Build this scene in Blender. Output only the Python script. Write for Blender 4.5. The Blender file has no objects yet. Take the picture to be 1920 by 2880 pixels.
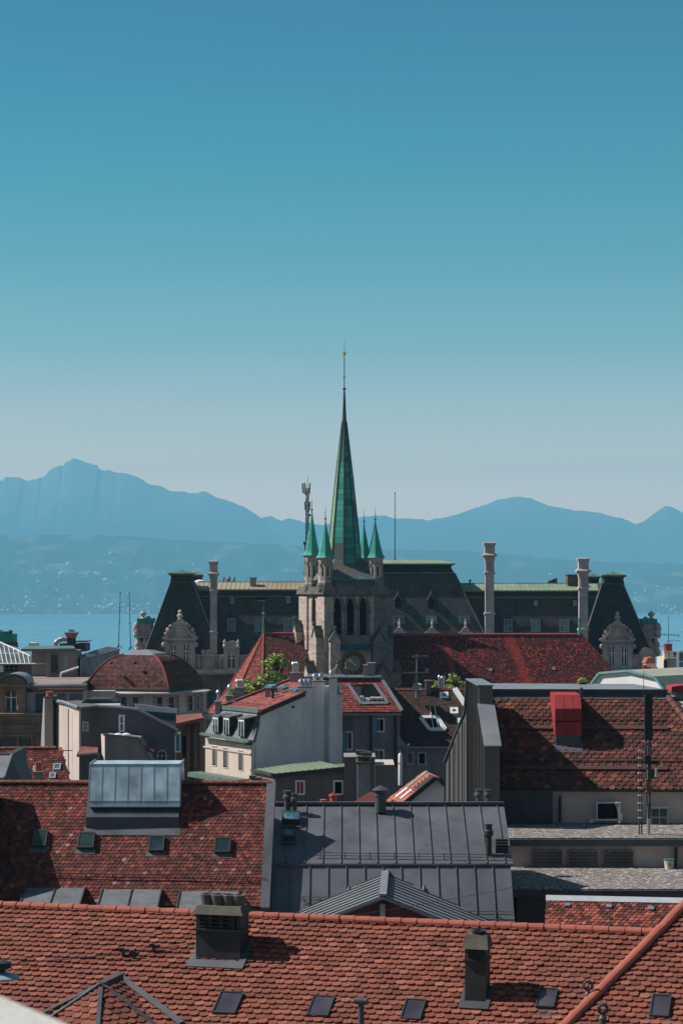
import bpy, bmesh, math, random
import numpy as np
from mathutils import Vector, Matrix
from mathutils import noise as mno

random.seed(7)
SC = bpy.context.scene
COL = SC.collection
# ------------------------------------------------------------------ camera
F, HOR, CX, H = 5860.0, 1645.0, 960.0, 155.0      # focal length in photo pixels, horizon row, centre column, eye height above the lake
cam = bpy.data.objects.new('camera', bpy.data.cameras.new('camera'))
COL.objects.link(cam)
cam.location = (0, 0, H)
cam.rotation_euler = (math.radians(90), 0, 0)
cam.data.sensor_fit = 'VERTICAL'
cam.data.sensor_height = 36
cam.data.lens = 36 * F / 2880
cam.data.shift_y = (HOR - 1440) / 2880
cam.data.clip_start = 0.1
cam.data.clip_end = 90000
SC.camera = cam
# ------------------------------------------------------------------ sun and sky
SUN_EL, SUN_AZ = math.radians(44), math.radians(9)   # azimuth measured from straight left, turning away from the camera
sv = Vector((-math.cos(SUN_EL) * math.cos(SUN_AZ), math.cos(SUN_EL) * math.sin(SUN_AZ), math.sin(SUN_EL)))
sun = bpy.data.objects.new('sun', bpy.data.lights.new('sun', 'SUN'))
COL.objects.link(sun)
sun.data.energy = 5.0
sun.data.angle = math.radians(0.5)
sun.data.color = (1.0, 0.97, 0.95)
sun.rotation_euler = sv.to_track_quat('Z', 'Y').to_euler()
sun.location = (0, 0, 400)
W = bpy.data.worlds.new('World')
SC.world = W
W.use_nodes = True
nt = W.node_tree
nt.nodes.clear()
wo = nt.nodes.new('ShaderNodeOutputWorld')
bg = nt.nodes.new('ShaderNodeBackground')
sky = nt.nodes.new('ShaderNodeTexSky')
sky.sky_type = 'NISHITA'
sky.sun_disc = False
sky.sun_elevation = SUN_EL
sky.sun_rotation = math.atan2(sv.x, sv.y)
sky.altitude = 500
sky.air_density = 1.0
sky.dust_density = 1.0
sky.ozone_density = 3.0
# grade of the sky with elevation: teal overhead, pale and slightly rosy at the horizon
tc = nt.nodes.new('ShaderNodeTexCoord')
sx = nt.nodes.new('ShaderNodeSeparateXYZ')
rmp = nt.nodes.new('ShaderNodeValToRGB')
SKY_RAMP = [(0.0, (4.4724, 2.2674, 1.4284)), (0.0869, (4.4724, 2.2674, 1.4284)), (0.1209, (3.7595, 1.9007, 0.9062)), (0.143, (2.6369, 1.5113, 0.8578)), (0.1852, (1.5296, 1.1097, 0.6985)), (0.2255, (0.8059, 0.8854, 0.6068)), (0.3069, (0.3171, 0.706, 0.5875)), (0.3868, (0.0856, 0.639, 0.5512)), (0.4647, (0.03, 0.5305, 0.5388)), (0.5405, (0.03, 0.4467, 0.5076)), (1.0, (0.55, 0.66, 0.69))]
#SKYRAMP
mul = nt.nodes.new('ShaderNodeMix')
mul.data_type = 'RGBA'
mul.blend_type = 'MULTIPLY'
mul.inputs[0].default_value = 1.0
nt.links.new(tc.outputs['Generated'], sx.inputs[0])
mr = nt.nodes.new('ShaderNodeMapRange')
mr.inputs[1].default_value = 0.0
mr.inputs[2].default_value = 0.5
nt.links.new(sx.outputs[2], mr.inputs[0])
nt.links.new(mr.outputs[0], rmp.inputs[0])
while len(rmp.color_ramp.elements) < len(SKY_RAMP):
    rmp.color_ramp.elements.new(0.5)
for e, (p, c) in zip(rmp.color_ramp.elements, SKY_RAMP):
    e.position = p
    e.color = (*c, 1)
nt.links.new(sky.outputs[0], mul.inputs[6])
nt.links.new(rmp.outputs[0], mul.inputs[7])
# glow added ahead only, against the haze; sky elsewhere dimmed to cut fill
side = nt.nodes.new('ShaderNodeMix'); side.data_type = 'RGBA'; side.blend_type = 'MULTIPLY'; side.inputs[0].default_value = 1.0
side.inputs[7].default_value = (0.49, 0.475, 0.47, 1)
nt.links.new(sky.outputs[0], side.inputs[6])
ahead = nt.nodes.new('ShaderNodeMapRange'); ahead.interpolation_type = 'SMOOTHSTEP'
ahead.inputs[1].default_value = 0.72; ahead.inputs[2].default_value = 0.93
nt.links.new(sx.outputs[1], ahead.inputs[0])
both = nt.nodes.new('ShaderNodeMix'); both.data_type = 'RGBA'
nt.links.new(ahead.outputs[0], both.inputs[0]); nt.links.new(side.outputs[2], both.inputs[6]); nt.links.new(mul.outputs[2], both.inputs[7])
nt.links.new(both.outputs[2], bg.inputs[0])
bg.inputs[1].default_value = 0.10
nt.links.new(bg.outputs[0], wo.inputs[0])
SC.view_settings.view_transform = 'Standard'
SC.view_settings.look = 'None'
SC.view_settings.exposure = 0.28
SC.view_settings.gamma = 1.0
SC.view_settings.use_curve_mapping = False
SC.cycles.use_denoising = True
SC.cycles.max_bounces = 6
SC.cycles.diffuse_bounces = 3
SC.cycles.volume_bounces = 2
SC.cycles.transparent_max_bounces = 8

# ------------------------------------------------------------------ geometry helpers
def P(px, py, Y):
    """world point seen at photo pixel (px, py) when it stands Y metres away"""
    return Vector(((px - CX) / F * Y, Y, H - (py - HOR) / F * Y))
def XX(px, Y): return (px - CX) / F * Y
def ZZ(py, Y): return H - (py - HOR) / F * Y
ZUP = Vector((0, 0, 1))
ORI = {}
def ori(o): return ORI.get(o.name, Vector((0, 0, 0))) if o else Vector((0, 0, 0))

class MB:
    def __init__(s): s.v, s.f, s.m, s.mi = [], [], [], 0
    def add(s, vs, fs):
        b = len(s.v)
        s.v += [tuple(p) for p in vs]
        s.f += [tuple(i + b for i in f) for f in fs]
        s.m += [s.mi] * len(fs)
        return s
    def use(s, i): s.mi = i; return s
    def poly(s, pts): return s.add(pts, [tuple(range(len(pts)))])
    def prism(s, pts, d):
        a = [Vector(p) for p in pts]; d = Vector(d); n = len(a)
        return s.add(a + [p + d for p in a], [tuple(range(n)), tuple(range(2 * n - 1, n - 1, -1))] + [(i, (i + 1) % n, n + (i + 1) % n, n + i) for i in range(n)])
    def hexa(s, b, t):
        n = len(b)
        return s.add(list(b) + list(t), [tuple(range(n)), tuple(range(2 * n - 1, n - 1, -1))] + [(i, (i + 1) % n, n + (i + 1) % n, n + i) for i in range(n)])
    def box(s, x0, x1, y0, y1, z0, z1):
        return s.prism([(x0, y0, z0), (x1, y0, z0), (x1, y1, z0), (x0, y1, z0)], (0, 0, z1 - z0))
    def pbox(s, x0, x1, y0, y1, Y, D, z0=None):
        """box whose front face covers the pixel rectangle at distance Y, D metres deep"""
        return s.box(XX(x0, Y), XX(x1, Y), Y, Y + D, ZZ(y1, Y) if z0 is None else z0, ZZ(y0, Y))
    def obox(s, c, u, v, n, w, h, d0, d1):
        c = Vector(c); p = [c + u * (a * w / 2) + v * (b * h / 2) + n * d0 for a, b in ((-1, -1), (1, -1), (1, 1), (-1, 1))]
        return s.prism(p, n * (d1 - d0))
    def bar(s, p0, p1, up, w, h):
        """rectangular bar between two points; h along up"""
        p0, p1 = Vector(p0), Vector(p1); d = (p1 - p0).normalized(); up = Vector(up)
        sd = d.cross(up).normalized(); up = sd.cross(d).normalized()
        q = [p0 + sd * (a * w / 2) + up * b for a, b in ((-1, 0), (1, 0), (1, h), (-1, h))]
        return s.prism(q, p1 - p0)
    def tube(s, p0, p1, r0, r1=None, n=8):
        p0, p1 = Vector(p0), Vector(p1); r1 = r0 if r1 is None else r1
        d = (p1 - p0).normalized(); a = d.orthogonal().normalized(); b = d.cross(a)
        A = [p0 + (a * math.cos(t) + b * math.sin(t)) * r0 for t in [2 * math.pi * i / n for i in range(n)]]
        B = [p1 + (a * math.cos(t) + b * math.sin(t)) * r1 for t in [2 * math.pi * i / n for i in range(n)]]
        return s.hexa(A, B)
    def path(s, pts, r, n=6):
        for a, b in zip(pts[:-1], pts[1:]): s.tube(a, b, r, r, n)
        return s
    def lathe(s, c, prof, n=12, rot=0.0, sq=False):
        """profile of (radius, z) round the vertical through c (z absolute); sq: radius is half the side of a square"""
        k = math.sqrt(2) if sq else 1.0
        if sq: n, rot = 4, math.pi / 4 + rot
        vs, fs = [], []
        for r, z in prof:
            for i in range(n):
                t = rot + 2 * math.pi * i / n
                vs.append((c[0] + math.cos(t) * r * k, c[1] + math.sin(t) * r * k, z))
        for j in range(len(prof) - 1):
            for i in range(n):
                fs.append((j * n + i, j * n + (i + 1) % n, (j + 1) * n + (i + 1) % n, (j + 1) * n + i))
        fs.append(tuple(range(n))); fs.append(tuple(range(len(vs) - 1, len(vs) - 1 - n, -1)))
        return s.add(vs, fs)
    def ball(s, c, r, n=8, sz=1.0):
        return s.lathe(c, [(max(0.02 * r, r * math.sin(math.pi * i / 6)), c[2] - sz * r * math.cos(math.pi * i / 6)) for i in range(7)], n)
    def build(s, name, mats, parent=None, smooth=False):
        me = bpy.data.meshes.new(name)
        o0 = ori(parent)
        me.from_pydata([(v[0] - o0.x, v[1] - o0.y, v[2] - o0.z) for v in s.v], [], s.f)
        for m in (mats if isinstance(mats, (list, tuple)) else [mats]): me.materials.append(m)
        me.polygons.foreach_set('material_index', s.m)
        bm = bmesh.new(); bm.from_mesh(me)
        bmesh.ops.recalc_face_normals(bm, faces=bm.faces)
        bm.to_mesh(me); bm.free()
        if smooth:
            me.polygons.foreach_set('use_smooth', [True] * len(me.polygons))
            me.set_sharp_from_angle(angle=math.radians(38))
        o = bpy.data.objects.new(name, me); COL.objects.link(o)
        if parent: o.parent = parent
        ORI[o.name] = o0
        return o

def thing(name, label, cat, loc, group=None):
    o = bpy.data.objects.new(name, None); COL.objects.link(o)
    o.location = loc; o.empty_display_size = 0.5
    ORI[o.name] = Vector(loc)
    return tag(o, label, cat, group)
def tag(o, label=None, cat=None, group=None, kind=None):
    if label: o['label'] = label
    if cat: o['category'] = cat
    if group: o['group'] = group
    if kind: o['kind'] = kind
    return o
def dup(o, d, parent=None, label=None):
    """copy of a thing or part with all that hangs below it, moved by d"""
    c = o.copy(); COL.objects.link(c); ORI[c.name] = ori(o) + Vector(d)
    if parent is not None: c.parent = parent
    c.location = Vector(o.location) + Vector(d)
    if label: c['label'] = label
    for ch in list(o.children):
        k = dup(ch, (0, 0, 0), c)
        ORI[k.name] = ori(ch) + Vector(d)
    return c
def meshthing(mb, name, mats, label, cat, loc, group=None, smooth=False):
    """a thing that is one mesh"""
    ORI['__t'] = Vector(loc)
    class _D: pass
    d = _D(); d.name = '__t'
    me = mb
    for i, v in enumerate(me.v): pass
    o0 = Vector(loc)
    mb.v = [(v[0] - o0.x, v[1] - o0.y, v[2] - o0.z) for v in mb.v]
    o = mb.build(name, mats, None, smooth)
    o.location = o0; ORI[o.name] = o0
    return tag(o, label, cat, group)

class Pl:
    """a plane with courses along u, slope along v, outward normal n"""
    def __init__(s, O, yaw, slope):
        y, t = math.radians(yaw), math.radians(slope)
        s.O = Vector(O)
        s.u = Vector((math.cos(y), math.sin(y), 0))
        h = Vector((-math.sin(y), math.cos(y), 0))
        s.h = h
        s.v = h * math.cos(t) + ZUP * math.sin(t)
        s.n = s.u.cross(s.v)
    def hit(s, px, py, off=0.0):
        d = Vector(((px - CX) / F, 1.0, -(py - HOR) / F)); c = Vector((0, 0, H))
        k = (s.O + s.n * off - c).dot(s.n) / d.dot(s.n)
        return c + d * k
    def uv(s, p): q = Vector(p) - s.O; return (q.dot(s.u), q.dot(s.v))
    def at(s, u, v, n=0.0): return s.O + s.u * u + s.v * v + s.n * n
    def quad(s, px): return [s.hit(*p) for p in px]
def pl3(a, b, c):
    """plane through three world points, a->b roughly along the courses"""
    p = Pl(a, 0, 45); p.O = Vector(a)
    p.n = (Vector(b) - Vector(a)).cross(Vector(c) - Vector(a)).normalized()
    if p.n.z < 0: p.n = -p.n
    p.u = ZUP.cross(p.n).normalized()
    p.v = p.n.cross(p.u)
    if p.v.z < 0: p.v = -p.v; p.u = -p.u
    p.h = Vector((p.v.x, p.v.y, 0)).normalized()
    return p
def inside(poly, x, y):
    r = False; n = len(poly)
    for i in range(n):
        x0, y0 = poly[i]; x1, y1 = poly[(i + 1) % n]
        if (y0 > y) != (y1 > y) and x < (x1 - x0) * (y - y0) / (y1 - y0) + x0: r = not r
    return r
def vrange(poly, u):
    """v-extent of a polygon along the line of constant u"""
    r = []
    for i in range(len(poly)):
        (x0, y0), (x1, y1) = poly[i], poly[(i + 1) % len(poly)]
        if (x0 <= u < x1) or (x1 <= u < x0): r.append(y0 + (y1 - y0) * (u - x0) / (x1 - x0))
    return (min(r), max(r)) if len(r) > 1 else None
def urange(poly, v): return vrange([(b, a) for a, b in poly], v)

def tiles(pl, pts, name, mat, parent, tw=0.18, ex=0.155, th=0.014, hexed=False, lift=0.02, seed=1, holes=()):
    """real overlapping tiles over the polygon pts of plane pl, one mesh, a random number per tile for its colour"""
    rs = np.random.RandomState(seed)
    pg = [pl.uv(p) for p in pts]
    hl = [[pl.uv(p) for p in h] for h in holes]
    u0, u1 = min(p[0] for p in pg), max(p[0] for p in pg); v0, v1 = min(p[1] for p in pg), max(p[1] for p in pg)
    L = ex * 1.75; w = tw / 2 * 0.965
    if hexed: out = [(-w, L), (-w, ex * .55), (-w * .42, 0), (w * .42, 0), (w, ex * .55), (w, L)]
    else: out = [(-w, L), (-w, ex * .42), (-w * .78, ex * .16), (-w * .38, ex * .02), (w * .38, ex * .02), (w * .78, ex * .16), (w, ex * .42), (w, L)]
    k = len(out)
    V, Fs, R1, R2 = [], [], [], []
    o0 = ori(parent)
    r = 0; v = v0 - ex * .3
    while v < v1:
        rr = urange(pg, min(max(v + ex * .5, v0 + 1e-4), v1 - 1e-4))
        if rr:
            c = math.floor((rr[0] - u0) / tw) ; uo = 0.5 * tw if r % 2 else 0.0
            uu = u0 + c * tw + uo
            while uu < rr[1]:
                if inside(pg, uu, v + ex * .6) and not any(inside(h, uu, v + ex * .5) for h in hl):
                    du, dv, dn = rs.normal(0, tw * .014), rs.normal(0, ex * .028), abs(rs.normal(0, th * .22)); sk = rs.normal(0, .015)
                    dn += .022 * mno.noise(Vector((uu * .45, v * .45, seed * 7.3)))          # the old roof sags a little
                    if rs.rand() < .012: dv -= ex * rs.uniform(.15, .4); sk += rs.normal(0, .07)   # slipped tiles
                    q1, q2 = rs.rand(), rs.rand(); b = len(V)
                    for (a, c2) in out:
                        nn = lift + th * (2.3 - 2.1 * c2 / L) + dn
                        p = pl.at(uu + du + a + sk * c2, v + dv + c2, nn) - o0; V.append(p[:])
                    for (a, c2) in out[1:-1]:
                        p = pl.at(uu + du + a + sk * c2, v + dv + c2, lift + th * (1.2 - 2.1 * c2 / L) + dn) - o0; V.append(p[:])
                    Fs.append(tuple(range(b, b + k)))
                    for i in range(k - 3): Fs.append((b + 1 + i, b + k + i, b + k + i + 1, b + 2 + i))
                    R1 += [q1] * (2 * k - 2); R2 += [q2] * (2 * k - 2)
                uu += tw
        v += ex; r += 1
    me = bpy.data.meshes.new(name); me.from_pydata(V, [], Fs); me.materials.append(mat)
    for nm, R in (('tint', R1), ('soil', R2)):
        at = me.attributes.new(nm, 'FLOAT', 'POINT'); at.data.foreach_set('value', R)
    bm = bmesh.new(); bm.from_mesh(me)
    bm.to_mesh(me); bm.free()
    o = bpy.data.objects.new(name, me); COL.objects.link(o); o.parent = parent; ORI[o.name] = o0
    # top faces must look outward
    if me.polygons and me.polygons[0].normal.dot(pl.n) < 0: me.flip_normals()
    return o
def slab(mb, pl, pts, t=0.12, off=0.0):
    return mb.prism([Vector(p) + pl.n * off for p in pts], -pl.n * t)
def seams(mb, pl, pts, us, w=0.03, h=0.035):
    pg = [pl.uv(p) for p in pts]
    for u in us:
        r = vrange(pg, u)
        if r: mb.bar(pl.at(u, r[0], 0), pl.at(u, r[1], 0), pl.n, w, h)
    return mb
def lerp(a, b, t): return a + (b - a) * t

# ------------------------------------------------------------------ materials
def srgb(r, g, b):
    f = lambda c: (c / 255 / 12.92) if c / 255 <= .04045 else ((c / 255 + .055) / 1.055) ** 2.4
    return (f(r), f(g), f(b))
class NT:
    def __init__(s, name):
        s.m = bpy.data.materials.new(name); s.m.use_nodes = True
        s.t = s.m.node_tree; s.b = s.t.nodes['Principled BSDF']
        s.co = s.t.nodes.new('ShaderNodeTexCoord').outputs['Object']
    def n(s, t): return s.t.nodes.new(t)
    def l(s, a, b): s.t.links.new(a, b)
    def mapping(s, scale=(1, 1, 1), rot=(0, 0, 0)):
        m = s.n('ShaderNodeMapping'); m.inputs['Scale'].default_value = scale; m.inputs['Rotation'].default_value = rot
        s.l(s.co, m.inputs[0]); return m.outputs[0]
    def noise(s, scale, vec=None, detail=4, rough=.6):
        x = s.n('ShaderNodeTexNoise'); x.inputs['Scale'].default_value = scale; x.inputs['Detail'].default_value = detail; x.inputs['Roughness'].default_value = rough
        s.l(vec or s.co, x.inputs['Vector']); return x.outputs['Fac']
    def ramp(s, fac, stops, interp='LINEAR'):
        r = s.n('ShaderNodeValToRGB'); r.color_ramp.interpolation = interp
        while len(r.color_ramp.elements) < len(stops): r.color_ramp.elements.new(.5)
        for e, (p, c) in zip(r.color_ramp.elements, stops):
            e.position = p; e.color = (*c, 1) if len(c) == 3 else c
        s.l(fac, r.inputs[0]); return r.outputs[0]
    def mix(s, fac, a, b, mode='MIX'):
        m = s.n('ShaderNodeMix'); m.data_type = 'RGBA'; m.blend_type = mode
        for sock, x in ((0, fac), (6, a), (7, b)):
            if hasattr(x, 'links'): s.l(x, m.inputs[sock])
            elif isinstance(x, (int, float)): m.inputs[sock].default_value = x
            else: m.inputs[sock].default_value = (*x, 1)
        return m.outputs[2]
    def math(s, op, a, b=None):
        m = s.n('ShaderNodeMath'); m.operation = op
        for i, x in enumerate((a, b)):
            if x is None: continue
            if hasattr(x, 'links'): s.l(x, m.inputs[i])
            else: m.inputs[i].default_value = x
        return m.outputs[0]
    def attr(s, nm):
        a = s.n('ShaderNodeAttribute'); a.attribute_name = nm; return a.outputs['Fac']
    def bump(s, h, st, dist=.02):
        b = s.n('ShaderNodeBump'); b.inputs['Strength'].default_value = st; b.inputs['Distance'].default_value = dist
        s.l(h, b.inputs['Height']); s.l(b.outputs[0], s.b.inputs['Normal'])
    def done(s, col, rough=.8, metal=0., spec=.3):
        if hasattr(col, 'links'): s.l(col, s.b.inputs['Base Color'])
        else: s.b.inputs['Base Color'].default_value = (*col, 1)
        if hasattr(rough, 'links'): s.l(rough, s.b.inputs['Roughness'])
        else: s.b.inputs['Roughness'].default_value = rough
        s.b.inputs['Metallic'].default_value = metal
        s.b.inputs['Specular IOR Level'].default_value = spec
        return s.m
MATS = {}
def sc3(c, k): return tuple(min(1, x * k) for x in c)
def wall_mat(name, c, var=.25, scale=.8, rough=.9, streak=.25, fine=.12, bump=.15, spec=.15, metal=0., dirt=(.35, .33, .3)):
    """weathered plaster, stone or metal: blotches, rain streaks, fine grain"""
    if name in MATS: return MATS[name]
    t = NT(name)
    col = t.ramp(t.noise(scale, detail=6), [(.3, sc3(c, 1 - var)), (.7, sc3(c, 1 + var * .5))])
    st = t.noise(scale * 2.2, t.mapping((1, 1, .12)), detail=5)
    k = t.ramp(st, [(.45, (0, 0, 0)), (.75, (streak,) * 3)])
    col = t.mix(k, col, tuple(x * y for x, y in zip(c, dirt)))
    # older repairs and dirty patches, thin drips
    col = t.mix(1.0, col, t.ramp(t.noise(scale * .9, t.mapping((1, 1, .7)), 7, .7), [(.36, (1 - var * .9,) * 3), (.47, (1, 1, 1)), (.58, (1, 1, 1)), (.7, (1 + var * .4,) * 3)]), 'MULTIPLY')
    dr = t.noise(scale * 7, t.mapping((1, 1, .06)), 4)
    col = t.mix(t.ramp(dr, [(.58, (0, 0, 0)), (.78, (min(1, streak * .9),) * 3)]), col, tuple(x * y * .9 for x, y in zip(c, dirt)))
    g = t.noise(scale * 28, detail=3)
    col = t.mix(fine, col, t.ramp(g, [(.3, sc3(c, .3)), (.7, sc3(c, 1.6))]), 'MIX')
    if bump: t.bump(g, bump, .01)
    MATS[name] = t.done(col, rough, metal, spec)
    return MATS[name]
def block_mat(name, c, bw=.8, bh=.35, mortar=.75, var=.3, dirt=.5, offs=(1, .75)):
    """coursed ashlar with weather stains"""
    if name in MATS: return MATS[name]
    t = NT(name)
    s = t.n('ShaderNodeSeparateXYZ'); t.l(t.co, s.inputs[0])
    a = t.math('ADD', t.math('MULTIPLY', s.outputs[0], offs[0]), t.math('MULTIPLY', s.outputs[1], offs[1]))
    cb = t.n('ShaderNodeCombineXYZ'); t.l(a, cb.inputs[0]); t.l(s.outputs[2], cb.inputs[1])
    br = t.n('ShaderNodeTexBrick'); t.l(cb.outputs[0], br.inputs['Vector'])
    br.inputs['Scale'].default_value = 1; br.inputs['Brick Width'].default_value = bw; br.inputs['Row Height'].default_value = bh
    br.inputs['Mortar Size'].default_value = .03; br.inputs['Mortar Smooth'].default_value = .3
    br.inputs['Color1'].default_value = (*sc3(c, 1 - var), 1); br.inputs['Color2'].default_value = (*sc3(c, 1 + var * .6), 1); br.inputs['Mortar'].default_value = (*sc3(c, mortar), 1)
    n1 = t.noise(.35, detail=7)
    col = t.mix(t.ramp(n1, [(.45, (0, 0, 0)), (.7, (dirt,) * 3)]), br.outputs[0], sc3(c, .3))
    st = t.ramp(t.noise(1.1, t.mapping((1, 1, .1)), 5), [(.5, (0, 0, 0)), (.8, (dirt,) * 3)])
    col = t.mix(st, col, sc3(c, .28))
    t.bump(t.noise(9, detail=4), .3, .03)
    MATS[name] = t.done(col, .9, 0, .15)
    return MATS[name]
def tile_mat(name, stops, soil=(.03, .025, .022), soil_amt=.5, patch=.5, spec=.2, patch_col=None):
    """per-tile colour from the tile's own random number, plus lichen patches"""
    if name in MATS: return MATS[name]
    t = NT(name)
    col = t.ramp(t.attr('tint'), stops)
    k = t.ramp(t.attr('soil'), [(.45, (0, 0, 0)), (1, (soil_amt,) * 3)])
    col = t.mix(k, col, soil)
    n = t.noise(.55, detail=6, rough=.65)
    col = t.mix(t.ramp(n, [(.42, (0, 0, 0)), (.68, (patch,) * 3)]), col, patch_col or soil)
    f = t.noise(22, detail=3)
    col = t.mix(.5, col, t.ramp(f, [(.3, (.55, .55, .55)), (.7, (1.25, 1.25, 1.25))]), 'MULTIPLY')
    MATS[name] = t.done(col, .85, 0, spec)
    return MATS[name]
def simple(name, c, rough=.7, metal=0., spec=.3, var=.15, scale=3):
    if name in MATS: return MATS[name]
    t = NT(name)
    col = t.ramp(t.noise(scale, detail=5), [(.3, sc3(c, 1 - var)), (.7, sc3(c, 1 + var))])
    MATS[name] = t.done(col, rough, metal, spec)
    return MATS[name]
def glass_mat(name, c, rough=.06, spec=.6):
    if name in MATS: return MATS[name]
    t = NT(name)
    col = t.ramp(t.noise(.9, detail=2), [(.35, sc3(c, .6)), (.65, sc3(c, 1.3))])
    t.bump(t.noise(1.3, detail=1), .02, .05)
    MATS[name] = t.done(col, rough, 0, spec)
    return MATS[name]

# palette
m_slate = block_mat('slate', (.085, .080, .080), .62, .27, .55, .3, .55, offs=(1, .3))
m_slate_dark = block_mat('slate_dark', (.048, .052, .054), .62, .27, .55, .35, .5, offs=(1, .3))
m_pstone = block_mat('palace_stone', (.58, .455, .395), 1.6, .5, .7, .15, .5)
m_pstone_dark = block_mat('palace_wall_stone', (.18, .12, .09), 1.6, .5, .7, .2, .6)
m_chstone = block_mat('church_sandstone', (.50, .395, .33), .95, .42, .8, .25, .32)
m_chstone_grey_shade = block_mat('church_sandstone_grey_shade', (.20, .18, .165), .95, .42, .8, .25, .6)  # darker copy of the sandstone; deepens the shade on the tower
m_leadgreen = wall_mat('pale_copper', (.27, .34, .21), .25, .4, .6, .3, .08, .05, .3, dirt=(.9, .6, .45))
m_copper = wall_mat('green_copper', (.035, .33, .235), .22, .8, .6, .35, .08, .05, .3, dirt=(.45, .45, .5))
m_coppertrim = wall_mat('copper_trim', (.14, .20, .165), .3, .8, .6, .4, .1, .05, .3)
m_iron = simple('dark_iron', (.035, .035, .037), .6, 0, .4)
m_gold = simple('gilding', (.85, .50, .16), .3, .7, .5)
m_zinc = wall_mat('zinc_sheet', (.132, .135, .141), .34, .45, .5, .4, .06, .03, .4, dirt=(.55, .55, .57))
m_zincdark = wall_mat('weathered_lead', (.085, .09, .095), .3, .6, .5, .3, .08, .05, .4)
m_zincpale = wall_mat('pale_zinc', (.24, .25, .255), .2, .6, .45, .25, .06, .03, .4)
m_cream = wall_mat('cream_plaster', (.66, .54, .44), .12, .5, .9, .3, .05, .05, dirt=(.6, .55, .5))
m_beige = wall_mat('beige_plaster', (.60, .495, .425), .12, .4, .9, .35, .06, .05, dirt=(.5, .45, .42))
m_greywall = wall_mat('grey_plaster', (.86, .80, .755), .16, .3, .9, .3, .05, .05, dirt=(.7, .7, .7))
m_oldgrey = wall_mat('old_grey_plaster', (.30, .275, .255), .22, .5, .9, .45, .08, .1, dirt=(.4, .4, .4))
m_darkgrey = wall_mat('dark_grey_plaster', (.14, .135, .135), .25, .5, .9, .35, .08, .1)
m_mauve = wall_mat('brown_grey_plaster', (.20, .165, .155), .15, .5, .9, .3, .06, .05)
m_white = simple('white_paint', (.78, .76, .73), .6, 0, .3, .04)
m_whitewall = wall_mat('white_plaster', (.86, .83, .80), .05, .4, .9, .1, .03, .03, dirt=(.75, .72, .7))
m_frame = simple('window_frame_paint', (.45, .47, .47), .5, 0, .3, .1)
m_framewhite = simple('white_window_frame', (.84, .84, .82), .5, 0, .3, .05)
m_framedark = simple('dark_window_frame', (.05, .052, .055), .45, 0, .4, .1)
m_framegreen = simple('green_grey_frame', (.26, .33, .30), .5, 0, .3, .1)
m_glass = glass_mat('window_glass', (.03, .05, .06))
m_glassblue = glass_mat('sky_painted_glass', (.07, .20, .27), .08, .8)  # blue base colour stands in for the reflected sky
m_glassroof = glass_mat('roof_window_glass', (.035, .045, .055), .05, .7)
m_dark = simple('dark_interior', (.008, .008, .009), .9, 0, .1)
m_blind = simple('grey_blind', (.11, .11, .112), .7)
m_redcloth = simple('red_curtain', (.33, .05, .04), .8)
m_shutblue = simple('blue_shutter', (.10, .32, .42), .6)
m_red = wall_mat('red_painted_metal', (.40, .045, .045), .3, 1.2, .65, .45, .1, .05, .3, dirt=(.55, .6, .6))
m_redpot = simple('terracotta_pot', (.48, .10, .075), .7)
m_steel = simple('steel_flue', (.55, .56, .57), .28, .85, .5, .1)
m_greysteel = simple('galvanised_steel', (.34, .36, .37), .45, .4, .5, .12)
m_concrete = wall_mat('chimney_render', (.33, .31, .295), .2, .9, .9, .35, .1, .1)
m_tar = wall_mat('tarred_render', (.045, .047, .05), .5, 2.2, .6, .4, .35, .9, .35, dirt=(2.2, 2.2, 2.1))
m_lichen = wall_mat('lichened_cap_stone', (.14, .125, .10), .45, 3.0, .95, .3, .3, .5)
m_parapet = wall_mat('pale_parapet_stone', (.55, .53, .47), .12, 3, .95, .15, .2, .2)
m_darkred = simple('dark_red_render', (.17, .055, .045), .85)
m_copperred = wall_mat('red_copper', (.36, .17, .12), .25, .8, .6, .3)
m_white_plastic = simple('white_plastic', (.62, .62, .60), .4, 0, .4, .05)

m_tile_fg = tile_mat('orange_clay_tiles', [(0, (.175, .060, .040)), (.25, (.245, .078, .050)), (.6, (.295, .096, .062)), (.9, (.325, .116, .074)), (1, (.38, .15, .095))], soil=(.13, .055, .042), soil_amt=.5, patch=.45, patch_col=(.17, .062, .044))
m_tile_old = tile_mat('old_red_tiles', [(0, (.065, .024, .02)), (.3, (.15, .036, .028)), (.6, (.235, .055, .04)), (.85, (.31, .08, .056)), (.985, (.33, .10, .07)), (1, (.42, .25, .21))], soil=(.06, .04, .036), soil_amt=.7, patch=.5, patch_col=(.10, .052, .042))
m_tile_hex = tile_mat('mossy_interlocking_tiles', [(0, (.08, .038, .03)), (.35, (.13, .05, .038)), (.65, (.18, .06, .043)), (.9, (.24, .075, .05)), (1, (.34, .11, .07))], soil=(.05, .034, .03), soil_amt=.75, patch=.55, patch_col=(.085, .05, .04))
m_tile_small = tile_mat('mixed_red_tiles', [(0, (.07, .03, .026)), (.3, (.13, .045, .036)), (.5, (.30, .075, .05)), (.8, (.40, .10, .065)), (1, (.46, .16, .10))], soil=(.07, .035, .03), soil_amt=.7, patch=.5, patch_col=(.10, .04, .032))
m_tile_brown = tile_mat('brown_tiles', [(0, (.075, .044, .038)), (1, (.125, .07, .058))], soil_amt=.4, patch=.3)
m_ridge_fg = simple('orange_ridge_tiles', (.37, .11, .075), .8, 0, .2, .15, 2)
m_ridge_old = simple('old_ridge_tiles', (.21, .085, .062), .85, 0, .2, .35, 3)

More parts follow.
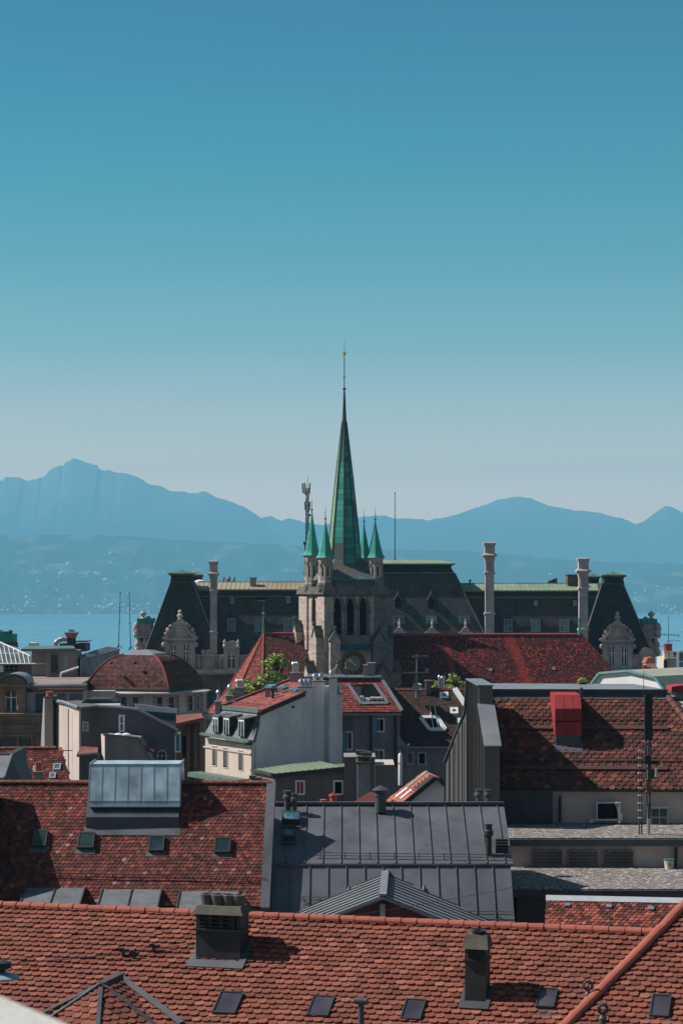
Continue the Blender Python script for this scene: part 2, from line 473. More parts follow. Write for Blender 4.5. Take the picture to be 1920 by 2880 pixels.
def small_tile_mat(name, base, bright, dark, cell=(4.5, 5.5), speck=.72, streaks=None):
    """tiled roof seen from far away: per-tile cells, lichen, bright specks; tiles are laid out in the roof's own (x, z)"""
    t = NT(name)
    v = t.n('ShaderNodeTexVoronoi'); v.feature = 'F1'; v.inputs['Scale'].default_value = 1; v.inputs['Randomness'].default_value = .35
    t.l(t.mapping((cell[0], cell[0] * .6, cell[1])), v.inputs['Vector'])
    s = t.n('ShaderNodeSeparateColor'); t.l(v.outputs['Color'], s.inputs[0])
    col = t.ramp(s.outputs[0], [(0, sc3(dark, .7)), (.45, dark), (speck, base), (.95, bright), (1, sc3(bright, 1.5))])
    n = t.noise(.35, t.mapping((1, 1, .45)), 6, .7)
    col = t.mix(t.ramp(n, [(.38, (0, 0, 0)), (.66, (.75,) * 3)]), col, dark)
    if streaks:
        for x0, z0, slope, w in streaks:
            q = t.n('ShaderNodeSeparateXYZ'); t.l(t.co, q.inputs[0])
            nz = t.math('MULTIPLY', t.math('SUBTRACT', t.noise(.9, detail=4), .5), 1.1)
            d = t.math('ABSOLUTE', t.math('ADD', t.math('SUBTRACT', q.outputs[0], t.math('ADD', t.math('MULTIPLY', t.math('SUBTRACT', q.outputs[2], z0), slope), x0)), nz))
            k = t.ramp(d, [(w * .4, (.8,) * 3), (w, (0, 0, 0))])
            col = t.mix(k, col, t.ramp(s.outputs[1], [(0, sc3(base, .8)), (1, bright)]))
    rw = t.n('ShaderNodeTexWave'); rw.bands_direction = 'Z'; rw.inputs['Scale'].default_value = cell[1] / 6.28 * 1.0; rw.inputs['Distortion'].default_value = .3
    t.l(t.co, rw.inputs[0]); t.bump(rw.outputs['Fac'], .5, .04)
    return t.done(col, .85, 0, .2)
def gravel_mat():
    t = NT('roof_gravel')
    v = t.n('ShaderNodeTexVoronoi'); v.inputs['Scale'].default_value = 9; t.l(t.co, v.inputs['Vector'])
    s = t.n('ShaderNodeSeparateColor'); t.l(v.outputs['Color'], s.inputs[0])
    col = t.ramp(s.outputs[0], [(0, (.08, .068, .06)), (.5, (.23, .195, .175)), (.85, (.36, .31, .28)), (1, (.60, .55, .5))])
    col = t.mix(t.ramp(t.noise(.5), [(.4, (0, 0, 0)), (.7, (.35,) * 3)]), col, (.2, .17, .15))
    t.bump(v.outputs['Distance'], .8, .06)
    return t.done(col, .95, 0, .1)
m_gravel = gravel_mat()
def spire_mat():
    """sheet copper in horizontal courses: green patina, some sheets replaced in brown copper"""
    t = NT('spire_copper')
    q = t.n('ShaderNodeSeparateXYZ'); t.l(t.co, q.inputs[0])
    row = t.math('FLOOR', t.math('MULTIPLY', q.outputs[2], 1.15))
    an = t.n('ShaderNodeMath'); an.operation = 'ARCTAN2'; t.l(q.outputs[1], an.inputs[0]); t.l(q.outputs[0], an.inputs[1])
    fac = t.math('FLOOR', t.math('MULTIPLY', t.math('ADD', an.outputs[0], .0436), 8 / 6.2832))
    c = t.n('ShaderNodeCombineXYZ'); t.l(fac, c.inputs[0]); t.l(row, c.inputs[1])
    w = t.n('ShaderNodeTexWhiteNoise'); w.noise_dimensions = '2D'; t.l(c.outputs[0], w.inputs['Vector'])
    c2 = t.n('ShaderNodeCombineXYZ'); t.l(fac, c2.inputs[0]); t.l(t.math('FLOOR', t.math('MULTIPLY', row, .25)), c2.inputs[1])
    w2 = t.n('ShaderNodeTexWhiteNoise'); w2.noise_dimensions = '2D'; t.l(c2.outputs[0], w2.inputs['Vector'])
    col = t.ramp(w.outputs['Value'], [(0, (.022, .19, .15)), (.5, (.032, .33, .245)), (1, (.06, .45, .33))])
    col = t.mix(t.ramp(w2.outputs['Value'], [(.87, (0, 0, 0)), (.88, (.9,) * 3)], 'CONSTANT'), col, (.10, .078, .068))
    fr = t.math('FRACT', t.math('MULTIPLY', q.outputs[2], 1.15))
    col = t.mix(t.ramp(fr, [(0, (.8,) * 3), (.2, (0, 0, 0)), (1, (0, 0, 0))]), col, (.03, .07, .055))
    st = t.noise(1.6, t.mapping((1, 1, .06)), 5)
    col = t.mix(t.ramp(st, [(.45, (0, 0, 0)), (.75, (.6,) * 3)]), col, (.06, .10, .075))
    yl = t.math('LESS_THAN', fac, -3.5)
    col = t.mix(t.math('MULTIPLY', yl, .6), col, (.30, .33, .15))
    zt = t.ramp(t.math('MULTIPLY', q.outputs[2], 1 / 26.), [(.0, (0, 0, 0)), (.55, (0, 0, 0)), (1, (.75,) * 3)])
    col = t.mix(zt, col, (.07, .075, .065))
    return t.done(col, .55, 0, .35)
m_spire = spire_mat()

# ------------------------------------------------------------------ the land, the lake and the mountains
def gz(y):
    pts = [(-700, 126), (60, 124), (300, 117), (450, 112), (900, 60), (1500, -2), (1700, -4)]
    for (a, za), (b, zb) in zip(pts[:-1], pts[1:]):
        if a <= y <= b: return lerp(za, zb, (y - a) / (b - a))
    return 126 if y < 0 else -4
m_ground = simple('town_ground', (.10, .10, .085), .95, 0, .1, .4, .05)
g = MB()
ys = [-700, 0, 60, 130, 200, 300, 375, 450, 600, 750, 900, 1100, 1300, 1500, 1700]
xs = [-3500 + 350 * i for i in range(21)]
for y in ys:
    for x in xs: g.v.append((x, y, gz(y) + (0 if 40 < y < 460 and abs(x) < 400 else random.uniform(-1, 1) * 1.5)))
for j in range(len(ys) - 1):
    for i in range(len(xs) - 1):
        a = j * len(xs) + i; g.f.append((a, a + 1, a + 1 + len(xs), a + len(xs))); g.m.append(0)
tag(g.build('ground', m_ground), kind='structure')
def lake_mat():
    t = NT('lake_water')
    n = t.noise(.0012, t.mapping((1, 9, 1)), 5, .6)
    col = t.ramp(n, [(.35, (.10, .25, .33)), (.65, (.12, .285, .37))])
    r = t.ramp(n, [(.4, (.16,) * 3), (.6, (.3,) * 3)])
    t.bump(t.noise(.05, t.mapping((1, 3, 1)), 4), .06, 1.0)
    return t.done(col, r, 0, .5)
g = MB(); g.poly([(-26000, 1350, 0), (26000, 1350, 0), (26000, 12500, 0), (-26000, 12500, 0)])
tag(g.build('lake', lake_mat()), kind='structure')

D = 1920 / 1568.0        # the overview I measured the skyline on was 1568 wide
def prof(pts, x):
    if x <= pts[0][0]: return pts[0][1]
    for (a, b), (c, d) in zip(pts[:-1], pts[1:]):
        if a <= x <= c: return lerp(b, d, (x - a) / (c - a))
    return pts[-1][1]
from mathutils import noise as mno
def land_mat(name, wood, field, rock, zrock=None, scale=.002):
    t = NT(name)
    n = t.noise(scale, t.mapping((1, .5, 2)), 6, .65)
    col = t.ramp(n, [(.44, wood), (.56, sc3(wood, 1.4)), (.62, field), (.8, field)])
    if zrock:
        q = t.n('ShaderNodeSeparateXYZ'); t.l(t.co, q.inputs[0])
        z = t.math('ADD', q.outputs[2], t.math('MULTIPLY', t.noise(.002, detail=6), 700))
        r = t.n('ShaderNodeMapRange'); t.l(z, r.inputs[0]); r.inputs[1].default_value = zrock + 250; r.inputs[2].default_value = zrock + 700
        col = t.mix(r.outputs[0], col, rock)
    return t.done(col, .95, 0, .05)
def range_mesh(name, mat, ridge, Yf, zf, Yr, jit, rows=16, back=3000, px0=-500, px1=2420, step=6, rough=.08, seed=0):
    g = MB(); cols = int((px1 - px0) / step) + 1
    for j in range(rows + 3):
        for i in range(cols):
            px = px0 + i * step
            zr = ZZ(prof(ridge, px / D) * D, Yr)
            if j <= rows:
                t = j / rows
                y = lerp(Yf, Yr, t)
                z = lerp(zf, zr, t ** 1.15)
                n = mno.fractal(Vector((px * .006, t * 6.5 + seed, seed * 3.1)), 1.0, 2.0, 5)
                ridged = 1 - abs(n) * 2
                z += (ridged - .5) * (zr - zf) * rough * math.sin(math.pi * min(1, t * 1.0)) * (1 - t * .2)
                x = (px - CX) / F * lerp(Yr, y, .6)
                if j == rows: z += mno.fractal(Vector((px * .03, seed, 1)), 1.0, 2.0, 4) * jit + mno.noise(Vector((px * .21, seed, 4))) * jit * .45
            else:
                y = Yr + (j - rows) * back / 2; z = zr - (zr - zf) * .35 * (j - rows); x = (px - CX) / F * Yr
            g.v.append((x, y, z))
    for j in range(rows + 2):
        for i in range(cols - 1):
            a = j * cols + i; g.f.append((a, a + 1, a + 1 + cols, a + cols)); g.m.append(0)
    o = g.build(name, mat, None, True)
    return tag(o, kind='structure')
massif = [(-420, 1150), (-300, 1120), (-150, 1108), (-20, 1098), *[(a / D, b / D) for a, b in ((0, 1341), (3, 1354), (16, 1342), (57, 1342), (77, 1354), (96, 1347), (103, 1349), (112, 1341), (119, 1345), (128, 1339), (137, 1325), (147, 1317), (174, 1307), (178, 1312), (185, 1297), (196, 1295), (204, 1290), (226, 1293), (244, 1302), (261, 1307), (274, 1309), (282, 1323), (306, 1323), (332, 1331), (348, 1328), (383, 1341))], (350, 1113), (380, 1122), (410, 1130), (440, 1133), (452, 1130), (465, 1128), (482, 1135), (500, 1142), (530, 1152), (560, 1165), (585, 1178), (600, 1190), (620, 1212), (640, 1232), (665, 1252), (700, 1275), (800, 1330), (2000, 1340)]
right = [(-420, 1350), (700, 1330), (820, 1285), (880, 1240), (930, 1215), (985, 1195), (1030, 1186), (1060, 1178), (1090, 1167), (1120, 1157), (1140, 1148), (1170, 1143), (1200, 1141), (1225, 1147), (1250, 1158), (1290, 1168), (1330, 1172), (1350, 1175), (1400, 1183), (1440, 1195), (1458, 1205), (1480, 1196), (1500, 1180), (1525, 1162), (1545, 1166), (1568, 1177), (1650, 1185), (1800, 1160), (2000, 1200)]
midr = [(-420, 1260), (520, 1262), (590, 1225), (622, 1208), (640, 1198), (665, 1190), (700, 1200), (740, 1206), (790, 1200), (830, 1188), (860, 1183), (900, 1189), (950, 1192), (990, 1196), (1050, 1230), (1200, 1290), (2000, 1300)]
farr = [(-420, 1240), (560, 1215), (600, 1190), (622, 1184), (640, 1196), (700, 1206), (760, 1215), (1000, 1240), (2000, 1260)]
shore = [(-420, 1226), (0, 1228), (60, 1231), (100, 1228), (200, 1228), (300, 1232), (400, 1240), (500, 1245), (600, 1248), (660, 1252), (800, 1262), (900, 1262), (1050, 1265), (1100, 1268), (1200, 1275), (1300, 1285), (1400, 1292), (1568, 1295), (2000, 1300)]
mm = land_mat('alpine_slopes', (.02, .03, .024), (.035, .045, .032), (.15, .145, .135), 800)
range_mesh('hills', land_mat('far_shore_hills', (.028, .045, .036), (.12, .13, .09), (.2, .2, .18), scale=.005), shore, 11050, -6, 13000, 12, 18, rough=.12, seed=1, back=300)
range_mesh('mountains', mm, massif, 19200, 250, 21600, 16, seed=2, back=300)
range_mesh('mountains', mm, right, 19400, 250, 22000, 14, seed=3, back=300)
range_mesh('mountains', mm, midr, 22400, 300, 22900, 14, seed=4, back=200)
range_mesh('mountains', mm, farr, 23300, 300, 23700, 16, seed=5, back=200)
# the air: one even box of haze
g = MB(); g.box(-16000, 16000, -900, 24200, -12, 1540)
hz = g.build('haze', bpy.data.materials.new('haze_air'))
tag(hz, kind='stuff')
hm = hz.data.materials[0]; hm.use_nodes = True
ht = hm.node_tree; ht.nodes.clear()
ho = ht.nodes.new('ShaderNodeOutputMaterial'); hv = ht.nodes.new('ShaderNodeVolumePrincipled')
hv.inputs['Color'].default_value = (.27, .63, .775, 1)
hv.inputs['Density'].default_value = 8.7e-5
hv.inputs['Anisotropy'].default_value = 0.0
ht.links.new(hv.outputs[0], ho.inputs['Volume'])

# pale houses scattered on the far shore: one small gabled house, copied
hb = MB()
hb.box(-9, 9, -7, 7, 0, 11)
hb.prism([(-10, -8, 11), (-10, 8, 11), (-10, 0, 16)], (20, 0, 0))
h0 = meshthing(hb, 'lakeside_house', simple('far_white_house', (.80, .76, .70), .8), 'tiny pale house on the hazy far shore of the lake', 'house', (0, 0, 0), 'houses scattered along the far lakeshore')
rh = random.Random(5)
spots = []
hubs = [(rh.gauss(330, 190) if i % 3 else rh.gauss(1720, 130), abs(rh.gauss(0, .22))) for i in range(26)]
for k in range(250):
    if k % 2:
        cx_, ct_ = hubs[rh.randrange(len(hubs))]
        spots.append((cx_ + rh.gauss(0, 34), min(.85, abs(ct_ + rh.gauss(0, .035))))); continue
    while True:
        px = rh.uniform(-20, 1940)
        t = abs(rh.gauss(0, .30)) if rh.random() < .75 else rh.uniform(0, .8)
        dens = math.exp(-((px - 330) / 300) ** 2) + .75 * math.exp(-((px - 1760) / 200) ** 2) + .25 * math.exp(-((px - 1350) / 250) ** 2) + .08
        if rh.random() < dens and t < .85: break
    spots.append((px, t))
hob = [o for o in COL.objects if o.name == 'hills'][0]
cols = int((2420 + 500) / 6) + 1
for k, (px, t) in enumerate(spots):
    j = max(0, min(17, int(t * 18))); i = int((px + 500) / 6); f = t * 18 - j
    va, vb = hob.data.vertices[j * cols + i].co, hob.data.vertices[(j + 1) * cols + i].co
    p = va.lerp(vb, f)
    o = h0 if k == 0 else h0.copy()
    if k: COL.objects.link(o)
    s = rh.uniform(.28, .66) * (1.7 if rh.random() < .1 else 1)
    o.location = (p.x + rh.uniform(-20, 20), p.y - 8, p.z - 2); o.scale = (s, s, s * rh.uniform(.8, 1.3)); o.rotation_euler.z = rh.uniform(-.5, .5)

# ------------------------------------------------------------------ small builders shared by the houses
def window(parent, c, u, v, n, w, h, nx=2, ny=2, fr=.08, glass=None, frame=None, out=.05, bar=.05, name='window', sill=None):
    """pane set in the wall plus a frame standing in front of it"""
    g = MB(); g.obox(c, u, v, n, w - fr, h - fr, -.04, .006)
    wd = g.build(name, glass or m_glass, parent)
    f = MB(); c = Vector(c)
    for s in (-1, 1):
        f.obox(c + u * (s * (w - fr) / 2), u, v, n, fr, h, -.03, out)
        f.obox(c + v * (s * (h - fr) / 2), u, v, n, w - 2 * fr, fr, -.03, out - .004)
    for i in range(1, nx): f.obox(c + u * (-w / 2 + w * i / nx), u, v, n, bar, h - 2 * fr, -.03, out - .012)
    for i in range(1, ny): f.obox(c + v * (-h / 2 + h * i / ny), u, v, n, w - 2 * fr, bar, -.03, out - .016)
    if sill: f.obox(c - v * (h / 2 + .06), u, v, n, w + .2, .1, -.03, sill)
    f.build('frame', frame or m_framewhite, wd)
    return wd
UX = Vector((1, 0, 0)); NF = Vector((0, -1, 0))
def pwin(parent, x0, x1, y0, y1, Y, **k):
    """window in a wall that faces the camera, from its pixel rectangle"""
    s = Y / F
    return window(parent, P((x0 + x1) / 2, (y0 + y1) / 2, Y), UX, ZUP, NF, (x1 - x0) * s, (y1 - y0) * s, **k)
def roof_window(parent, pl, x0, x1, y0, y1, glass=None, frame=None, up=.10, apron=.25, name='roof_window', fr=.07, flash=None):
    c = pl.hit((x0 + x1) / 2, (y0 + y1) / 2); a = pl.uv(pl.hit(x0, (y0 + y1) / 2)); b = pl.uv(pl.hit(x1, (y0 + y1) / 2))
    q0 = pl.uv(pl.hit((x0 + x1) / 2, y1)); q1 = pl.uv(pl.hit((x0 + x1) / 2, y0))
    w, h = abs(b[0] - a[0]), abs(q1[1] - q0[1])
    g = MB(); g.obox(c, pl.u, pl.v, pl.n, w - 2 * fr, h - 2 * fr, up - .05, up - .02)
    wd = g.build(name, glass or m_glassroof, parent)
    f = MB()
    for s in (-1, 1):
        f.obox(c + pl.u * (s * (w - fr) / 2), pl.u, pl.v, pl.n, fr, h, -.05, up)
        f.obox(c + pl.v * (s * (h - fr) / 2), pl.u, pl.v, pl.n, w - 2 * fr, fr, -.05, up - .003)
    f.build('frame', frame or m_framedark, wd)
    if apron:
        f = MB(); f.obox(c - pl.v * (h / 2 + apron / 2), pl.u, pl.v, pl.n, w + .16, apron, .045, .06)
        f.build('apron', flash or m_zinc, wd)
    return wd
def stack(parent, x0, x1, y0, y1, Y, D=.7, mat=None, cap=.12, capmat=None, pots=(), name='chimney', potmat=None, poth=.5, potr=None, cowl=False):
    """rendered chimney with an overhanging cap and pots or steel cowls"""
    g = MB(); g.pbox(x0, x1, y0, y1, Y, D)
    ch = g.build(name, mat or m_concrete, parent)
    z = ZZ(y0, Y); g = MB(); g.box(XX(x0, Y) - .08, XX(x1, Y) + .08, Y - .08, Y + D + .08, z, z + cap)
    g.build('cap', capmat or mat or m_concrete, ch)
    for f in pots:
        x = lerp(XX(x0, Y), XX(x1, Y), f); r = potr or min(.13, D * .25)
        g = MB()
        if cowl:
            g.lathe((x, Y + D / 2), [(r * .75, z + cap * .5), (r * .75, z + cap + poth * .7)], 10)
            g.lathe((x, Y + D / 2), [(r * 1.5, z + cap + poth * .72), (r * 1.2, z + cap + poth * .86), (.02, z + cap + poth)], 10)
        else:
            g.lathe((x, Y + D / 2), [(r, z + cap * .5), (r * .82, z + cap + poth * .5), (r, z + cap + poth * .9), (r * .95, z + cap + poth), (r * .6, z + cap + poth), (r * .6, z + cap + poth * .8)], 10)
        g.build('chimney_pot', potmat or (m_steel if cowl else m_redpot), ch, True)
    return ch

# ================================================================== the palace (former post office) behind the church
YP = 400.0
PM = YP / F
pal = thing('palace', 'long stone palace with steep dark slate roofs and tall stone chimneys behind the church', 'palace', (XX(1117, YP), YP + 12, gz(YP)))
def c3(x, y): return 380 + x / 3.267, 1540 + y / 3.267
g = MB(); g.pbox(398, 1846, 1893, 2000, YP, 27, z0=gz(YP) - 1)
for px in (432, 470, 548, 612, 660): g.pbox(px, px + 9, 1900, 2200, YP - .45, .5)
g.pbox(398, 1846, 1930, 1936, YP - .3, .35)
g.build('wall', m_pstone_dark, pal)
for px in (446, 560, 584, 626):
    pwin(pal, px, px + 17, 1945, 1990, YP - .02, nx=2, ny=3, frame=m_framedark)
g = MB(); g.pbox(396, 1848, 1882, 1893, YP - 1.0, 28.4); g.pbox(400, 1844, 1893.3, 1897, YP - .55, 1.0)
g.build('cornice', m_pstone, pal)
g = MB(); g.pbox(412, 1842, 1846, 1882, YP + .3, .8); g.pbox(410, 1844, 1841, 1846, YP + .1, 1.2)
for px in [415, 557, 616, 676, 700, 725, 750, 775, 800, 1780, 1812, 1834]:
    g.pbox(px, px + 6, 1846, 1882, YP - .1, .5)
for px in (470, 520, 1690, 1750, 1800): g.pbox(px, px + 40, 1852, 1876, YP + .15, .2)
g.build('parapet', m_pstone, pal)

def frustum(mb, x0, x1, yb, Yb, Dp, q0, q1, yt, inset):
    a, b, z0 = XX(x0, Yb), XX(x1, Yb), ZZ(yb, Yb); Yt = Yb + inset
    c, d, z1 = XX(q0, Yt), XX(q1, Yt), ZZ(yt, Yt)
    return mb.hexa([(a, Yb, z0), (b, Yb, z0), (b, Yb + Dp, z0), (a, Yb + Dp, z0)], [(c, Yt, z1), (d, Yt, z1), (d, Yb + Dp - inset, z1), (c, Yb + Dp - inset, z1)])
def hips(mb, x0, x1, yb, Yb, q0, q1, yt, inset, r=.12):
    for a, b in ((x0, q0), (x1, q1)): mb.tube(P(a, yb, Yb), P(b, yt, Yb + inset), r, r, 5)
def pavilion(x0, x1, yb, q0, q1, yt, back):
    g = MB(); frustum(g, x0, x1, yb, YP + 1.3, 11.5, q0, q1, yt, 2.4)
    rf = g.build('roof', m_slate_dark, pal)
    g = MB(); hips(g, x0, x1, yb, YP + 1.2, q0, q1, yt, 2.4, .1); g.pbox(q0 - 2, q1 + 2, yt - 2, yt + 1, YP + 3.6, 5.7); g.build('hip_strip', m_zincdark, rf)
    for cx, Yc, dy, k in ((((q0 + q1) / 2), YP + 6.4, 0, 1.0), back):
        w = (q1 - q0) / 2 * PM * k; z = lambda p: ZZ(p + dy, Yc)
        c = (XX(cx, Yc), Yc)
        g = MB(); g.lathe(c, [(w * .98, z(yt)), (w * .9, z(yt - 10)), (w * .9, z(yt - 17)), (w * 1.0, z(yt - 20))], sq=True)
        g.build('roof_curb', m_slate_dark, rf)
        g = MB(); g.lathe(c, [(w * 1.03, z(yt - 20)), (w * 1.13, z(yt - 22)), (w * 1.13, z(yt - 25.5)), (w * .6, z(yt - 31)), (w * .1, z(yt - 33)), (w * .04, z(yt - 36))], sq=True)
        g.build('copper_cap', m_coppertrim if k < 1 else m_capcopper, rf)
    return rf
m_capcopper = wall_mat('streaked_copper_cap', (.12, .18, .10), .4, 1.2, .6, .5, .1, .05, .3, dirt=(1.8, .5, .5))
rfl = pavilion(405, 619, 1840, 479.5, 544, 1638, (553, YP + 22, 4, .55))
rfr = pavilion(1627, 1836, 1842, 1691, 1752, 1643, (1667, YP + 22, 4, .55))

def wing(x0, x1, ye, yt, top, copmat, Y0=YP + 2.5):
    """straight mansard wing: steep slate slope, light strip, moulding, shallow copper top"""
    pl = Pl(P((x0 + x1) / 2, ye, Y0), 0, 71)
    pts = pl.quad([(x0, ye), (x1, ye), (x1, yt), (x0, yt)])
    g = MB(); slab(g, pl, pts, 1.0)
    Yt = pts[2].y
    rf = g.build('roof', m_slate, pal)
    g = MB(); g.pbox(x0, x1, yt - 7, yt, Yt - .45, 1.5); g.pbox(x0, x1, yt - 2.2, yt + .5, Yt - .3, .5); g.build('roof_moulding', m_slate_dark, rf)
    g = MB(); g.pbox(x0, x1, yt + 9.5, yt + 11, Yt - 1.45, .2); g.build('light_strip', m_zincpale, rf)
    g = MB(); g.pbox(x0 - 1, x1 + 1, yt - 9.5, yt - 7, Yt - .7, 1.4); g.build('copper_gutter', m_coppertrim, rf)
    pt = Pl(P((x0 + x1) / 2, yt - 9.6, Yt - .65), 0, 14)
    q = pt.quad([(x0, yt - 9.6), (x1, yt - 9.6), (x1 + (3 if x1 > 1600 else 0), top), (x0, top)])
    g = MB(); slab(g, pt, q, .3)
    u0, u1 = pt.uv(q[0])[0], pt.uv(q[1])[0]
    seams(g, pt, q, [u0 + .9 * i for i in range(1, int((u1 - u0) / .9))], .05, .07)
    g.bar(q[3], q[2], ZUP, .3, .1)
    g.build('copper_deck', copmat, rf)
    # the back half of the roof
    g = MB(); g.box(XX(x0, Yt), XX(x1, Yt), q[2].y, q[2].y + 9, ZZ(ye, Y0), q[2].z - .05); g.build('rear_roof', m_slate_dark, rf)
    return pl, rf, pt
m_copmix = wall_mat('rusty_green_copper', (.36, .31, .20), .3, .06, .6, .3, .08, .05, .3, dirt=(.9, .45, .35))
pwl, rwl, ptl = wing(556, 905, 1838, 1667, 1637, m_copmix)
pwr, rwr, ptr = wing(1270, 1684, 1840, 1670, 1641, m_leadgreen)

# central roof
g = MB(); frustum(g, 875, 1390, 1840, YP - .5, 22, 955, 1278, 1612, 5.5)
rc = g.build('roof', m_slate, pal)
g = MB(); hips(g, 875, 1390, 1840, YP - .6, 955, 1278, 1612, 5.5, .16); g.build('hip_strip', m_zincdark, rc)
Yc = YP + 5.0
g = MB(); g.pbox(956, 1277, 1610, 1612, Yc - .25, .3); g.build('light_strip', m_zincpale, rc)
g = MB()
prof_c = [(0, 1611), (-.5, 1600), (-.55, 1592), (.05, 1588)]
for (d0, p0), (d1, p1) in zip(prof_c[:-1], prof_c[1:]):
    a0, a1 = XX(956, Yc) + d0 * -1, XX(1277, Yc) + d0; b0, b1 = XX(956, Yc) - d1, XX(1277, Yc) + d1
    z0, z1 = ZZ(p0, Yc), ZZ(p1, Yc)
    g.hexa([(a0, Yc - d0, z0), (a1, Yc - d0, z0), (a1, Yc + 11 + d0, z0), (a0, Yc + 11 + d0, z0)], [(b0, Yc - d1, z1), (b1, Yc - d1, z1), (b1, Yc + 11 + d1, z1), (b0, Yc + 11 + d1, z1)])
g.build('roof_curb', m_slate_dark, rc)
g = MB(); zc = ZZ(1588, Yc)
x0, x1 = XX(954, Yc), XX(1279, Yc)
g.box(x0, x1, Yc - .6, Yc + 11.6, zc, ZZ(1584.5, Yc)); z1 = ZZ(1584.4, Yc)
g.hexa([(x0, Yc - .5, z1), (x1, Yc - .5, z1), (x1, Yc + 11.5, z1), (x0, Yc + 11.5, z1)], [(x0 + 3, Yc + 3, ZZ(1574, Yc)), (x1 - 3, Yc + 3, ZZ(1574, Yc)), (x1 - 3, Yc + 8, ZZ(1574, Yc)), (x0 + 3, Yc + 8, ZZ(1574, Yc))])
g.build('copper_deck', m_leadgreen, rc)

# roof lights in the slate slopes
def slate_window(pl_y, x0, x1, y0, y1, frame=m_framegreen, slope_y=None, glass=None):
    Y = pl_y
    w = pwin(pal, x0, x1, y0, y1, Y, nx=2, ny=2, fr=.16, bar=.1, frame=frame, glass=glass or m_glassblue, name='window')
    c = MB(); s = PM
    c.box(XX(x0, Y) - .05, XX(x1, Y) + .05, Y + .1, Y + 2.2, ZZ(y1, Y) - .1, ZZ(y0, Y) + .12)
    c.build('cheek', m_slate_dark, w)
def ywing(pl, py): return pl.hit(960, py).y
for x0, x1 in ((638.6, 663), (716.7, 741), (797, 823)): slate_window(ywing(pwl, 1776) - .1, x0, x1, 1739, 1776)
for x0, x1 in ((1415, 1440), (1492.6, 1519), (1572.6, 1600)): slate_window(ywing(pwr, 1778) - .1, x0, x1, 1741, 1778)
for x0, x1, y0, y1, pl in ((648, 657, 1679.5, 1697, pwl), (805, 816, 1678, 1696, pwl), (1501, 1510, 1689, 1704, pwr), (1611, 1620, 1689, 1704, pwr)):
    pwin(pal, x0, x1, y0, y1, ywing(pl, y1) - .05, nx=1, ny=1, fr=.18, frame=m_frame, glass=m_zincpale if x0 > 700 else m_glass, name='vent_window')
g = MB(); g.pbox(724, 746, 1676, 1688, ywing(pwl, 1688) - .05, .6); g.build('vent_window', m_dark, pal)
g = MB(); g.pbox(724, 746, 1688.3, 1690, ywing(pwl, 1688) - .2, .8); g.build('vent_sill', m_frame, pal)
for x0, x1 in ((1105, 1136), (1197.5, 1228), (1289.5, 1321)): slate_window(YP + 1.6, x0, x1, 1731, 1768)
# little stone gables with finials before the central windows
for cx in (1123, 1215, 1309):
    Y = YP - .8; g = MB()
    g.prism([P(cx - 21, 1783, Y), P(cx - 21, 1779, Y), P(cx - 12, 1775, Y), P(cx - 5, 1764, Y), P(cx + 5, 1764, Y), P(cx + 12, 1775, Y), P(cx + 21, 1779, Y), P(cx + 21, 1783, Y)], (0, .7, 0))
    g.prism([P(cx - 16, 1850, Y + .2), P(cx - 16, 1783, Y + .2), P(cx + 16, 1783, Y + .2), P(cx + 16, 1850, Y + .2)], (0, 1.2, 0))
    g.lathe((XX(cx, Y), Y + .3), [(.35, ZZ(1765, Y)), (.15, ZZ(1761, Y)), (.3, ZZ(1756, Y)), (.22, ZZ(1750, Y)), (.12, ZZ(1747, Y)), (.16, ZZ(1744, Y)), (.03, ZZ(1739, Y))], 8)
    g.build('stone_gable', m_pstone, pal)
# small spired slate dormers
def lucarne(cx):
    Y = YP + 2.6; g = MB()
    g.pbox(cx - 8, cx + 8, 1686, 1708, Y, 2.5)
    a = MB(); a.prism([P(cx - 12, 1688, Y - .5), P(cx, 1667, Y - .5), P(cx + 12, 1688, Y - .5), P(cx + 9, 1688, Y - .5), P(cx, 1674, Y - .5), P(cx - 9, 1688, Y - .5)], (0, 3.2, 0))
    a.tube(P(cx, 1668, Y - .3), P(cx, 1660, Y - .3), .12, .02, 6)
    o = g.build('lucarne', m_dark, pal); a.build('lucarne_roof', m_coppertrim, o)
lucarne(1118.5); lucarne(1211.5)

